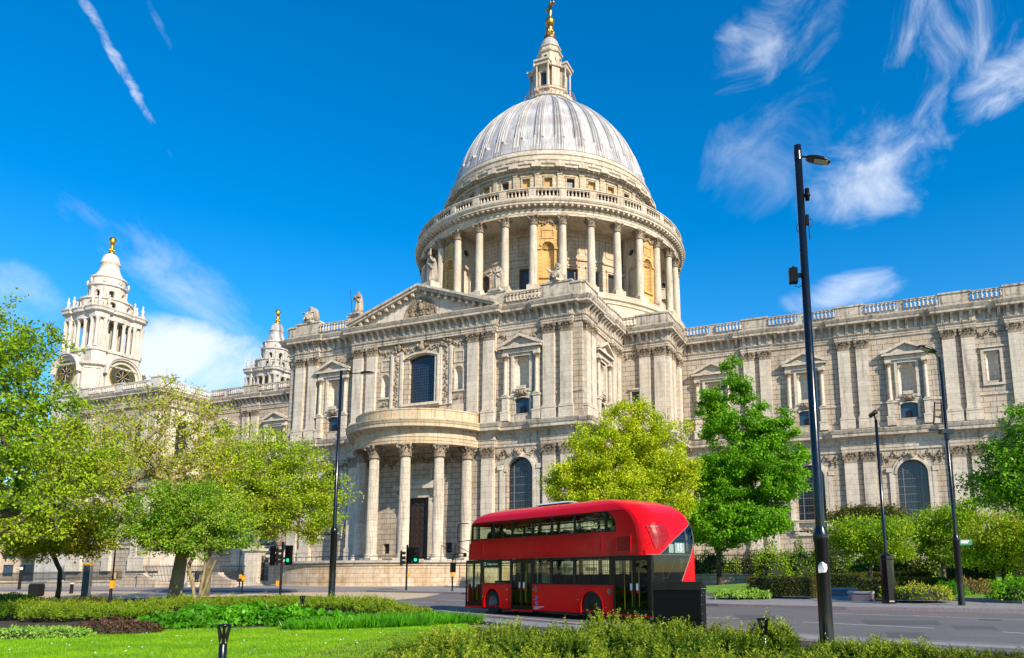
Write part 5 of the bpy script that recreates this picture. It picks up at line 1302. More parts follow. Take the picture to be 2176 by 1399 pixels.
# ------------------------------------------------------------------ retaining wall under the porch, gate, fences
t = thing('porch_retaining_wall', 'curved mottled stone retaining wall below the cathedral porch', 'wall', (0, 0, 0))
mb = MB(); mb.lathe([(16.75, -.3), (16.75, .55), (16.6, .6), (16.6, 2.42)], 0, -38, 64, a0=R_(-92), a1=R_(96), smooth=False); mb.build('wall_face', 'podium', t)
mb = MB(); mb.lathe([(16.6, 2.40), (16.72, 2.42), (16.72, 2.5), (16.62, 2.55), (16.9, 2.68), (16.92, 2.86), (16.4, 2.9), (15.9, 2.9), (15.9, 2.4)], 0, -38, 64, a0=R_(-92), a1=R_(96), smooth=False); mb.build('coping', 'trim', t)
mb = MB(); mb.lathe([(15.9, 2.45), (.1, 2.45)], 0, -38, 48, a0=R_(-92), a1=R_(96), smooth=False); mb.build('landing', 'pave', t)
t = thing('hoop_railing', 'row of low black metal hoops along the top of the curved wall', 'railing', (0, 0, 0))
mb = MB()
for k in range(16):
    a = -62+k*5.2; x, y = 16.2*sin(R_(a)), -38-16.2*cos(R_(a)); x2, y2 = 16.2*sin(R_(a+3)), -38-16.2*cos(R_(a+3))
    mb.pipe([(x, y, 2.9), (x, y, 3.2), ((x+x2)/2, (y+y2)/2, 3.35), (x2, y2, 3.2), (x2, y2, 2.9)], .022, 5)
mb.build('hoops', 'iron', t)
mb = MB()
for k in range(28):
    a = -62+k*4; mb.tube((16.0*sin(R_(a)), -38-16.0*cos(R_(a)), 3.25), (16.0*sin(R_(a+4)), -38-16.0*cos(R_(a+4)), 3.25), .02, n=5)
mb.build('top_rail', 'iron', t)
t = thing('handrail', 'black handrail beside the porch steps near the bus', 'handrail', (0, 0, 0))
for sx in (0, 1):
    mb = MB(); a = Vector((9.8+sx*1.6, -49.5, 2.45)); b = a+Vector((2.2, -1.0, 0)); mb.pipe([a, a+Vector((0, 0, 1.9)), b+Vector((0, 0, 1.1)), b], .035, 6); mb.build('rail', 'iron', t)

def panel_fence(mb, a, b, z0, h, sp=.14, spear=True, base=.15):
    a = Vector(a); b = Vector(b); L = (b-a).length; d = (b-a)/L; n = int(L/sp)
    for i in range(n):
        p = a+d*(sp*(i+.5)); mb.tube((p.x, p.y, z0(p)+base), (p.x, p.y, z0(p)+h), .026, n=4, cap=False)
        if spear: mb.add([(p.x-.03, p.y, z0(p)+h), (p.x+.03, p.y, z0(p)+h), (p.x, p.y, z0(p)+h+.12), (p.x, p.y+.03, z0(p)+h)], [(0, 1, 2), (0, 2, 3), (1, 3, 2)])
    k = max(1, int(L/2.5))
    for i in range(k):
        p, q = a+d*L*i/k, a+d*L*(i+1)/k
        for hh in (base, h*.55, h-.12): mb.tube((p.x, p.y, z0(p)+hh), (q.x, q.y, z0(q)+hh), .035, n=4)
def zf(p): return gh(p.x, p.y)+.12
# churchyard railings on a low wall, left
fl = [Vector(p) for p in ((-60, -52.5), (-38, -52), (-31.5, -51.6))]
t = thing('churchyard_fence', 'long black iron railing on a low stone wall, far left behind the trees', 'fence')
mb = MB(); 
for a, b in zip(fl[:-1], fl[1:]):
    n = 8
    for i in range(n):
        p = a+(b-a)*i/n; q = a+(b-a)*(i+1)/n; T = wf(p.x, p.y, math.degrees(math.atan2(q.y-p.y, q.x-p.x))); mb.set(T); L = (q-p).length; z = gh(p.x, p.y); mb.box(0, L, -.25, .25, z-.3, z+.62); mb.box(0, L, -.32, .32, z+.62, z+.78)
mb.build('plinth_wall', 'plinth', t)
mb = MB()
for a, b in zip(fl[:-1], fl[1:]): panel_fence(mb, a, b, zf, 1.75, .16, base=.78)
mb.build('railings', 'iron', t)
def swept_pier(mb, x, y, z, w, s):   # stone pier that sweeps down to the plinth
    pts = [(0, -.2), (w, -.2), (w, .95), (w*.42, .98), (w*.30, 1.35), (0, 1.35)] if s > 0 else [(0, -.2), (w, -.2), (w, 1.35), (w*.7, 1.35), (w*.58, .98), (0, .95)]
    q = []
    base = [(0, -.2), (w, -.2)]; n = 8
    if s > 0: q = base+[(w, .78)]+[(w-(w*.65)*i/n, .78+.62*(i/n)**2.2) for i in range(1, n+1)]+[(0, 1.40)]
    else: q = base+[(w, 1.40)]+[(w*.35-(w*.35)*i/n, 1.40-.62*(1-(1-i/n)**2.2)) for i in range(0, n+1)]
    mb.set(wf(x, y)); mb.poly_w([(a, b+z) for a, b in q], -.3, .3)
for i, (px, s, lab) in enumerate(((256, -1, 'left pier of the small churchyard gate, sweeping down to the wall'), (295, 1, 'stone pier right of the gate gap, curving down to the right'), (452, 1, 'swept stone pier between tree trunks and gate pillar'))):
    p = G(px, 1251); mb = MB(); w = 2.6; swept_pier(mb, p.x, p.y, gh(p.x, p.y), w, s); t = thing('stone_pier', lab, 'pier'); mb.build('pier', 'plinth', t)
    mb = MB(wf(p.x, p.y)); z = gh(p.x, p.y); x0 = 0 if s > 0 else w*.35; mb.box(x0-.06, x0+w*.35 if s > 0 else w+.06, -.36, .36, z+1.4, z+1.5); mb.build('cap', 'trim', t)
for a, b, lab in (((300, 1251), (375, 1250), 'short black railing panel between the curved stone piers'), ((395, 1250), (440, 1249), 'tall dark railing panel behind the slim tree stems'), ((465, 1249), (520, 1248), 'black railing panel left of the gate pillar')):
    p, q = G(*a), G(*b); t = thing('railing_panel', lab, 'railing'); mb = MB(wf(0, 0)); 
    pl = MB(); T = wf(p.x, p.y, math.degrees(math.atan2(q.y-p.y, q.x-p.x))); pl.set(T); L = (q-p).length; z = gh(p.x, p.y); pl.box(0, L, -.22, .22, z-.2, z+.55); pl.build('plinth_wall', 'plinth', t)
    mb = MB(); panel_fence(mb, p.xy, q.xy, zf, 2.1, .15, base=.5); mb.build('railings', 'iron', t)
# gate pillars with urns
def pillar(px, py, lab, h=3.6):
    p = G(px, py); z = gh(p.x, p.y); t = thing('gate_pillar', lab, 'pillar', (p.x, p.y, z), R_(8), 'stone gate pillars')
    mb = MB(); mb.box(-.95, .95, -.75, .75, -.2, .5); mb.box(-.80, .80, -.62, .62, .5, h); mb.box(-.9, .9, -.7, .7, h, h+.15); mb.box(-1.05, 1.05, -.85, .85, h+.15, h+.42); mb.box(-.7, .7, -.5, .5, h+.42, h+.7); mb.box(-.45, .45, -.64, -.62, .8, h-.3)
    mb.build('shaft', 'smooth', t)
    mb = MB(); mb.lathe([(.45, 0), (.48, .15), (.22, .3), (.2, .5), (.5, .9), (.62, 1.3), (.5, 1.5), (.6, 1.6), (.35, 1.8), (.3, 2.0), (.1, 2.3), (.02, 2.35)], z0=h+.7, n=18); mb.build('urn', 'carved', t)
    return t
gp1 = pillar(538, 1247, 'stone gate pillar topped by an urn, left of the iron gate'); gp2 = pillar(590, 1247, 'stone gate pillar right of the iron gate, beside the traffic signal', 2.9)
a, b = G(549, 1247), G(578, 1247); t = thing('iron_gate', 'closed ornate black iron gate above a few steps between stone pillars', 'gate')
mb = MB(); panel_fence(mb, a.xy, b.xy, lambda p: gh(p.x, p.y)+.55, 2.7, .11, base=.1)
d = (b-a).normalized()
for k in range(5):
    c = a+(b-a)*(k+.5)/5
    for zz in (1.1, 2.9): mb.pipe([(c.x+d.x*.14*cos(u), c.y+d.y*.14*cos(u), gh(c.x, c.y)+zz+.14*sin(u)) for u in [i*PI/5 for i in range(11)]], .014, 4)
mb.build('gate_leaf', 'iron', t)
mb = MB(wf(a.x, a.y, math.degrees(math.atan2(d.y, d.x)))); L = (b-a).length
for k in range(4): mb.box(0, L, -.3, .9-k*.3, gh(a.x, a.y), gh(a.x, a.y)+.16*(k+1))
mb.build('steps', 'plinth', t)
# raised garden wall and railings on the right
fr = [Vector(p) for p in ((17.5, -49.5), (30, -49.8), (45, -50.2), (70, -51))]
t = thing('garden_fence', 'black spiked iron railing on a long stone plinth, in front of the choir', 'fence')
mb = MB(); rl = MB()
for a, b in zip(fr[:-1], fr[1:]):
    n = 5
    for i in range(n):
        p = a+(b-a)*i/n; q = a+(b-a)*(i+1)/n; mb.set(wf(p.x, p.y, math.degrees(math.atan2(q.y-p.y, q.x-p.x)))); L = (q-p).length
        mb.box(0, L, -.3, .3, .2, 1.35); mb.box(0, L, -.36, .38, 1.35, 1.5); mb.box(0, L, -.3, .36, .5, .65)
    panel_fence(rl, a, b, lambda p: 1.38, 1.75, .17, base=.25)
mb.build('plinth_wall', 'plinth', t); rl.build('railings', 'iron', t)

# ------------------------------------------------------------------ street furniture
def glyph_mesh(txt, size, mat, parent, name, M4, spacing=1.0, ext=.002):
    cu = bpy.data.curves.new('txt', 'FONT'); cu.body = txt; cu.size = size; cu.extrude = ext; cu.space_character = spacing; cu.align_x = 'CENTER'; cu.align_y = 'CENTER'
    ob = bpy.data.objects.new('txt', cu); me = bpy.data.meshes.new_from_object(ob); bpy.data.objects.remove(ob); bpy.data.curves.remove(cu)
    me.transform(M4); me.materials.clear(); me.materials.append(M[mat] if isinstance(mat, str) else mat); me.name = name
    return link(name, me, parent)
M['sig'] = simple('signal_black', (.004, .004, .004), .45, 0, .15)
M['lens'] = simple('lamp_lens', (.55, .50, .36), .25); M['bag'] = simple('white_plastic', (.75, .75, .70), .5); M['yellow'] = simple('yellow_plastic', (.70, .33, .02), .4)
M['greybox'] = simple('grey_plastic', (.12, .12, .13), .4)
def lamp_head(mb, lens, base, ang, tilt=12, sc_=1.0):
    """flat LED street lamp head reaching out along +x from base"""
    T = Matrix.Translation(base) @ Matrix.Rotation(ang, 4, 'Z') @ Matrix.Rotation(-R_(tilt), 4, 'Y') @ Matrix.Scale(sc_, 4)
    mb.set(T); P = [(0, .10), (.10, .19), (.35, .24), (.65, .22), (.86, .12), (.90, 0), (.86, -.12), (.65, -.22), (.35, -.24), (.10, -.19), (0, -.10)]
    vs = []; n = len(P)
    for sc, z in ((.9, -.055), (1, -.02), (.98, .02), (.72, .085), (.35, .11)): vs += [(.45+(x-.45)*sc, y*sc, z) for x, y in P]
    mb.add(vs, [(k*n+i, k*n+(i+1) % n, (k+1)*n+(i+1) % n, (k+1)*n+i) for k in range(4) for i in range(n)]+[tuple(range(n))[::-1], tuple(range(4*n, 5*n))])
    lens.set(T); lens.box(.32, .80, -.15, .15, -.062, -.054)
def lamp_post(px, py, lab, h, r0, r1, zb, rb, arm, head_ang=0.0, fancy=None, oct_=False):
    p = G(px, py, .12); t = thing('street_lamp', lab, 'street lamp', p, 0, 'black street lamp posts'); h -= p.z
    mb = MB()
    n = 8 if oct_ else 20
    mb.lathe([(rb*1.05, 0), (rb*1.05, .1), (rb, .14), (rb, zb-.35), (rb*1.12, zb-.30), (rb*1.12, zb-.16), (r0*1.05, zb)], n=n, smooth=not oct_); mb.build('base', 'black', t)
    mb = MB(); mb.lathe([(r0, zb), (r1, h), (0.001, h+.02)], n=18); mb.build('pole', 'black', t)
    return t, p, h
RIGHT = Vector((cos(YAW), -sin(YAW), 0)); HEAD = Vector((sin(YAW), cos(YAW), 0))
def ztop(px, py, p):    # height where the sight line passes the upright standing at p
    d = view_ray(px, py); return CAM.z + d.z*(Vector((p.x, p.y, 0))-Vector((CAM.x, CAM.y, 0))).length/math.hypot(d.x, d.y)
# the near lamp
p = G(1758, 1372, .12); H = ztop(1697, 310, p)
t, p, h = lamp_post(1758, 1372, 'tall near black lamp post with flat lamp head and small boxes, right of the bus', H, .102, .088, 2.55, .150, None)
zz = lambda py: ztop(1700, py, p)-p.z
mb = MB(); ax = math.atan2(RIGHT.y, RIGHT.x)-R_(12); o_ = Vector((cos(ax), sin(ax), 0)); z1 = zz(331)
mb.tube((0, 0, z1), o_*.24+Vector((0, 0, z1-.07)), .026, .024, 8); mb.lathe([(.09, z1-.12), (.09, z1+.10)], n=16); arm = mb.build('arm', 'black', t)
hd = MB(); ln_ = MB(); lamp_head(hd, ln_, o_*.17+Vector((0, 0, z1-.07)), ax, -18, .66); L_ = hd.build('lamp_head', 'black', t); ln_.build('lens', 'lens', L_)
mb = MB(); c = o_*.155; z = zz(420); mb.lathe([(.0, -.10), (.05, -.09), (.055, .0), (.07, .01), (.07, .07), (.055, .08), (.055, .2), (.0, .21)], c.x, c.y, 12, z0=z); mb.tube((0, 0, z+.02), (c.x, c.y, z+.02), .02, n=6); mb.build('sensor', 'sig', t)
mb = MB(); z = zz(470); mb.set(Matrix.Rotation(ax, 4, 'Z')); mb.box(.09, .16, -.04, .04, z-.12, z+.13); mb.tube((.15, 0, z-.12), (.16, 0, z-.48), .012, n=6); mb.pipe([(.16, 0, z+.0), (.23, 0, z+.02), (.24, 0, z-.12), (.15, 0, z-.2)], .006, 5); mb.pipe([(-.08, 0, z-.05), (-.13, 0, z-.12), (-.12, 0, z-.24), (-.08, 0, z-.28)], .006, 5); mb.build('aerial', 'sig', t)
mb = MB(); z = zz(586); mb.set(Matrix.Rotation(ax, 4, 'Z')); mb.box(-.36, -.17, -.10, .10, z-.17, z+.17); mb.box(-.17, -.07, -.03, .03, z-.05, z+.05); mb.lathe([(.03, .17), (.05, .2), (.01, .25)], -.25, 0, 8, z0=z); mb.pipe([(-.24, 0, z-.17), (-.22, 0, z-.27), (-.14, 0, z-.29), (-.08, 0, z-.24)], .007, 5); mb.build('camera_box', 'sig', t)
mb = MB(); mb.set(Matrix.Rotation(math.atan2(-HEAD.y, -HEAD.x), 4, 'Z')); z = zz(1207) if False else ztop(1743, 1207, p)-p.z
vs = []; 
for k, (a0, a1, y0) in enumerate(((-.02, .14, -.11), (-.05, .15, -.03), (-.04, .14, .05), (.05, .11, .11))): vs += [(.14, -a1, z+y0), (.21, -(a0+a1)/2+.02*sin(k*2), z+y0+.01), (.15, -a0, z+y0+.02)]
mb.add(vs, [(k*3+i, k*3+i+1, k*3+i+4, k*3+i+3) for k in range(3) for i in range(2)]); mb.build('plastic_bag', 'bag', t)
mb = MB(); z = ztop(1752, 1137, p)-p.z; mb.lathe([(.092, z-.012), (.098, z), (.092, z+.012)], n=16); mb.tube(-RIGHT*.22+Vector((0, 0, z)), RIGHT*.28+Vector((0, 0, z)), .004, n=4); mb.build('cable_tie', 'yellow', t)
# second: slim post with an octagonal base
p = G(1890, 1283, .12); t, p, h = lamp_post(1890, 1283, 'slim black post with an octagonal base and a small cylinder spotlight on top', ztop(1862, 893, p), .085, .07, 2.35, .30, None, oct_=True)
mb = MB(); mb.tube((0, 0, h), (-.05, 0, h+.22), .05, n=10); mb.set(Matrix.Translation((-.12, -.06, h+.3)) @ Matrix.Rotation(R_(65), 4, 'Y') @ Matrix.Rotation(R_(40), 4, 'X')); mb.lathe([(.09, -.2), (.11, -.15), (.11, .18), (.13, .2), (.001, .2)], n=14); mb.build('spotlight', 'black', t)
# third: with ladder-shaped sign bracket
p = G(2044, 1287, .12); t, p, h = lamp_post(2044, 1287, 'black lamp post with angled lamp head and a ladder-shaped bracket, far right', ztop(1992, 765, p), .085, .06, 3.1, .14, None)
mb = MB(); mb.tube((0, 0, h-.6), (0, 0, h+.1), .085, n=12); a = -RIGHT*.36; mb.tube((0, 0, h), a*.8+Vector((0, 0, h+.42)), .035, n=8); arm = mb.build('arm', 'black', t)
hd = MB(); ln_ = MB(); lamp_head(hd, ln_, a*.4+Vector((0, 0, h+.35)), math.atan2(-RIGHT.y, -RIGHT.x), 20); L_ = hd.build('lamp_head', 'black', t); ln_.build('lens', 'lens', L_)
z0 = ztop(2008, 903, p)-p.z; z1 = ztop(2000, 855, p)-p.z; mb = MB(); mb.set(Matrix.Rotation(math.atan2(RIGHT.y, RIGHT.x), 4, 'Z'))
mb.tube((-.55, 0, z0), (-.42, 0, z1), .035, n=6); mb.tube((-.12, 0, z0), (-.12, 0, z1), .03, n=6)
for q in (0.05, .35, .65, .95): mb.tube((-.55+.13*q, 0, z0+(z1-z0)*q), (-.1, 0, z0+(z1-z0)*q), .028, n=6)
mb.build('ladder_bracket', 'iron', t); mb = MB(); mb.set(Matrix.Rotation(math.atan2(RIGHT.y, RIGHT.x), 4, 'Z')); mb.box(-.3, .3, -.14, .14, z0-.42, z0-.22); mb.tube((0, 0, z0-.7), (0, 0, z0-.2), .11, n=12); mb.box(-.75, -.35, -.08, .08, z0-.28, z0-.2); mb.build('clamp', 'black', t)
mb = MB(); mb.set(Matrix.Rotation(math.atan2(RIGHT.y, RIGHT.x)+.1, 4, 'Z')); z = ztop(2050, 1152, p)-p.z; mb.box(.12, .74, -.02, .02, z-.12, z+.12); s_ = mb.build('street_sign', 'signgreen' if 'signgreen' in M else simple('sign_green', (.02, .16, .09), .4), t)
mb = MB(); mb.set(Matrix.Rotation(math.atan2(RIGHT.y, RIGHT.x)+.1, 4, 'Z'))
band(mb, rect(.14, .72, z-.10, z+.10), .015, .0, .022, True)
for zz_, l in ((.045, .40), (-.03, .34)): mb.box(.2, .2+l, -.024, -.021, z+zz_-.018, z+zz_+.018)
mb.build('sign_lettering', 'bag', s_)
# left lamp
p = G(704, 1271, .02); t, p, h = lamp_post(704, 1271, 'tall slim black lamp post with one long horizontal arm, left of the porch', ztop(721, 806, p), .13, .085, 4.4, .21, None)
mb = MB(); a0 = math.atan2(RIGHT.y, RIGHT.x)+R_(8); o_ = Vector((cos(a0), sin(a0), 0)); mb.tube((0, 0, h-.25), o_*1.25+Vector((0, 0, h-.12)), .04, .035, 8); mb.build('arm', 'black', t)
hd = MB(); ln_ = MB(); lamp_head(hd, ln_, o_*1.2+Vector((0, 0, h-.12)), a0, 3); L_ = hd.build('lamp_head', 'black', t); ln_.build('lens', 'lens', L_)

# path lights
def path_light(px, py, ptop, lab):
    p = G(px, py); h = ztop(px, ptop, p)-p.z; s = h/.95; t = thing('bollard_light', lab, 'bollard', p, R_(20), 'low black path lights')
    mb = MB(); mb.lathe([(.078*s, 0), (.078*s, .56*s), (.06*s, .58*s)], n=16); mb.build('post', 'black', t)
    mb = MB(); mb.lathe([(.06*s, .92*s), (.135*s, .915*s), (.135*s, .95*s), (.0, .96*s)], n=20); mb.build('cap', 'black', t)
    mb = MB()
    for k in range(4):
        a = PI/2*k+.4; x, y = sin(a), -cos(a); mb.add([(.072*s*x, .072*s*y, .56*s), (.133*s*x, .133*s*y, .93*s), (.08*s*x, .08*s*y, .93*s), (.015*s*x, .015*s*y, .72*s)]+[(.072*s*x-y*.03, .072*s*y+x*.03, .56*s), (.133*s*x-y*.03, .133*s*y+x*.03, .93*s), (.08*s*x-y*.03, .08*s*y+x*.03, .93*s), (.015*s*x-y*.012, .015*s*y+x*.012, .72*s)], [(0, 1, 2, 3), (4, 5, 6, 7), (0, 1, 5, 4), (2, 3, 7, 6), (1, 2, 6, 5), (3, 0, 4, 7)])
    mb.lathe([(.035*s, .56*s), (.025*s, .72*s), (.012*s, .80*s)], n=10); mb.build('fin', 'black', t)
path_light(470, 1432, 1327, 'black path light standing on the lawn at the lower left'); path_light(1626, 1415, 1314, 'black path light among the near bushes beside the tall lamp'); path_light(641, 1310, 1266, 'small distant path light poking out of the low hedge')

# traffic signals
M['siglamp'] = emis('green_signal_lamp', (.0, 1.0, .32), 1.6); M['offred'] = simple('unlit_red_lens', (.05, .006, .004), .3)
def signal_head(parent, x, face, z, lit=True, n=3, w=.28):
    """three lamp housing at local x, facing angle face"""
    T = Matrix.Translation((x, 0, z)) @ Matrix.Rotation(face, 4, 'Z'); mb = MB(T)
    mb.box(-w/2-.04, w/2+.04, -.05, .10, -.02, .34*n+.04); mb.box(-w/2-.10, w/2+.10, .02, .035, -.10, .34*n+.12)
    hd = mb.build('signal_head', 'sig', parent)
    for k in range(n):
        mb = MB(T); zc = .17+.34*k; m = 14; vs = []
        for y, r in ((-.05, .125), (-.30, .13)): vs += [(r*sin(2*PI*i/m), y if i not in (0,) else y, zc-r*cos(2*PI*i/m)) for i in range(m)]
        fs = [(i, (i+1) % m, m+(i+1) % m, m+i) for i in range(m) if not (i < 2 or i > m-3)]
        mb.add(vs, fs); mb.build('visor', 'sig', hd)
        mb = MB(T); mb.add([(.105*sin(2*PI*i/m), -.07, zc-.105*cos(2*PI*i/m)) for i in range(m)], [tuple(range(m))]); mb.build('lamp', 'siglamp' if (lit and k == 0) else 'offred', hd)
def traffic(px, py, top, lab, heads, box):
    p = G(px, py, .05); h = ztop(px, top, p)-p.z; t = thing('traffic_light', lab, 'traffic light', p, 0, 'traffic lights'); mb = MB(); mb.lathe([(.075, 0), (.075, h), (.001, h+.02)], n=14); mb.build('pole', 'sig', t)
    A = math.atan2(RIGHT.y, RIGHT.x)
    h3 = h
    for dx, face, zt, lit in heads:
        T0 = RIGHT*dx; e = bpy.data.objects.new('signal', None)
        sub = MB(); sub.tube((0, 0, h-.25), (T0.x, T0.y, h-.25), .02, n=5); sub.tube((0, 0, h-1.1), (T0.x, T0.y, h-1.1), .02, n=5); b = sub.build('bracket', 'sig', t)
        TT = Matrix.Translation((T0.x, T0.y, h+zt)) @ Matrix.Rotation(A+face, 4, 'Z'); mb = MB(TT); mb.box(-.17, .17, -.04, .12, 0, 1.08); mb.box(-.26, .26, .03, .045, -.1, 1.18); hd = mb.build('signal_head', 'sig', t)
        for k in range(3):
            zc = .19+.35*k; m = 14; vs = []
            for y, r in ((-.04, .135), (-.30, .14)): vs += [(r*sin(2*PI*i/m), y, zc-r*cos(2*PI*i/m)) for i in range(m)]
            mb = MB(TT); mb.add(vs, [(i, (i+1) % m, m+(i+1) % m, m+i) for i in range(m) if 2 <= i <= m-3]); mb.build('visor', 'sig', hd)
            mb = MB(TT); mb.add([(.115*sin(2*PI*i/m), -.06, zc-.115*cos(2*PI*i/m)) for i in range(m)], [tuple(range(m))]); mb.build('lamp', 'siglamp' if (lit and k == 0) else 'offred', hd)
    if box:
        bz_ = ztop(px, box[1], p)-p.z; mb = MB(Matrix.Rotation(A, 4, 'Z')); mb.box(box[0]-.08, box[0]+.08, -.12, .08, bz_-.17, bz_+.17); mb.build('push_button_box', 'yellow', t)
    return t
traffic(595, 1270, 1152, 'traffic light showing green with three dark heads, in front of the gate pillar', ((-.62, R_(150), -1.45, False), (-.30, R_(115), -1.5, False), (.42, R_(0), -1.40, True)), (-.2, 1240))
traffic(863, 1257, 1158, 'traffic light showing green in front of the porch steps', ((-.42, R_(105), -1.55, False), (.26, R_(70), -1.35, False), (.66, R_(5), -1.35, True)), (.17, 1222))
def push_post(px, py, top, lab, two=False):
    p = G(px, py, .1); h = ztop(px, top, p)-p.z; t = thing('signal_post', lab, 'post', p, 0, 'short push button posts'); mb = MB(); mb.lathe([(.06, 0), (.06, h), (.001, h+.02)], n=12); mb.build('post', 'sig', t)
    mb = MB(Matrix.Rotation(math.atan2(RIGHT.y, RIGHT.x), 4, 'Z')); mb.box(-.02, .15, -.10, .10, h-.42, h-.04); mb.build('push_button_box', 'yellow', t)
push_post(961, 1257, 1213, 'short black post with a yellow push button box, just left of the bus'); push_post(514, 1262, 1222, 'black post with a yellow box in front of the gate pillar'); push_post(508, 1250, 1220, 'farther black post with a yellow box left of the gate pillar'); push_post(232, 1292, 1232, 'black post with an orange box rising from the hedge at the left')
p = G(238, 1272); p_ = p
t = thing('sign_pole', 'thin dark pole rising behind the left hedge beside the flower bed', 'pole', G(236, 1268)); mb = MB(); mb.lathe([(.06, 0), (.055, 3.4), (.001, 3.42)], n=10); mb.build('pole', 'sig', t)
# map totem, bins, posts at the far left
M['totemdark'] = simple('totem_blue', (.03, .045, .06), .35); M['totemsteel'] = simple('brushed_steel', (.55, .52, .50), .35, .8)
p = G(182, 1269); t = thing('map_totem', 'tall dark map totem with steel edge and yellow top, behind the left hedge', 'sign', p, R_(25)); hh = ztop(182, 1198, p)-p.z
mb = MB(); mb.box(-.32, .18, -.09, .09, 0, hh-.12); mb.build('panel', 'totemdark', t); mb = MB(); mb.box(.181, .30, -.1, .1, 0, hh-.12); mb.build('steel_edge', 'totemsteel', t); mb = MB(); mb.box(-.32, .30, -.1, .1, hh-.119, hh); mb.build('cap', 'yellow', t)
for px, py, top, lab in ((40, 1256, 1200, 'grey post with a pale top at the far left'), (151, 1262, 1236, 'low black bollard left of the map totem')):
    p = G(px, py); t = thing('bollard', lab, 'bollard', p); h = ztop(px, top, p)-p.z; mb = MB(); mb.lathe([(.14, 0), (.12, h*.8), (.14, h*.82), (.13, h*.95), (.02, h)], n=14); mb.build('post', 'iron', t); mb = MB(); mb.lathe([(.145, h*.80), (.145, h*.90)], n=14); mb.build('reflective_band', 'bag', t)
p = G(76, 1268); t = thing('litter_bin', 'dark grey litter bin beside the fence at the far left', 'bin', p, R_(20)); h = ztop(76, 1236, p)-p.z
mb = MB(); mb.box(-.38, .38, -.35, .35, .08, h*.80); mb.box(-.30, .30, -.28, .28, 0, .08); mb.build('body', 'iron', t); mb = MB(); mb.box(-.44, .44, -.40, .40, h*.86, h); mb.box(-.34, .34, -.3, .3, h*.8, h*.86); mb.build('hood', 'greybox', t)
# black cabinet behind the bus
p = G(1390, 1354, .12); q = G(1492, 1357, .12); dv = (q-p); L = dv.length; ang = math.atan2(dv.y, dv.x); t = thing('utility_cabinet', 'wide black utility cabinet with a sloping lid, at the rear corner of the bus', 'cabinet', p, ang)
hC = ztop(1392, 1236, p)-p.z; dp = .62
mb = MB(); mb.box(0, L, 0, dp, 0, hC*.84); mb.box(-.01, L+.01, -.01, dp+.01, hC*.80, hC*.83); mb.build('body', 'sig', t)
mb = MB(); mb.add([(-.02, -.02, hC*.845), (L+.02, -.02, hC*.845), (L+.02, dp+.02, hC*.845), (-.02, dp+.02, hC*.845), (-.02, -.02, hC), (L+.02, -.02, hC), (L+.02, dp+.02, hC*.90), (-.02, dp+.02, hC*.90)], [(0, 3, 2, 1), (4, 5, 6, 7), (0, 1, 5, 4), (1, 2, 6, 5), (2, 3, 7, 6), (3, 0, 4, 7)]); mb.build('lid', 'black', t)
mb = MB(); 
for k in range(5):
    for y in (.04, dp-.04): mb.blob((L+.012, y, .15+k*hC*.16), .012)
for k in range(10): mb.blob((L+.022, .05+k*.055, hC*.87), .008)
mb.box(L+.01, L+.014, dp*.4, dp*.46, hC*.79, hC*.81); mb.build('rivet', 'totemsteel', t)
# benches and bed edging on the right
for px, py, w, h, lab in ((1828, 1278, 1.15, .48, 'low block bench of pale stone in front of the right hedge'), (1800, 1267, 2.4, .45, 'longer stone block bench behind the small block bench')):
    p = G(px, py, .12); t = thing('stone_bench', lab, 'bench', p, R_(-16), 'stone block benches'); mb = MB(); mb.box(-w/2, w/2, 0, .55, 0, h-.1); mb.build('block', 'kerb', t); mb = MB(); mb.box(-w/2-.03, w/2+.03, -.03, .58, h-.1, h); mb.build('seat', 'benchtop' if 'benchtop' in M else simple('bench_stone', (.42, .40, .42), .7, nscale=8), t)
lr1 = xy([(1480, 1266), (1530, 1272), (1660, 1274), (1735, 1265), (1740, 1256), (1640, 1248), (1480, 1246)]); 
def garden(name, front, dz=.26):
    sheet(name, front, dz, 'lawn', skirt=.2)
g1 = xy([(1440, 1268), (1660, 1273), (1740, 1262)])+[(47, -52), (20, -51.5), (34, -61)]
g2 = xy([(1860, 1277), (2000, 1281), (2176, 1289)])+[(80, -76), (80, -51), (49.5, -51.5)]
garden('garden_lawn', g1); garden('garden_lawn', g2)
strip('garden_edging', [tuple(v) for v in xy([(1440, 1268), (1660, 1273), (1740, 1262)])], .22, .28, 'kerb', skirt=.2); strip('garden_edging', [tuple(v) for v in xy([(1860, 1277), (2000, 1281), (2176, 1289)])], .22, .28, 'kerb', skirt=.2)
# near garden
lawn = xy([(-60, 1358), (0, 1352), (200, 1347), (320, 1344), (480, 1341), (640, 1337), (850, 1331), (990, 1328), (1100, 1350)])+[(46, -99), (52, -106), (54, -118), (5, -118), (10, -104)]
sheet('lawn', lawn, .05, 'lawn')
bed = xy([(-200, 1300), (0, 1284), (320, 1272), (640, 1268), (790, 1276), (905, 1296), (1000, 1316), (1010, 1332), (850, 1334), (640, 1340), (480, 1344), (320, 1347), (200, 1350), (0, 1356), (-200, 1362)])
sheet('flower_bed', bed, .06, 'soil')
bed2 = xy([(1010, 1338), (1300, 1353), (1665, 1362), (1760, 1372), (2200, 1396)])+[(56, -104), (56, -112), (44, -112), (38, -101), (36, -94)]
sheet('shrub_bed', bed2, .07, 'soil')

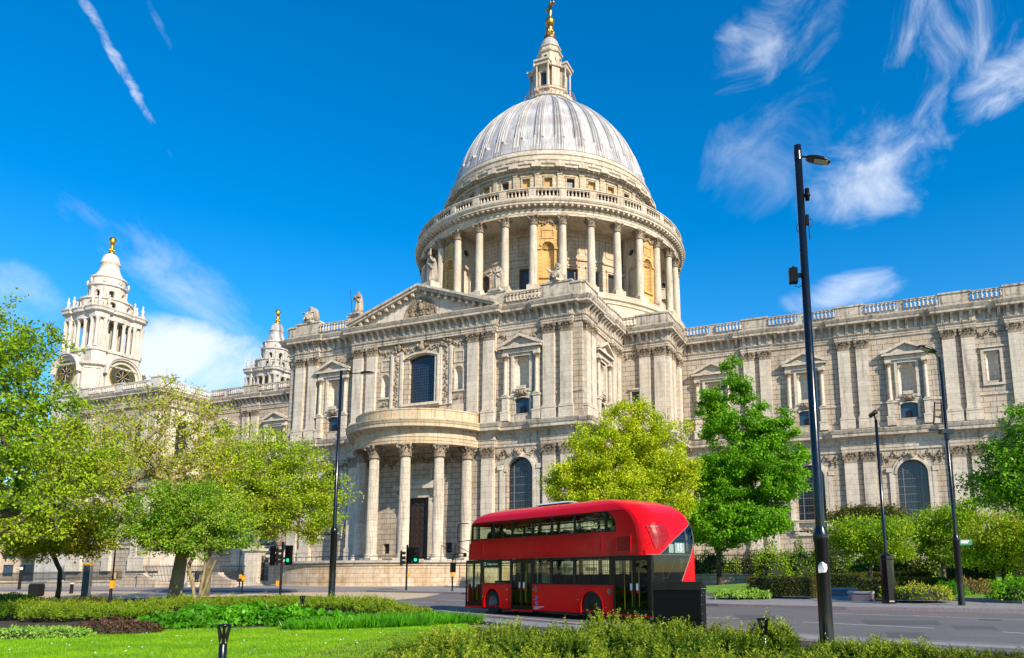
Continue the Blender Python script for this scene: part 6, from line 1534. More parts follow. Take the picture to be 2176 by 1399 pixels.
# repairs and covers in the carriageway
M['patch'] = asphalt('tarmac_patch', (.105, .098, .104), .3, 70, .15)
for i, (a, b, c, d) in enumerate(((1560, 1306, 1640, 1318), (1830, 1318, 1990, 1328), (2020, 1330, 2110, 1338), (1880, 1344, 1960, 1356), (800, 1288, 880, 1293))):
    sheet('tarmac_patch', xy([(a, b), (c, b+1.5), (c+14, d+1), (a+12, d)]), .0075, 'patch')
for px, py in ((1610, 1328), (2105, 1318)):
    p = G(px, py); t = thing('drain_cover', 'round iron cover in the road right of the bus' if px < 1700 else 'round iron cover in the road at the far right', 'manhole cover', Vector((p.x, p.y, p.z+.006))); mb = MB(); mb.lathe([(.33, 0), (.33, .006), (.30, .006), (.30, .003)], n=24); mb.build('frame', 'iron', t); mb = MB()
    for k in range(-3, 4): w = math.sqrt(max(0, .29**2-(k*.08)**2)); mb.box(-w, w, k*.08-.025, k*.08+.025, .002, .007)
    mb.build('cover', 'greybox', t)
# ------------------------------------------------------------------ the bus (local: +x forward, near side at y = 0, body towards -y)
BA = R_(26.8); bus = thing('double_decker_bus', 'red double-decker bus with rounded back and slanting rear window, seen from behind', 'bus', (41.7, -88.0, 0.0), PI-BA)
M['busred'] = simple('bus_red_paint', (.76, .005, .010), .20, 0, .14, coat=.10, nscale=1.2, namt=.12)
M['busdark'] = simple('bus_black_trim', (.005, .005, .006), .25, 0, .3); M['busseat'] = simple('seat_fabric', (.10, .02, .02), .8); M['busint'] = simple('bus_interior', (.16, .15, .14), .6)
M['pole_y'] = simple('yellow_handrail', (.85, .55, .05), .35); M['tyre'] = simple('tyre_rubber', (.015, .015, .015), .8); M['rim'] = simple('wheel_rim', (.16, .16, .17), .4, .3)
M['plate'] = simple('number_blind', (.20, .30, .26), .4); M['white_p'] = simple('white_enamel', (.80, .80, .78), .4); M['blue_p'] = simple('blue_sticker', (.02, .12, .42), .4); M['dimtext'] = emis('blind_text', (.35, .85, .75), .35)
def glassmat(name, tint, refl=.10):
    m = bpy.data.materials.new(name); m.use_nodes = True; t = m.node_tree; t.nodes.clear(); o = t.nodes.new('ShaderNodeOutputMaterial')
    tr = N(t, 'ShaderNodeBsdfTransparent'); tr.inputs[0].default_value = (*tint, 1); gl = N(t, 'ShaderNodeBsdfGlossy'); gl.inputs['Roughness'].default_value = .015; gl.inputs[0].default_value = (.9, .95, .92, 1)
    fr = N(t, 'ShaderNodeLayerWeight', i_Blend=.25); mx_ = t.nodes.new('ShaderNodeMixShader'); t.links.new(mth(t, 'MULTIPLY_ADD', mth(t, 'POWER', fr.outputs['Facing'], 3.0), .6, refl, clamp=True), mx_.inputs[0]); t.links.new(tr.outputs[0], mx_.inputs[1]); t.links.new(gl.outputs[0], mx_.inputs[2]); t.links.new(mx_.outputs[0], o.inputs[0]); return m
M['busglass'] = glassmat('bus_glass', (.66, .74, .64), .03); M['rearglass'] = glassmat('rear_glass', (.15, .16, .16), .07)
W_ = 2.50
zk = [.26, 1.0, 2.0, 2.6, 2.94, 3.28, 3.5, 3.68, 3.85, 4.0, 4.17, 4.29, 4.36, 4.40]
urk = [0, 0, 0, .01, .04, .13, .25, .40, .62, .90, 1.40, 2.1, 3.0, 4.2]
ufz = [.26, 2.2, 3.1, 3.77, 4.0, 4.2, 4.32, 4.40]; ufv = [11.08, 11.05, 11.0, 10.85, 10.6, 10.2, 9.6, 8.8]
inz = [.26, 3.82, 3.95, 4.10, 4.22, 4.31, 4.37, 4.40]; inv = [0, 0, .03, .12, .30, .55, .85, 1.15]
def ur(z): return float(np.interp(z, zk, urk))
def uf(z): return float(np.interp(z, ufz, ufv))
def ins(z): return float(np.interp(z, inz, inv))
def rn(z): return .10 if z < 2.245 else min(.60, (W_-2*ins(z))/2*.8)
def rf_(z): return min(.50, (W_-2*ins(z))/2*.8)
GAZ = [1.0, 1.4, 2.27, 2.8, 3.22, 3.46]; GA = [.08, .08, .44, 1.20, 1.95, 2.36]
GBZ = [.85, 1.4, 2.25, 2.76, 2.93, 3.22, 3.46]; GB = [1.05, 1.48, 1.98, 2.24, 2.31, 2.40, 2.37]
class Rear:
    def __init__(s, z):
        i, a, b = ins(z), rn(z), rf_(z); s.z = z; pts = []
        for k in range(13): f = PI/2*k/12; pts.append((ur(z)+a*(1-sin(f)), i+a*(1-cos(f))))
        v0, v1 = i+a, W_-i-b
        for k in range(1, 20): pts.append((ur(z), v0+(v1-v0)*k/20))
        for k in range(13): f = PI/2*k/12; pts.append((ur(z)+b*(1-cos(f)), v1+b*sin(f)))
        s.p = np.array(pts); d = np.hypot(*np.diff(s.p, axis=0).T); s.t = np.concatenate([[0], np.cumsum(d)]); s.L = s.t[-1]
    def at(s, t, off=0.0):
        u = np.interp(t, s.t, s.p[:, 0]); v = np.interp(t, s.t, s.p[:, 1])
        if off:
            e = .02; du = np.interp(t+e, s.t, s.p[:, 0])-np.interp(t-e, s.t, s.p[:, 0]); dv = np.interp(t+e, s.t, s.p[:, 1])-np.interp(t-e, s.t, s.p[:, 1]); l = math.hypot(du, dv) or 1
            u -= dv/l*off; v += du/l*off
        return (float(u), -float(v), s.z)
    def tv(s, v): return float(np.interp(v, s.p[:, 1], s.t))
ZR = [.28, .6, .85, 1.2, 1.4, 1.7, 2.0, 2.24, 2.25, 2.27, 2.5, 2.65, 2.8, 2.94, 3.08, 3.22, 3.34, 3.46, 3.58, 3.70, 3.82, 3.9, 4.0, 4.08, 4.17, 4.23, 4.29, 4.33, 4.36, 4.38, 4.40]
body = MB(); gls = MB(); wsc = MB(); rim_ = MB(); rows = []
for z in ZR:
    r = Rear(z); ok = .85 <= z <= 3.46
    a = r.tv(np.interp(z, GAZ, GA)); b = r.tv(np.interp(z, GBZ, GB))
    if z <= 2.24: a = r.tv(.10)
    if b < a: b = a
    ts = list(np.linspace(0, a, 17))+list(np.linspace(a, b, 9))[1:]+list(np.linspace(b, r.L, 13))[1:]
    rows.append(([r.at(t) for t in ts], ok))
for k in range(len(rows)-1):
    (p, o1), (q, o2) = rows[k], rows[k+1]
    for i in range(len(p)-1):
        isg = o1 and o2 and 16 <= i < 24
        dark = (k < 7 and i < 16) and not isg
        (gls if isg else (rim_ if dark else body)).add([p[i], p[i+1], q[i+1], q[i]], [(0, 3, 2, 1)], True)
# roof sides, front and far corner rounded; flat sides are panels below
for k in range(len(ZR)-1):
    z0, z1 = ZR[k], ZR[k+1]
    def ring(z):
        i = ins(z); u0 = ur(z)+rn(z); u1 = uf(z)-.40; f = [(u0+(u1-u0)*j/12, -i) for j in range(13)]
        f += [(uf(z)-.40*(1-sin(PI/2*j/8)), -i-.40*(1-cos(PI/2*j/8))) for j in range(1, 9)]
        v1 = W_-i-.40; f += [(uf(z), -(i+.40+(v1-i-.40)*j/6)) for j in range(1, 7)]
        f += [(uf(z)-.40*(1-cos(PI/2*j/8)), -(v1+.40*sin(PI/2*j/8))) for j in range(1, 9)]
        u0 = ur(z)+rf_(z); f += [(u1+(u0-u1)*j/12, -(W_-i)) for j in range(1, 13)]
        return [(a, b, z) for a, b in f]
    p, q = ring(z0), ring(z1)
    for i in range(len(p)-1):
        if (i < 12 or i > 33) and z0 < 3.80: continue         # flat sides handled as panels
        g = 12 <= i <= 33 and ((2.94 <= z0 < 3.7) or (1.2 <= z0 < 2.2)) 
        (wsc if g else body).add([p[i], p[i+1], q[i+1], q[i]], [(0, 1, 2, 3)], True)
top = ring(ZR[-1]); rp = rows[-1][0]; poly = [(x[0], x[1]) for x in top]+[(x[0], x[1]) for x in rp[::-1]][1:-1]
tr = tessellate_polygon([[Vector((p[0], p[1], 0)) for p in poly]]); body.add([(p[0], p[1], 4.40) for p in poly], [tuple(t) for t in tr], False)
# flat side panels with true openings
def sidepanel(T, near=True):
    lower_front, holes = [], []
    zl = [2.25, 2.27, 2.5, 2.65, 2.8, 2.94, 3.08, 3.22, 3.34, 3.46, 3.58, 3.70, 3.80]
    out = [(ur(z)+rn(z), z) for z in zl]+[(uf(z)-.40, z) for z in zl[::-1]]
    zA, zB = 3.13, 3.77
    mb = MB(T); uw = [(1.66, zA), (10.55, zA), (10.45, zB), (2.18, zB)]+[(2.18-.52*sin(PI/2*k/8), zB-.52*(1-cos(PI/2*k/8))) for k in range(1, 8)]+[(1.66, zB-.52)]
    mb.sheetpoly(out, [uw], 0)
    def skirt(u0, u1, zt, arches):
        pts = [(u0, .26)]
        for c in arches: pts += [(c-.56, .26)]+[(c-.56*cos(PI*k/14), .50+.54*sin(PI*k/14)) for k in range(15)]+[(c+.56, .26)]
        pts += [(u1, .26), (u1, zt), (u0, zt)]; mb.sheetpoly(pts, [], 0)
        for c in arches: mb.reveal([(c-.56, .26)]+[(c-.56*cos(PI*k/14), .50+.54*sin(PI*k/14)) for k in range(15)]+[(c+.56, .26)], -.5, 0, False); band(mb, [(c+.56, .30)]+[(c+.56*cos(PI*k/14), .50+.54*sin(PI*k/14)) for k in range(15)]+[(c-.56, .30)],   .03, 0, .006)
    if near:
        skirt(1.80, 6.27, 1.25, [2.91]); skirt(7.66, 9.72, 1.25, [8.97])
    else: skirt(.5, 10.6, 1.25, [2.91, 8.97])
    return mb, uw
T0 = Matrix(((1, 0, 0, 0), (0, 1, 0, 0), (0, 0, 1, 0), (0, 0, 0, 1))); T1 = Matrix(((1, 0, 0, 0), (0, -1, 0, -W_), (0, 0, 1, 0), (0, 0, 0, 1)))
m1, uw = sidepanel(T0, True); m2, _ = sidepanel(T1, False)
for m_ in (m1, m2): body.v, body.f, body.sm, _b = body.v+m_.v, body.f+[[i+len(body.v) for i in f] for f in m_.f], body.sm+m_.sm, 0
body.set(None)
body.box(2.6, 10.0, -W_+.45, -.45, 4.10, 4.13); body.box(.30, 10.6, -W_+.04, -.04, 2.27, 2.40); body.box(.2, 10.7, -W_+.04, -.04, .3, .36)      # ceiling and upper floor
bo = body.build('body', 'busred', bus)
# ledge under the upper deck at the rear corner
mb = MB(); a, b = Rear(2.251), Rear(2.24); n = 24
mb.add([a.at(a.L*i/n) for i in range(n+1)]+[b.at(b.L*i/n) for i in range(n+1)], [(i, i+1, n+2+i, n+1+i) for i in range(n)]); mb.build('ledge', 'busred', bo)
gls.build('rear_glass', 'rearglass', bus); wsc.build('windscreens', 'busglass', bus); rim_.build('corner_post', 'busdark', bus)
mb = MB()
for v_ in (GA, GB):
    zs = [1.4, 1.7, 2.0, 2.27, 2.5, 2.65, 2.8, 2.94, 3.08, 3.22, 3.34, 3.46] if v_ is GB else [2.27, 2.5, 2.65, 2.8, 2.94, 3.08, 3.22, 3.34, 3.46]
    pp = [];
    for z in zs: r = Rear(z); pp.append(Vector(r.at(r.tv(np.interp(z, GBZ if v_ is GB else GAZ, v_)), .004)))
    for p, q in zip(pp[:-1], pp[1:]): mb.tube(p, q, .014, n=5)
r = Rear(2.262); t0, t1 = r.tv(.10), r.tv(1.98); pp = [Vector(r.at(t0+(t1-t0)*k/12, .004)) for k in range(13)]
for p, q in zip(pp[:-1], pp[1:]): mb.tube(p, q, .016, n=5)
mb.build('window_seal', 'greybox', bus)
# upper deck windows
def win_row(T, spans, z0, z1, name, curved=False):
    for i, (a, b) in enumerate(spans):
        mb = MB(T)
        if curved and i == 0: mb.sheetpoly([p for p in uw if p[0] <= b+1e-6 and p[0] <= 2.19]+[] if False else [(1.66, z0), (2.06, z0), (2.06, z1-.01)]+[(2.18-.52*sin(PI/2*k/8), z1-.52*(1-cos(PI/2*k/8))) for k in range(2, 8)]+[(1.66, z1-.52)], [], -.02)
        else: mb.sheetpoly(rect(a, b, z0, z1), [], -.02)
        w = mb.build(name, 'busglass', bus)
        if z1 > 3 and not (curved and i == 0): q = MB(T); q.box(a+.05, b-.05, -.03, -.015, z1-.24, z1-.21); q.build('window_bar', 'busdark', w)
up = [(1.66, 2.06), (2.20, 3.72), (3.86, 5.03), (5.17, 6.19), (6.33, 7.54), (7.68, 8.84), (8.98, 9.94), (10.05, 10.46)]
win_row(T0, up, 3.13, 3.77, 'upper_window', True); win_row(T1, up, 3.13, 3.77, 'upper_window')
lo = [(1.98, 3.74), (3.88, 5.06), (5.20, 6.20), (7.74, 8.35), (8.50, 9.62)]
for T in (T0, T1): win_row(T, lo if T is T0 else [(.55, 2.0), (2.2, 3.74), (3.88, 5.06), (5.20, 6.20), (6.3, 7.6), (7.74, 9.5)], 1.27, 2.16, 'lower_window')
mb = MB(T0)
for a, b in ((2.06, 2.20), (3.72, 3.86), (5.03, 5.17), (6.19, 6.33), (7.54, 7.68), (8.84, 8.98), (9.94, 10.05), (10.44, 10.56)): mb.box(a, b, -.03, -.01, 3.13, 3.77)
band(mb, [(p[0], p[1]) for p in uw], .03, -.01, .008, True)
for a, b in ((1.76, 1.98), (3.74, 3.88), (5.06, 5.20), (6.20, 6.27), (7.66, 7.74), (8.35, 8.50), (9.62, 9.76)): mb.box(a, b, -.05, .004, 1.25, 2.25)
mb.box(1.76, 6.27, -.05, .004, 2.16, 2.248); mb.box(7.66, 9.76, -.05, .004, 2.16, 2.248); mb.box(1.76, 6.27, -.05, .006, 1.25, 1.28); mb.box(7.66, 9.76, -.05, .006, 1.25, 1.28)
mb.set(T1)
for a in (2.06, 3.72, 5.03, 6.19, 7.54, 8.84, 9.94): mb.box(a, a+.14, -.03, 0, 3.13, 3.77); mb.box(a-.1, a+.1, -.05, 0, 1.25, 2.25)
mb.box(.55, 10.6, -.05, 0, 2.16, 2.25); mb.box(10.0, 10.62, -.05, 0, 1.25, 2.25)
mb.build('window_pillar', 'busdark', bus)
# doors
for nm, a, b, mid, z0, z1, lab in (('door', .12, 1.78, .82, .30, 2.22, 'rear glass door'), ('door', 6.27, 7.66, 6.97, .26, 2.22, 'middle double door'), ('door', 9.76, 10.96, 10.35, .30, 2.22, 'front double door')):
    mb = MB(T0); fr = .075
    holes = [rect(a+fr, mid-.05, z0+.16, z1-.14), rect(mid+.05, b-fr, z0+.16, z1-.14)]
    mb.sheetpoly(rect(a, b, z0, z1), holes, 0)
    for h in holes: mb.reveal(h, -.04, 0); band(mb, h, .02, 0, .012, True)
    mb.box(mid-.02, mid+.02, -.03, .015, z0, z1); mb.box(a, b, -.06, -.03, z0, z0+.1)
    d = mb.build('door', 'busdark', bus, lab)
    for h in holes: q = MB(T0); q.sheetpoly(h, [], -.02); q.build('door_glass', 'busglass', d)
    q = MB(T0)
    for s in (-1, 1): q.box(mid+s*.14-.05, mid+s*.14+.05, -.012, -.008, .98+.12, 1.20+.12)
    q.build('notice', 'white_p', d); q = MB(T0)
    for s in (-1, 1): q.box(mid+s*.14-.05, mid+s*.14+.05, -.010, -.006, 1.02, 1.095)
    q.build('red_notice', 'busred', d); q = MB(T0)
    for s in (-1, 1): q.tube((mid+s*.16, -.08, .55), (mid+s*.16, -.08, 1.75), .015, n=6)
    q.build('grab_rail', 'pole_y', d)
mb = MB(T0); mb.box(.03, .12, -.03, .004, .28, 2.245); mb.box(.03, 1.8, -.02, .006, 2.22, 2.25); mb.build('door_frame', 'busdark', bus)
mb = MB(T0); mb.box(0, 1.8, -.02, .0, .24, .30); mb.box(6.27, 7.66, -.02, 0, .2, .26); mb.box(9.76, 11, -.02, 0, .22, .30); mb.build('sill', 'busred', bus)
# destination box
mb = MB(T0); mb.box(8.42, 9.68, -.015, .010, 1.90, 2.20); db = mb.build('destination_box', 'busdark', bus)
FL = Matrix(((-1, 0, 0, 0), (0, 0, 1, 0), (0, 1, 0, 0), (0, 0, 0, 1)))       # text facing +y, reading towards -x
glyph_mesh('15', .20, 'dimtext', db, 'route_number', Matrix.Translation((9.50, .013, 2.05)) @ FL); glyph_mesh('Trafalgar Square', .115, 'dimtext', db, 'destination_text', Matrix.Translation((8.95, .013, 2.05)) @ FL)
# side advertisement frame
mb = MB(T0); band(mb, rect(2.33, 9.65, 2.385, 2.985), .018, 0, .006, True); mb.build('panel_frame', 'busred', bus)
# vents
mb = MB(T0); mb.box(.93, 1.58, -.02, .003, 2.40, 2.90); v_ = mb.build('side_vent', 'busdark', bus); mb = MB(T0)
for k in range(15): mb.box(.95, 1.56, .002, .018, 2.42+k*.032, 2.432+k*.032)
band(mb, rect(.93, 1.58, 2.40, 2.90), .015, 0, .02, True); mb.build('slat', 'busred', v_)
mb = MB(); fr = MB()
tl = lambda z: np.interp(z, [2.46, 2.60, 3.22], [.62, .56, .42]); trr = lambda z: np.interp(z, [2.46, 2.80, 3.22], [.80, 1.28, 1.20])
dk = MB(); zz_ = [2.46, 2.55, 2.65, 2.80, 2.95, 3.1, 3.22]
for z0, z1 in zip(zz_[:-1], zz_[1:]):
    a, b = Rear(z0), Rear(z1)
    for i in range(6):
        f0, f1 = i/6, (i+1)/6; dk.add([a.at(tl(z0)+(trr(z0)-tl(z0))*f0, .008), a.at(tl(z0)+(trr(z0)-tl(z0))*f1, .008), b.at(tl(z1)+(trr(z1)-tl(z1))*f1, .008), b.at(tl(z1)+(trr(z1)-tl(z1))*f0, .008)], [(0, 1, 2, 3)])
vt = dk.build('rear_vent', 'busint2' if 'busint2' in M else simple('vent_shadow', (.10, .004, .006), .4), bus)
for k in range(17):
    z = 2.50+k*.042; a = Rear(z); pp = [Vector(a.at(tl(z)+.02+(trr(z)-tl(z)-.04)*i/6, .016)) for i in range(7)]
    for p, q in zip(pp[:-1], pp[1:]): mb.tube(p, q, .010, n=4)
mb.build('slat', 'busred', vt)
outl = [(f(z), z) for z in zz_ for f in (tl,)]+[(trr(z), z) for z in zz_[::-1]]; outl.append(outl[0])
pp = [Vector(Rear(z).at(t, .012)) for t, z in outl]
for p, q in zip(pp[:-1], pp[1:]): fr.tube(p, q, .016, n=5)
fr.build('vent_frame', 'busred', vt)
# rear number
mb = MB(); mb.box(-.004, .02, -1.66, -1.16, 2.33, 2.67); mb.box(-.002, .02, -1.10, -.86, 2.33, 2.62); nb_ = mb.build('number_box', 'plate', bus)
FR = Matrix(((0, 0, -1, 0), (-1, 0, 0, 0), (0, 1, 0, 0), (0, 0, 0, 1)))        # text facing -x
glyph_mesh('15', .36, 'white_p', nb_, 'rear_route_number', Matrix.Translation((-.007, -1.40, 2.50)) @ FR @ Matrix.Scale(.82, 4, (1, 0, 0)))
# yellow handrails on the open platform stairs
mb = MB(); 
for p in ([(.35, -.45, .5), (.35, -.45, 1.9)], [(.35, -.45, 1.55), (.35, -.62, 1.55)], [(.4, -.98, .5), (.4, -.98, 2.16), (.35, -1.1, 2.25)], [(.4, -.9, 1.50), (.4, -1.2, 1.50), (.4, -1.66, 2.16)], [(.5, -1.0, 2.3), (.5, -1.0, 2.55)], [(.4, -.72, 1.95), (.4, -.92, 2.1)], [(.45, -1.9, 2.45), (.45, -1.98, 2.52)]): mb.pipe(p, .020, 7)
mb.build('stair_handrail', 'pole_y', bus)
mb = MB()
for k in range(8): mb.box(.55+k*.22, .85+k*.22, -2.3, -1.5, .4+k*.25, .5+k*.25)
mb.build('stair', 'busint', bus)
# running gear
def wheel(u, v, face):
    t_ = MB(Matrix.Translation((u, v, .48)) @ Matrix.Rotation(-PI/2*face, 4, 'X')); t_.lathe([(.28, -.12), (.44, -.14), (.48, -.10), (.48, .10), (.44, .14), (.28, .12)], n=32, cap=False); w = t_.build('wheel', 'tyre', bus)
    r_ = MB(Matrix.Translation((u, v, .48)) @ Matrix.Rotation(-PI/2*face, 4, 'X')); r_.lathe([(.01, .02), (.09, .04), (.11, .10), (.13, .10), (.16, .03), (.24, .05), (.285, .11), (.29, .12)], n=28, cap=False)
    for k in range(10): a = 2*PI*k/10; r_.lathe([(.014, .03), (.014, .07), (.001, .075)], .195*sin(a), .195*cos(a), 6)
    for k in range(8): a = 2*PI*k/8+.2; r_.lathe([(.001, .062), (.028, .06)], .24*sin(a)*.98, .24*cos(a)*.98, 8)
    r_.build('rim', 'rim', w)
for u in (2.91, 8.97): wheel(u, -.17, 1); wheel(u, -2.33, -1)
mb = MB(); mb.box(.4, 10.6, -2.42, -.08, .20, .36); mb.box(2.2, 3.6, -2.0, -.55, .3, 1.15); mb.box(8.3, 9.7, -2.0, -.55, .3, 1.1); mb.box(1.85, 6.2, -.10, -.06, .3, 1.2); mb.box(7.7, 9.7, -.6, -.55, .3, 1.1); mb.build('chassis', 'busdark', bus)
# seats
mb = MB()
for u in np.arange(2.3, 10.0, .78):
    for v in (.25, .75, 1.55, 2.02): mb.box(u, u+.10, -v-.40, -v, 2.45, 3.28); mb.box(u, u+.45, -v-.40, -v, 2.72, 2.84)
for u in np.arange(2.2, 5.9, .80):
    for v in (.25, .75, 1.55, 2.02): mb.box(u, u+.10, -v-.40, -v, .9, 1.62); mb.box(u, u+.45, -v-.40, -v, 1.0, 1.1)
mb.build('seats', 'busseat', bus)
mb = MB()
for u in np.arange(2.35, 10.0, .78):
    for v in (.30, 2.0): mb.tube((u+.05, -v, 3.28), (u+.05, -v, 3.36), .012, n=5); mb.tube((u+.05, -v+.05 if v < 1 else -v-.3, 3.36), (u+.05, -v-.35 if v < 1 else -v+.05, 3.36), .012, n=5)
for u in (2.0, 3.3, 4.6, 6.3, 7.6, 9.6): 
    for v in (.75, 1.7): mb.tube((u, -v, .4), (u, -v, 2.2), .016, n=6)
mb.build('grab_poles', 'pole_y', bus)
mb = MB(); mb.box(9.75, 10.6, -2.4, -1.3, .4, 1.35); mb.box(9.0, 9.1, -2.4, -1.3, .4, 2.2); mb.build('cab', 'busdark', bus); mb = MB(); mb.box(1.95, 2.0, -2.45, -1.0, .4, 2.2); mb.box(1.55, 1.6, -2.3, -.5, 2.4, 3.1); mb.box(.9, 1.9, -2.46, -2.40, .4, 2.2); mb.build('darkening_panel', 'busdark', bus)  # last panels are added only to darken the interior behind the rear glass
# roof hatch, mirrors, small fittings
mb = MB(); mb.lathe([(.0, .0), (.0, .0)], 0, 0, 3) if False else None
mb.add([(4.9, -1.8, 4.39), (7.1, -1.8, 4.39), (7.1, -.7, 4.39), (4.9, -.7, 4.39), (5.2, -1.7, 4.46), (6.8, -1.7, 4.46), (6.8, -.8, 4.46), (5.2, -.8, 4.46)], [(4, 5, 6, 7), (0, 1, 5, 4), (1, 2, 6, 5), (2, 3, 7, 6), (3, 0, 4, 7)]); mb.build('roof_pod', 'roofwhite' if 'roofwhite' in M else simple('pale_roof_panel', (.60, .66, .66), .35), bus)
mb = MB(); mb.pipe([(10.85, -.02, 3.84), (11.25, .10, 3.86), (11.42, .12, 3.80), (11.48, .12, 3.6), (11.50, .10, 3.08), (11.42, .08, 3.04)], .022, 7); mb.tube((11.45, .10, 3.06), (10.5, .03, 3.10), .018, n=6); mb.build('branch_guard', 'busdark', bus)
mb = MB(); mb.pipe([(11.0, .0, 2.52), (11.35, .12, 2.56), (11.75, .16, 2.50), (11.80, .16, 2.15)], .022, 7); mb.pipe([(11.0, .0, 2.42), (11.4, .1, 2.40), (11.72, .14, 2.36)], .018, 6); mb.box(10.95, 11.1, -.02, .06, 2.38, 2.56); ma = mb.build('mirror_arm', 'busdark', bus)
mb = MB(); mb.box(11.74, 11.84, .02, .26, 1.72, 2.14); mb.build('mirror', 'busdark', ma)
mb = MB(T0)
for u, z in ((7.95, 1.02), (7.95, .62), (9.66, .70), (6.22, 1.05), (6.14, .66), (3.62, .72)): mb.box(u-.04, u+.04, 0, .006, z-.012, z+.012)
mb.build('marker_lamp', 'yellow', bus)
mb = MB(T0)
for z in (.50, .72): mb.lathe([(.075, 0), (.001, .003)], 0, 0, 16) if False else None
mb.add([(6.02+.075*cos(2*PI*i/16), .004, .74+.075*sin(2*PI*i/16)) for i in range(16)], [tuple(range(16))]); mb.box(5.95, 6.09, 0, .005, .46, .60); mb.build('access_sticker', 'blue_p', bus)
mb = MB(T0); mb.add([(6.05+.075*cos(2*PI*i/16), .005, 1.06+.11*sin(2*PI*i/16)) for i in range(16)], [tuple(range(16))]); mb.add([(2.02+.09*cos(2*PI*i/16), .005, 1.04+.10*sin(2*PI*i/16)) for i in range(16)], [tuple(range(16))]); mb.build('filler_cap', 'greybox', bus)
mb = MB(T0)
for k, l in enumerate((.62, .5, .35, .2)): mb.box(6.18-l, 6.18, 0, .003, .40-k*.035, .411-k*.035)
mb.build('legal_lettering', 'white_p', bus)
# passengers upstairs
M['cloth'] = simple('dark_clothes', (.02, .022, .03), .8); M['skin'] = simple('skin', (.42, .25, .17), .5); M['hair'] = simple('dark_hair', (.02, .014, .01), .6)
BM = Matrix.Translation(bus.location) @ Matrix.Rotation(PI-BA, 4, 'Z')
for u, v, lab in ((9.72, .55, 'seated passenger by the second upstairs window from the front of the bus'), (9.15, .60, 'seated passenger leaning by the third upstairs window from the front'), (3.15, 1.5, 'seated passenger by the upstairs window near the rear of the bus')):
    p = BM @ Vector((u, -v, 2.84)); t = thing('person', lab, 'person', p, PI-BA+PI/2, 'passengers on the upper deck')
    j = [((0, 0, .06), .17), ((0, 0, .3), .15), ((0, -.02, .52), .17), ((0, -.03, .66), .065), ((0, -.05, .74), .09), ((0, -.06, .86), .10), ((.19, -.02, .54), .08), ((-.19, -.02, .54), .08), ((.24, -.06, .28), .055), ((.14, -.28, .2), .04), ((-.24, -.06, .28), .055), ((-.14, -.28, .2), .04), ((.1, -.22, .05), .09), ((.12, -.45, .03), .075), ((.12, -.48, -.3), .05), ((-.1, -.22, .05), .09), ((-.12, -.45, .03), .075), ((-.12, -.48, -.3), .05)]
    skin_mesh('body', j, [(0, 1), (1, 2), (2, 3), (3, 4), (4, 5), (2, 6), (2, 7), (6, 8), (8, 9), (7, 10), (10, 11), (0, 12), (12, 13), (13, 14), (0, 15), (15, 16), (16, 17)], 'cloth', t, 1)
    mb = MB(); mb.lathe([(.0, -.12), (.07, -.10), (.09, 0), (.085, .06), (.05, .11), (0, .125)], 0, -.065, 14, z0=.83); mb.blob((0, -.155, .82), .02, (.8, 1, 1.4)); mb.build('head', 'skin', t); mb = MB(); mb.lathe([(.098, -.02), (.10, .04), (.08, .10), (.04, .135), (0, .14)], 0, -.045, 14, z0=.83); mb.build('hair', 'hair', t)
# ------------------------------------------------------------------ vegetation
def leafmat(name, c1, c2, c3=None, rough=.5, trans=.35):
    m = bpy.data.materials.new(name); m.use_nodes = True; t = m.node_tree; t.nodes.clear(); o = t.nodes.new('ShaderNodeOutputMaterial')
    g = t.nodes.new('ShaderNodeNewGeometry'); rnd = g.outputs['Random Per Island']
    big = noise(t, g.outputs['Position'], .7, 3, .6)
    c = mixc(t, rnd, c1, c2)
    if c3: c = mixc(t, ramp(t, mth(t, 'ADD', big, mth(t, 'MULTIPLY', rnd, .25)), [(.52, (0, 0, 0)), (.78, (1, 1, 1))]), c, c3)
    at = t.nodes.new('ShaderNodeAttribute'); at.attribute_name = 'tip'; c = mixc(t, at.outputs['Fac'], c, mixc(t, rnd, TIPC.get(name, (c2, c2))[0], TIPC.get(name, (c2, c2))[1]))
    d = t.nodes.new('ShaderNodeBsdfDiffuse'); tr = t.nodes.new('ShaderNodeBsdfTranslucent'); gl = N(t, 'ShaderNodeBsdfGlossy'); gl.inputs['Roughness'].default_value = rough; gl.inputs[0].default_value = (.5, .5, .45, 1)
    t.links.new(c, d.inputs[0]); t.links.new(mixc(t, 1.0, c, (1.25, 1.15, .45), 'MULTIPLY'), tr.inputs[0])
    a = t.nodes.new('ShaderNodeMixShader'); a.inputs[0].default_value = trans; t.links.new(d.outputs[0], a.inputs[1]); t.links.new(tr.outputs[0], a.inputs[2])
    b = t.nodes.new('ShaderNodeMixShader'); b.inputs[0].default_value = .025; t.links.new(a.outputs[0], b.inputs[1]); t.links.new(gl.outputs[0], b.inputs[2]); t.links.new(b.outputs[0], o.inputs[0])
    return m
TIPC = {'yew_leaves': ((.38, .52, .03), (.48, .42, .03)), 'hedge_leaves': ((.40, .48, .03), (.46, .38, .03))}
M['lf_yel'] = leafmat('yellow_green_leaves', (.46, .56, .014), (.66, .70, .018), (.34, .46, .014))
M['lf_grn'] = leafmat('deep_green_leaves', (.15, .40, .012), (.28, .56, .015), (.08, .24, .010))
M['lf_mid'] = leafmat('spring_green_leaves', (.28, .48, .014), (.46, .60, .018), (.36, .40, .025))
M['lf_olive'] = leafmat('olive_leaves', (.36, .48, .018), (.52, .56, .025), (.42, .42, .04))
M['lf_lime'] = leafmat('fresh_green_leaves', (.24, .42, .013), (.42, .55, .02), (.20, .36, .012))
M['lf_small'] = leafmat('small_tree_leaves', (.22, .42, .016), (.46, .56, .06), (.13, .30, .014))
M['lf_dark'] = leafmat('dark_hedge_leaves', (.045, .085, .010), (.10, .14, .015), (.13, .11, .02))
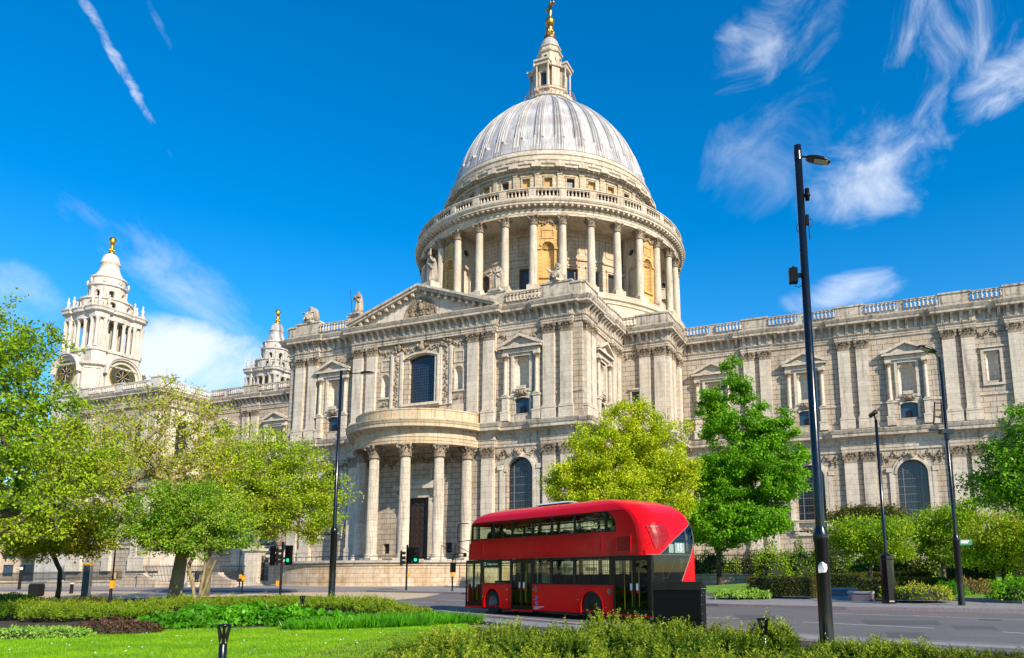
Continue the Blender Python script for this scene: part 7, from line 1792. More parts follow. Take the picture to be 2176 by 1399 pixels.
M['lf_yew'] = leafmat('yew_leaves', (.06, .145, .012), (.15, .25, .015)); M['lf_hedge'] = leafmat('hedge_leaves', (.12, .24, .014), (.26, .38, .02))
M['lf_broad'] = leafmat('broad_leaves', (.08, .34, .012), (.17, .48, .018), (.05, .20, .01), .35)
M['lf_purple'] = leafmat('purple_leaves', (.10, .055, .035), (.16, .085, .05)); M['lf_pale'] = leafmat('pale_leaves', (.22, .42, .05), (.32, .50, .08))
M['lf_straw'] = leafmat('straw_grass', (.30, .24, .05), (.38, .26, .07)); M['lf_grass'] = leafmat('grass_blades', (.24, .50, .012), (.42, .62, .018), (.17, .38, .012), .5, .45)
def barkmat(name, c1, c2, s=6):
    m, t, p, o = new_mat(name); tcn = t.nodes.new('ShaderNodeTexCoord'); P = mapping(t, tcn.outputs['Object'], (1, 1, .35))
    n = noise(t, P, s, 6, .65); n2 = noise(t, tcn.outputs['Object'], 1.2, 4); c = mixc(t, ramp(t, n, [(.38, (0, 0, 0)), (.62, (1, 1, 1))]), c1, c2); c = mixc(t, ramp(t, n2, [(.45, (0, 0, 0)), (.7, (.6, .6, .6))]), c, (.12, .16, .04))
    t.links.new(c, p.inputs['Base Color']); p.inputs['Roughness'].default_value = .9; bp = N(t, 'ShaderNodeBump', i_Strength=.6, i_Distance=.03); t.links.new(n, bp.inputs['Height']); t.links.new(bp.outputs[0], p.inputs['Normal']); return m
M['bark'] = barkmat('bark', (.16, .12, .08), (.07, .05, .035)); M['bark_pale'] = barkmat('pale_bark', (.36, .27, .14), (.20, .14, .07), 3); M['bark_dark'] = barkmat('dark_bark', (.045, .033, .025), (.02, .015, .012))
def rhombi(name, P, Dv, S, L, Wd, mat, parent, tip=None, fold=.0):
    """many leaf-shaped faces: base point, unit direction, side vector, length, width"""
    n = len(P); L = np.broadcast_to(np.asarray(L, float).reshape(-1, 1), (n, 1)); Wd = np.broadcast_to(np.asarray(Wd, float).reshape(-1, 1), (n, 1))
    V = np.empty((n, 4, 3)); V[:, 0] = P; V[:, 1] = P+Dv*L*.5+S*Wd*.5; V[:, 2] = P+Dv*L; V[:, 3] = P+Dv*L*.5-S*Wd*.5
    me = bpy.data.meshes.new(name); me.vertices.add(4*n); me.vertices.foreach_set('co', V.reshape(-1).astype(np.float32))
    me.loops.add(4*n); me.loops.foreach_set('vertex_index', np.arange(4*n, dtype=np.int32)); me.polygons.add(n)
    me.polygons.foreach_set('loop_start', np.arange(0, 4*n, 4, dtype=np.int32)); me.update(calc_edges=True)
    if tip is not None:
        a = me.attributes.new('tip', 'FLOAT', 'POINT'); a.data.foreach_set('value', np.repeat(np.asarray(tip, np.float32), 4))
    me.materials.append(M[mat]); return link(name, me, parent)
def unit(a): return a/np.maximum(np.linalg.norm(a, axis=-1, keepdims=True), 1e-9)
def leaf_cloud(C, sig, k, up=.4):
    """k leaves round each centre"""
    n = len(C)*k; P = np.repeat(C, k, 0)+RNG.normal(size=(n, 3))*np.repeat(np.broadcast_to(sig, (len(C), 3)) if np.ndim(sig) else np.full((len(C), 3), sig), k, 0)
    D_ = unit(RNG.normal(size=(n, 3))+np.array([0, 0, -.15])); nr = unit(RNG.normal(size=(n, 3))+np.array([0, 0, up*3])); S_ = unit(np.cross(D_, nr)); return P, D_, S_
def tree(name, label, base, crowns, trunk, mat, bark='bark', n_tip=260, k=70, leaf_l=.16, leaf_w=.11, sig=.33, cat='tree', group=None, seed=1, stems=None, fork=None, twig=1.0, tipr=.012, upturn=.25, flat=1.0, shell=.55, nobare=True):
    """crowns: (x, y, z, rx, ry, rz, weight) blobs; trunk: (radius, fork height)"""
    rg = np.random.default_rng(seed); base = Vector(base); t = thing(name, label, cat, base, 0, group)
    w = np.array([c[6]*c[3]*c[4]*c[5] for c in crowns]); w = w/w.sum(); tips = []
    while len(tips) < n_tip:
        c = crowns[rg.choice(len(crowns), p=w)]; d = unit(rg.normal(size=3)); r = rg.random()**shell
        p = np.array(c[:3])+d*r*np.array(c[3:6])
        if p[2] > .25: tips.append(p)
    tips = np.array(tips); r0, fh = trunk
    stems = stems or [((0, 0), (0, 0), 1.0)]
    nodes = []; par = []
    for (sx, sy), (tx, ty), q in stems:
        prev = -1; m = 5
        for i in range(m+1):
            f = i/m; nodes.append(np.array([sx+(tx-sx)*f+rg.normal()*.03*fh*.3*(0 < i), sy+(ty-sy)*f+rg.normal()*.02*(0 < i), fh*q*f])); par.append(prev); prev = len(nodes)-1
    forks = [len(nodes)-1] if len(stems) == 1 else [6*i+5 for i in range(len(stems))]
    order = np.argsort(np.linalg.norm(tips-nodes[forks[0]], axis=1)); NP = np.array(nodes); ntr = len(nodes); tipn = []
    for ti in order:
        p = tips[ti]; cand = NP[:]; d = np.linalg.norm(cand-p, axis=1)
        d = d+np.where(np.arange(len(cand)) < ntr-1, np.where(np.isin(np.arange(len(cand)), forks), 0, 3.0+fh), 0)+np.maximum(0, cand[:, 2]-p[2])*.35
        j = int(np.argmin(d)); q = NP[j]; L = np.linalg.norm(p-q); m = max(1, int(L/.9)); prev = j; new = []
        mid = (p+q)/2+np.array([0, 0, -upturn*L*.35])+rg.normal(size=3)*L*.06
        for i in range(1, m+1):
            f = i/m; b = (1-f)**2*q+2*f*(1-f)*mid+f*f*p+(rg.normal(size=3)*.04 if i < m else 0); new.append(b); nodes.append(b); par.append(prev); prev = len(nodes)-1
        tipn.append(prev); NP = np.vstack([NP]+new)
    cnt = np.zeros(len(nodes)); 
    for i in tipn: cnt[i] = 1
    for i in range(len(nodes)-1, -1, -1):
        if par[i] >= 0: cnt[par[i]] += cnt[i]
    tot = cnt.max(); rad = np.maximum(tipr, r0*np.power(np.maximum(cnt, .3)/tot, .52))
    for s in range(len(stems)):
        for i in range(6):
            idx = s*6+i; rad[idx] = max(rad[idx], r0*(1.25-.45*i/5)*(1 if len(stems) == 1 else .8)) if i < 6 else rad[idx]
    mb = MB()
    for i in range(len(nodes)):
        if par[i] >= 0:
            rr = rad[i]; pr_ = min(rad[par[i]], rr*1.35) if i >= ntr else rad[par[i]]
            mb.tube(nodes[par[i]], nodes[i], pr_, rr, 10 if rr > .1 else (6 if rr > .03 else 4), cap=False)
    # fine twigs
    tv = NP[tipn]
    for p in tv[::1] if twig > 0 else []:
        for _ in range(int(3*twig)):
            d = unit(rg.normal(size=3)+np.array([0, 0, .5])+unit(p-np.array(nodes[forks[0]]))*.8); mb.tube(p-d*.2, p+d*sig*rg.uniform(1.2, 2.6), tipr*.7, tipr*.35, 3, cap=False)
    mb.build('trunk', bark, t)
    tn = np.array(tipn); pn = np.array([par[i] for i in tn]); C = np.concatenate([NP[tn], (NP[tn]+NP[pn])/2])
    sg = np.array([sig, sig, sig*.62*flat]); kk = max(1, k//2)
    P, D_, S_ = leaf_cloud(C, sg, kk)
    rhombi('crown', P, D_, S_, leaf_l*RNG.uniform(.5, 1.35, len(P)), leaf_w*RNG.uniform(.8, 1.15, len(P)), mat, t)
    return t
def at_px(px, D_):      # ground point on the sight line of image column px at distance D_
    d = view_ray(px, 1216); l = math.hypot(d.x, d.y); x, y = CAM.x+d.x/l*D_, CAM.y+d.y/l*D_; return Vector((x, y, gh(x, y)))
def blobpx(base, px, py, D_, rx, rz, ry=None, wt=1.0):
    """crown blob by sight line and distance; offsets relative to the tree base"""
    d = view_ray(px, py); l = math.hypot(d.x, d.y); p = CAM+d*(D_/l); ry = ry or rx; return (p.x-base.x, p.y-base.y, p.z-base.z, rx, ry, rz, wt)
# yellow-green tree behind the bus
b = at_px(1322, 54); mpx = 54/1563
tree('plane_tree', 'broad yellow-green tree right behind the bus, in front of the transept corner', b,
     [blobpx(b, 1340, 915, 54, 2.3, 2.2), blobpx(b, 1290, 985, 54, 3.3, 2.6), blobpx(b, 1390, 975, 54, 3.0, 2.8), blobpx(b, 1230, 1030, 54, 2.6, 2.0), blobpx(b, 1435, 1030, 55, 1.9, 2.6), blobpx(b, 1330, 1065, 54, 4.6, 2.2), blobpx(b, 1210, 1062, 54, 2.0, .9), blobpx(b, 1455, 1085, 54, 1.2, 1.2), blobpx(b, 1345, 875, 54, 1.5, 1.4), blobpx(b, 1190, 1020, 54, 1.3, .9), blobpx(b, 1465, 1010, 54, 1.0, 1.5), blobpx(b, 1260, 930, 54, 1.6, 1.3), blobpx(b, 1420, 915, 54, 1.6, 1.4)],
     (.22, 2.6), 'lf_yel', 'bark', 620, 190, .165, .12, .29, seed=4, tipr=.014)
# dark green tree to its right
b = at_px(1528, 60)
tree('maple_tree', 'tall irregular dark green tree before the choir wall, right of the yellow-green tree', b,
     [blobpx(b, 1545, 790, 60, 1.2, 1.5), blobpx(b, 1575, 820, 60, 1.5, 1.3), blobpx(b, 1520, 855, 60, 1.9, 1.5), blobpx(b, 1600, 862, 60, .9, 1.0), blobpx(b, 1560, 915, 60, 2.6, 1.8), blobpx(b, 1655, 870, 60, 1.0, .8), blobpx(b, 1640, 925, 60, 2.0, 1.7), blobpx(b, 1595, 990, 60, 3.9, 1.9), blobpx(b, 1685, 990, 60, 1.6, 1.5), blobpx(b, 1525, 1040, 59, 2.6, 2.2), blobpx(b, 1625, 1060, 60, 2.3, 1.6), blobpx(b, 1570, 1110, 59, 2.9, 1.6), blobpx(b, 1505, 1000, 59, 1.5, 1.6), blobpx(b, 1495, 1095, 58, 2.1, 1.6), blobpx(b, 1620, 1110, 58, 2.3, 1.3), blobpx(b, 1540, 1140, 58, 3.0, .8), blobpx(b, 1660, 1040, 59, 1.9, 1.3), blobpx(b, 1690, 965, 60, 1.3, 1.1)],
     (.20, 2.8), 'lf_grn', 'bark_dark', 900, 130, .20, .15, .25, seed=9, flat=.8, shell=.5)
# right-hand small trees
SM = 'small garden trees at the right'
for px, D_, blobs, mat, lab, bk in (
    (1850, 50, [(1845, 1130, 2.9, 1.05), (1800, 1160, 1.7, .8), (1890, 1165, 1.7, .9)], 'lf_lime', 'low rounded bright green tree between the tall lamp and the slim post', 'bark'),
    (2005, 55, [(1990, 1120, 2.6, 1.3), (2050, 1100, 2.2, 1.2), (1960, 1160, 1.8, .9), (2040, 1165, 2.2, 1.1)], 'lf_lime', 'bushy light green tree directly behind the far right lamp post', 'bark'),
    (2132, 50, [(2110, 1150, 2.3, 1.4), (2160, 1130, 2.6, 1.8), (2090, 1185, 1.6, .9), (2200, 1150, 2.5, 2)], 'lf_mid', 'small olive-green tree with a forked trunk at the right edge', 'bark_dark'),
    (1835, 60, [(1830, 1100, 2.6, .8), (1880, 1095, 1.6, .8)], 'lf_dark', 'dark sparse shrub tree peeping over the rounded bright green tree', 'bark_dark')):
    b = at_px(px, D_); tree('garden_tree', lab, b, [blobpx(b, x, y, D_, rx, rz) for x, y, rx, rz in blobs], (.12, 1.3), mat, bk, 260, 70, .15, .11, .28, seed=px, group=SM, tipr=.010)
b = at_px(2235, 40)
tree('lime_tree', 'dark green tree reaching in from the right edge beside the choir wall', b,
     [blobpx(b, 2190, 900, 40, 1.2, 1.3), blobpx(b, 2150, 960, 40, 1.6, 1.2), blobpx(b, 2110, 1020, 40, 1.5, .9), blobpx(b, 2160, 1045, 40, 1.8, 1.0), blobpx(b, 2220, 1000, 40, 2.5, 2.5), blobpx(b, 2075, 1040, 40, .8, .4)],
     (.2, 2.5), 'lf_grn', 'bark_dark', 320, 62, .16, .11, .26, seed=21)
# left: big plane tree with leaning trunk, its right-hand twin, slim tree and edge trees
b = G(369, 1282)
tree('plane_tree', 'large plane tree with a thick pale leaning trunk and bare-looking branches, left of the porch', b,
     [blobpx(b, 370, 850, 50, 3.0, 1.5), blobpx(b, 300, 890, 50, 2.6, 1.6), blobpx(b, 420, 900, 50, 2.4, 1.8), blobpx(b, 250, 960, 50, 3.0, 2.0), blobpx(b, 360, 980, 50, 4.2, 2.2), blobpx(b, 450, 980, 50, 2.5, 2.0), blobpx(b, 200, 1040, 50, 2.8, 1.6)],
     (.34, 4.6), 'lf_olive', 'bark_pale', 460, 26, .16, .11, .28, seed=33, tipr=.015, twig=1.0, stems=[((0, 0), (.35, .1), 1.0)])
b = at_px(440, 60)
tree('plane_tree', 'wide green and brown tree between the slim-stemmed tree and the left lamp post', b,
     [blobpx(b, 520, 960, 58, 3.2, 2.4), blobpx(b, 610, 1000, 57, 3.2, 2.8), blobpx(b, 660, 1060, 56, 3.2, 2.6), blobpx(b, 590, 1100, 57, 3.3, 1.6), blobpx(b, 520, 1060, 57, 3.0, 2.2), blobpx(b, 690, 1110, 56, 1.8, 1.4), blobpx(b, 480, 1010, 57, 2.6, 2.2), blobpx(b, 670, 1150, 56, 1.0, .6)],
     (.24, 3.2), 'lf_mid', 'bark', 520, 84, .17, .12, .31, seed=41, tipr=.014, twig=1.0)
b = G(417, 1287)
tree('dogwood_tree', 'small dense tree with several slim pale stems, in front of the leaning trunk', b,
     [blobpx(b, 390, 1075, 47, 3.2, 1.3), blobpx(b, 300, 1105, 47, 2.4, 1.0), blobpx(b, 470, 1105, 47, 2.4, 1.2), blobpx(b, 420, 1140, 47, 3.2, 1.1), blobpx(b, 330, 1150, 47, 2.3, .8), blobpx(b, 510, 1145, 47, 1.5, .7), blobpx(b, 250, 1130, 47, 1.3, .6), blobpx(b, 400, 1040, 47, 1.9, .7)],
     (.10, 2.2), 'lf_small', 'bark_pale', 360, 110, .14, .10, .23, seed=52, stems=[((-.05, 0), (-.75, 0), 1.0), ((.05, .05), (.35, .1), 1.05), ((.12, 0), (1.15, 0), 1.1)])
b = G(122, 1276)
tree('garden_tree', 'small multi-branched tree with a twisted dark trunk, behind the left flower bed', b,
     [blobpx(b, 120, 1120, 54, 3.8, 1.5), blobpx(b, 40, 1100, 54, 3.0, 1.6), blobpx(b, 200, 1110, 54, 2.4, 1.2), blobpx(b, 70, 1160, 54, 2.6, .9), blobpx(b, 160, 1160, 54, 2.2, .8), blobpx(b, 215, 1165, 54, 1.3, .8)],
     (.14, 2.0), 'lf_olive', 'bark_dark', 360, 80, .17, .12, .28, seed=63, tipr=.013, twig=1.0)
b = at_px(-70, 30)
tree('lime_tree', 'fresh green tree reaching in from the left edge in front of the clock tower', b,
     [blobpx(b, 35, 640, 28, .45, .35), blobpx(b, 10, 665, 28, .5, .25), blobpx(b, 40, 720, 28, 1.1, .55), blobpx(b, 120, 700, 28, .75, .35), blobpx(b, 60, 790, 28, 1.5, .8), blobpx(b, 150, 735, 28, .5, .25), blobpx(b, 20, 870, 28, 1.5, 1.0), blobpx(b, 110, 850, 28, .9, .6), blobpx(b, 40, 960, 28, 1.6, 1.2), blobpx(b, -60, 780, 29, 2.2, 2.5), blobpx(b, 0, 1050, 29, 1.5, 1.0)],
     (.16, 3.5), 'lf_lime', 'bark', 400, 52, .12, .08, .17, seed=71, twig=1.0, tipr=.008)
b = at_px(-45, 44)
tree('plane_tree', 'yellowish twiggy tree filling the left edge below the clock tower', b,
     [blobpx(b, 150, 900, 44, 2.0, 1.8), blobpx(b, 90, 960, 44, 2.6, 2.0), blobpx(b, 30, 1040, 44, 2.4, 1.6), blobpx(b, 140, 1040, 44, 2.6, 1.5), blobpx(b, 200, 980, 44, 2.0, 1.6), blobpx(b, -20, 950, 44, 2.2, 2.0), blobpx(b, 40, 1120, 44, 2.2, 1.2)],
     (.18, 3.0), 'lf_mid', 'bark', 420, 60, .15, .10, .27, seed=84, twig=1.0, tipr=.012)
# trees of the gardens behind the viewpoint: seen only mirrored in the bus and as dappled shade
for x, y, h, r, sd_, lab in ((20, -128, 9, 5, 91, 'garden tree standing behind the viewpoint to the left'), (34, -134, 11, 6, 92, 'broad garden tree behind the viewpoint'), (8, -118, 8, 5, 93, 'garden tree beyond the lawn, left of the viewpoint'), (52, -132, 10, 5, 94, 'garden tree behind the viewpoint to the right'), (2, -104, 12, 6, 95, 'garden tree nearest the lawn, off to the left'), (-12, -97, 12, 6, 96, 'second garden tree off to the left'), (-26, -92, 13, 6, 97, 'third garden tree off to the left'), (-42, -84, 13, 6, 98, 'farthest garden tree off to the left'), (-6, -110, 12, 6, 99, 'garden tree behind the left row')):
    z = gh(x, y); b = Vector((x, y, z)); tree('garden_tree', lab, b, [(0, 0, h*.62, r, r, h*.42, 1.0)], (.2, 2.2), 'lf_grn', 'bark_dark', 120, 50, .5, .36, .8, seed=sd_)

# ---------------- hedges, shrubs and beds
def ground_scatter(poly, n, rg):
    poly = [Vector((p[0], p[1])) for p in poly]; x0, x1 = min(p.x for p in poly), max(p.x for p in poly); y0, y1 = min(p.y for p in poly), max(p.y for p in poly); out = []
    P_ = [(p.x, p.y) for p in poly]
    while len(out) < n:
        q = rg.uniform([x0, y0], [x1, y1], (n, 2))
        ins_ = np.zeros(n, bool); j = len(P_)-1
        for i in range(len(P_)):
            xi, yi = P_[i]; xj, yj = P_[j]; c = ((yi > q[:, 1]) != (yj > q[:, 1])) & (q[:, 0] < (xj-xi)*(q[:, 1]-yi)/(yj-yi+1e-12)+xi); ins_ ^= c; j = i
        out += list(q[ins_])
    return np.array(out[:n])
def sprig_shrub(name, label, c, rx, ry, h, ns, mat, group, seed=0, ll=.06, nl=14, spread=.5, cat='shrub', rot=0.0, tipw=.75):
    """shrub of upright feathery shoots"""
    rg = np.random.default_rng(seed); t = thing(name, label, cat, c, rot, group)
    a = rg.uniform(0, 2*PI, ns); r = np.sqrt(rg.random(ns)); bx, by = rx*r*np.cos(a), ry*r*np.sin(a)
    lobe = 1+.22*np.sin(bx*5.3+seed)+.18*np.sin(by*6.1+seed*2)
    hh = h*(1-.35*r**2.5)*rg.uniform(.62, 1.08, ns)*lobe; hh[:max(3, ns//28)] *= 1.28
    out = np.stack([np.cos(a)*r*spread, np.sin(a)*r*spread, np.ones(ns)], 1)+rg.normal(size=(ns, 3))*.16; out = unit(out)
    ln = hh*rg.uniform(.45, .75, ns); top = np.stack([bx, by, hh], 1); bot = top-out*ln[:, None]; bot[:, 2] = np.maximum(bot[:, 2], .02)
    q = np.linspace(.05, 1, nl)[None, :, None]; droop = unit(rg.normal(size=(ns, 3))*np.array([1, 1, .2]))[:, None, :]*(q**2)*.10
    Pn = bot[:, None]+(top-bot)[:, None]*q+droop; Pn = np.repeat(Pn, 2, 1); K = Pn.shape[1]
    side = unit(np.cross(out, unit(rg.normal(size=(ns, 3)))))[:, None, :]*np.tile([1, -1], nl)[None, :, None]
    Dl = unit(side*1.0+out[:, None]*.75+rg.normal(size=(ns, K, 3))*.38); P = Pn.reshape(-1, 3); Dl = Dl.reshape(-1, 3)
    S_ = unit(np.cross(Dl, unit(rg.normal(size=Dl.shape)+np.array([0, 0, 1.2])))); L = ll*rg.uniform(.7, 1.25, len(P))*np.tile(np.repeat(np.linspace(1.15, .55, nl), 2), ns)
    hgt = np.clip((P[:, 2]/h-.55)/.55, 0, 1); tipa = hgt*np.tile(np.repeat(np.linspace(0, 1, nl), 2), ns)*np.repeat(rg.random(ns) < .8, 2*nl)*tipw
    rhombi('foliage', P, Dl, S_, L, L*.42, mat, t, tipa)
    mb = MB()
    for i in range(0, ns, 6): mb.tube(bot[i]*np.array([.6, .6, 0])+np.array([0, 0, 0]), bot[i], .012, .008, 3, cap=False); mb.tube(bot[i], top[i]-out[i]*ln[i]*.2, .008, .003, 3, cap=False)
    mb.build('stems', 'bark_dark', t); return t
FG = 'feathery yellow-green shrubs along the near kerb'
k = 0
for px, py, r, h_ in ((850, 1455, .75, .62), (905, 1425, .8, .68), (965, 1440, .8, .70), (1020, 1410, .8, .70), (1085, 1420, .85, .74), (1140, 1395, .8, .72), (1195, 1425, .8, .80), (1250, 1398, .75, .82), (1305, 1415, .8, .84), (1365, 1398, .8, .80), (1425, 1415, .8, .76), (1485, 1398, .8, .78), (1545, 1410, .75, .76), (1600, 1398, .7, .74), (1648, 1405, .45, .70),
                     (900, 1500, .9, .6), (1050, 1500, .9, .62), (1200, 1500, .9, .64), (1350, 1500, .9, .62), (1500, 1490, .9, .62), (980, 1480, .8, .62), (1130, 1480, .8, .64), (1290, 1480, .8, .66), (1430, 1475, .8, .66), (1570, 1470, .8, .66)):
    h = h_*.82; c = G(px, py, .06); sprig_shrub('yew_shrub', 'feathery yellow-green shrub in the near row in front of the bus', c, r, r*.8, h, 300, 'lf_yew', FG, k+100, .075, 15); k += 1
FR_ = 'feathery yellow-green shrubs right of the tall lamp'
for px, py, r, h in ((1700, 1440, .6, .40), (1760, 1425, .7, .42), (1825, 1432, .7, .44), (1890, 1428, .7, .47), (1955, 1440, .7, .46), (2020, 1440, .7, .46), (2085, 1450, .7, .42), (2150, 1455, .7, .38), (1730, 1490, .8, .4), (1860, 1490, .8, .42), (1990, 1495, .8, .42), (2120, 1500, .8, .4)):
    c = G(px, py, .06); sprig_shrub('yew_shrub', 'feathery low shrub at the lower right edge beside the tall lamp', c, r, r*.8, h, 270, 'lf_yew' if px < 2060 else 'lf_dark', FR_, k+100, .07, 15); k += 1
c = G(473, 1425, .05)
HG = 'low golden-green shrubs behind the flower bed'
rg = np.random.default_rng(5)
for px, py, r, h in ((40, 1318, 1.0, .55), (110, 1322, 1.0, .55), (175, 1316, 1.1, .58), (240, 1318, 1.0, .58), (300, 1312, 1.1, .6), (60, 1300, 1.4, .55), (150, 1300, 1.4, .5), (230, 1298, 1.4, .5), (310, 1295, 1.5, .55), (400, 1298, 1.4, .45), (480, 1294, 1.4, .5), (560, 1292, 1.4, .55), (640, 1294, 1.3, .56), (705, 1296, 1.3, .52), (765, 1300, 1.2, .50), (815, 1306, 1.1, .48), (862, 1314, .9, .44), (895, 1318, .6, .38), (380, 1285, 1.6, .4), (500, 1281, 1.6, .4), (600, 1282, 1.5, .4), (700, 1284, 1.4, .42), (780, 1290, 1.2, .42)):
    h *= rg.uniform(.75, 1.2); c = G(px, py, .05); sprig_shrub('golden_shrub', 'low golden-green shrub in the band behind the broad-leaved plants', c, r*1.15, r*.9, h, 260, 'lf_hedge', HG, k+100, .10, 11, tipw=.6); k += 1
def leafy(name, label, c, rx, ry, h, n, mat, group=None, ll=.10, lw=.08, seed=0, cat='shrub', box=False, rot=0.0, up=.5):
    rg = np.random.default_rng(seed); t = thing(name, label, cat, c, rot, group)
    if box: u = rg.uniform(-1, 1, (n, 3)); f = rg.integers(0, 5, n); u[f == 0, 0] = 1; u[f == 1, 0] = -1; u[f == 2, 1] = 1; u[f == 3, 1] = -1; u[f == 4, 2] = 1; P = u*np.array([rx, ry, h/2])*(1+rg.normal(size=(n, 1))*.018)+np.array([0, 0, h/2])
    else:
        d = unit(rg.normal(size=(n, 3))); d[:, 2] = np.abs(d[:, 2]); r = rg.random((n, 1))**.25; bump = 1+.13*np.sin(d[:, :1]*9+seed)+.10*np.sin(d[:, 1:2]*11+seed*3)+.08*np.sin(d[:, 2:]*13)
        P = d*r*bump*np.array([rx, ry, h])
    Dl = unit(rg.normal(size=(n, 3))+np.array([0, 0, .3])); S_ = unit(np.cross(Dl, unit(rg.normal(size=(n, 3))+np.array([0, 0, up*3])))); L = ll*rg.uniform(.7, 1.3, n)
    rhombi('foliage', P, Dl, S_, L, L*lw/ll, mat, t)
    mb = MB()
    if box: mb.box(-rx*.93, rx*.93, -ry*.90, ry*.90, 0, h*.94)
    else: mb.lathe([(1.0, 0), (.95, .3), (.8, .55), (.55, .75), (.25, .86), (0, .9)], n=14); mb.v = [(x*rx*.8, y*ry*.8, z*h*.85) for x, y, z in mb.v]
    mb.build('stems', 'twigs' if 'twigs' in M else 'bark_dark', t); return t
M['twigs'] = simple('dense_twigs', (.020, .028, .008), .95)
BL = 'broad-leaved green plants edging the lawn'
for px, py, r, h in ((345, 1338, .8, .42), (400, 1334, .9, .50), (455, 1330, .9, .54), (510, 1328, .9, .55), (565, 1326, .9, .52), (620, 1330, .85, .48), (675, 1330, .8, .42), (720, 1331, .7, .36), (430, 1316, .9, .5), (530, 1312, .9, .48), (620, 1314, .8, .42)):
    c = G(px, py, .05); leafy('broad_leaved_plant', 'broad-leaved bright green plant along the back edge of the lawn', c, r, r*.8, h, 1500, 'lf_broad', BL, .15, .12, k); k += 1
SP = 'spiky green daylily clumps edging the lawn'
for px, py, h in ((650, 1338, .34), (700, 1338, .38), (745, 1336, .36), (790, 1335, .38), (835, 1333, .38), (880, 1331, .38), (920, 1328, .40), (955, 1326, .40), (985, 1325, .34), (760, 1326, .36), (810, 1325, .36), (860, 1323, .36), (905, 1320, .36)):
    c = G(px, py, .05); rg = np.random.default_rng(k); t = thing('daylily_clump', 'spiky light green leaf clump at the tapering end of the bed near the bus', 'plant', c, 0, SP); n = 420
    a = rg.uniform(0, 2*PI, n); r = .62*np.sqrt(rg.random(n)); P = np.stack([r*np.cos(a), r*np.sin(a), np.zeros(n)], 1); Dl = unit(np.stack([np.cos(a)*.5, np.sin(a)*.5, np.ones(n)], 1)+rg.normal(size=(n, 3))*.3); S_ = unit(np.cross(Dl, rg.normal(size=(n, 3))))
    rhombi('leaves', P, Dl, S_, h*rg.uniform(.7, 1.2, n), .035, 'lf_broad', t); k += 1
for px, py, r, h, n, mat, lab, nm in ((235, 1346, 1.15, .40, 2600, 'lf_purple', 'low bronze-purple shrub at the front left of the flower bed', 'purple_shrub'), (290, 1346, .8, .34, 1600, 'lf_purple', 'smaller bronze-purple shrub beside the broad-leaved plants', 'purple_shrub'),
                               (45, 1356, 1.2, .28, 2200, 'lf_pale', 'pale green ground-hugging plant at the lower left edge', 'catmint'), (125, 1355, 1.0, .28, 2000, 'lf_pale', 'pale green plant between the left edge and the purple shrub', 'catmint'), (20, 1276, 2.2, .42, 2600, 'lf_hedge', 'flat-topped golden hedge at the far left edge', 'hedge'), (80, 1290, 2.0, .40, 2600, 'lf_dark', 'dark low hedge beneath the twisted trunk', 'hedge'), (185, 1286, 2.2, .40, 2600, 'lf_dark', 'dark low hedge in front of the map totem', 'hedge')):
    c = G(px, py, .05); leafy(nm, lab, c, r, r*.7, h, n, mat, None, .08 if nm != 'hedge' else .13, .05 if nm != 'hedge' else .09, k); k += 1
# right garden: clipped boxes, grasses, climbers on the railings
for px, py, rx, ry, h, lab in ((1668, 1266, 1.75, .9, 1.0, 'dark clipped box hedge nearest the cabinet side of the tall lamp'), (1775, 1254, 1.7, .8, .95, 'long dark clipped hedge behind the tall lamp'), (1868, 1271, .85, .6, .95, 'clipped dark hedge behind the slim octagonal post'), (1960, 1246, 2.4, .5, .5, 'low bronze hedge running behind the ornamental grasses'), (1880, 1237, 2.6, .6, .6, 'farthest low clipped hedge near the railings'), (2065, 1243, 1.2, .6, 1.0, 'dark clipped hedge block right of the far lamp post')):
    c = G(px, py, .25); d_ = (c.xy-CAM.xy).length; leafy('box_hedge', lab, c, rx, ry, h, int(2600*rx), 'lf_dark', 'clipped hedges in the garden', .085, .06, k, 'hedge', True, R_(-14)); k += 1
for px, py, r, h, mat, lab in ((1955, 1274, 1.7, .75, 'lf_olive', 'tufted yellow-green grass between the two right lamp posts'), (2065, 1262, 1.4, .8, 'lf_straw', 'straw-coloured ornamental grass right of the far lamp post'), (2015, 1265, 1.0, .7, 'lf_broad', 'blue-green leafy plant beside the ornamental grasses'), (1560, 1268, 1.3, .35, 'lf_pale', 'pale low plant on the garden lawn right of the bus'), (1600, 1268, .9, .35, 'lf_pale', 'pale low plant against the clipped hedge'), (2150, 1262, 1.2, .9, 'lf_grn', 'rounded green shrub at the right edge of the lawn'), (2180, 1275, 1.4, 1.0, 'lf_grn', 'leafy green shrub cut by the right edge')):
    c = G(px, py, .25); leafy('garden_plant', lab, c, r, r*.8, h, 2600, mat, None, .13, .05 if 'grass' in lab else .08, k, 'plant'); k += 1
CB = 'climbing shrubs behind the black railings'
for i, px in enumerate((1470, 1510, 1550, 1590, 1630, 1670, 1710, 1750, 1790, 1840, 1890, 1940, 2000, 2060, 2120, 2180)):
    D_ = 64 if px < 1800 else 58; b = at_px(px, D_); c = Vector((b.x, b.y+.9, .5)); leafy('climbing_shrub', 'leafy climbing shrub pressed against the black railings', c, 1.7, .7, 3.0+.5*sin(i*2.1), 2600, ('lf_small', 'lf_grn', 'lf_small', 'lf_dark')[i % 4], CB, .15, .11, k); k += 1
for px, D_, mat, lab in ((1640, 60, 'lf_lime', 'fresh green shrub rising above the railings left of the tall lamp'), (1700, 61, 'lf_small', 'green shrub above the railings just left of the tall lamp')):
    b = at_px(px, D_); leafy('garden_shrub', lab, Vector((b.x, b.y, .6)), 1.6, 1.2, 3.3, 3000, mat, None, .16, .11, k); k += 1
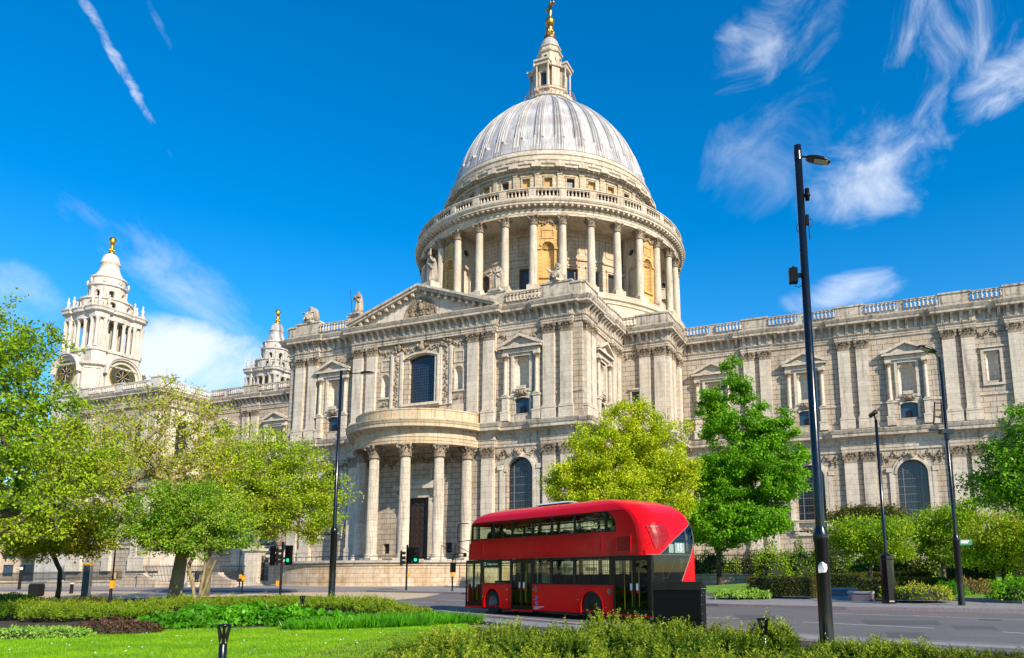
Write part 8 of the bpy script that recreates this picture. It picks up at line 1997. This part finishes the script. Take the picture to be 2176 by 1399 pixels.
# grass and daisies
def grass(name, poly, n, h, seed, dz=.05, w=.012, clear=None):
    rg = np.random.default_rng(seed); q = ground_scatter(poly, n, rg); z = np.array([gh(a, b) for a, b in q])+dz; P = np.stack([q[:, 0], q[:, 1], z], 1)
    Dl = unit(rg.normal(size=(n, 3))*np.array([.45, .45, .1])+np.array([0, 0, 1])); S_ = unit(np.cross(Dl, rg.normal(size=(n, 3)))); o = rhombi(name, P, Dl, S_, h*rg.uniform(.6, 1.3, n), w, 'lf_grass', None); o['kind'] = 'stuff'; o['label'] = 'short mown bright green grass'; o['category'] = 'grass'; return o
near = xy([(-60, 1358), (0, 1352), (200, 1347), (320, 1344), (480, 1341), (640, 1337), (850, 1331), (990, 1328), (1010, 1345), (900, 1440), (800, 1500), (-200, 1500)])
grass('grass', near, 170000, .055, 3)
rg = np.random.default_rng(8); q = ground_scatter(near, 420, rg); keep = [p for p in q if math.sin(p[0]*2.1)+math.sin(p[1]*2.7+p[0]) > .3]
mb = MB()
for x, y in keep: z = gh(x, y)+.05+.055; mb.set(Matrix.Translation((x, y, z)) @ Matrix.Rotation(rg.normal()*.3, 4, 'X')); mb.add([(.022*cos(PI/4*i), .022*sin(PI/4*i), 0) for i in range(8)], [tuple(range(8))]); mb.tube((0, 0, -.055), (0, 0, 0), .002, n=3)
o = mb.build('daisies', 'white_p'); o['kind'] = 'stuff'; o['label'] = 'tiny white daisies dotted over the lawn'; o['category'] = 'flowers'
# gilded figure and walkers in the churchyard, far left
M['tan'] = simple('tan_coat', (.45, .28, .09), .7, nscale=9, namt=.6)
for px, py, D_, mat, lab in ((244, 1250, 92, 'tan', 'person in a patterned golden-brown coat standing by the churchyard wall'), (419, 1248, 88, 'cloth', 'person in dark clothes passing behind the slim pale stems')):
    b = at_px(px, D_); t = thing('person', lab, 'person', b+Vector((0, 0, .12)), .4)
    j = [((0, 0, .98), .15), ((0, 0, 1.2), .14), ((0, 0, 1.42), .17), ((0, 0, 1.52), .06), ((0, -.02, 1.6), .07), ((.2, 0, 1.42), .07), ((-.2, 0, 1.42), .07), ((.25, .02, 1.15), .05), ((.24, -.08, .92), .04), ((-.25, .02, 1.15), .05), ((-.24, -.08, .92), .04), ((.1, 0, .85), .11), ((.11, -.02, .5), .08), ((.11, .03, .08), .05), ((.12, -.12, .04), .04), ((-.1, 0, .85), .11), ((-.11, -.05, .5), .08), ((-.11, .0, .08), .05), ((-.12, -.15, .04), .04)]
    skin_mesh('body', j, [(0, 1), (1, 2), (2, 3), (3, 4), (2, 5), (2, 6), (5, 7), (7, 8), (6, 9), (9, 10), (0, 11), (11, 12), (12, 13), (13, 14), (0, 15), (15, 16), (16, 17), (17, 18)], 'cloth', t, 1)
    mb = MB(); robe(mb, [(.75, .24, .18, 0, 0), (1.0, .21, .16, 0, 0), (1.3, .22, .16, 0, 0), (1.45, .20, .13, 0, 0), (1.52, .08, .08, 0, 0)], 5, .05, 1, n=24); mb.build('coat', mat, t); mb = MB(); face_head(mb, Vector((0, -.02, 1.68)), .085, 0, False); mb.build('head', 'skin', t)

# plain stone-faced building beyond the west front, glimpsed between the trees at the left edge
t = thing('office_building', 'plain pale building with rows of windows beyond the trees at the far left', 'building', at_px(-60, 215), R_(38))
hl = [rect(-34+4*i, -32+4*i, 2+4*j, 4.6+4*j) for i in range(17) for j in range(4)]
mb = MB(wf(0, 0)); mb.sheetpoly(rect(-36, 36, -1, 18), hl, 0)
for h_ in hl: mb.reveal(h_, -.4, 0)
mb.box(-36, 36, -14, -13.8, -1, 18); mb.box(35.8, 36, -13.8, 0, -1, 18); mb.box(-36, -35.8, -13.8, 0, -1, 18); mb.build('wall', 'plinth', t)
mb = MB(wf(0, 0))
for h_ in hl: mb.poly_w(h_, -.42, -.38)
mb.build('windows', 'glass2', t)['kind'] = 'stuff'
mb = MB(wf(0, 0)); mb.box(-36.6, 36.6, -14.6, .6, 18, 18.5); mb.add([(-36, 0, 18.5), (36, 0, 18.5), (36, -14, 18.5), (-36, -14, 18.5), (-33, -4, 21.5), (33, -4, 21.5), (33, -10, 21.5), (-33, -10, 21.5)], [(0, 1, 5, 4), (1, 2, 6, 5), (2, 3, 7, 6), (3, 0, 4, 7), (4, 5, 6, 7)]); mb.build('roof', 'greybox', t)
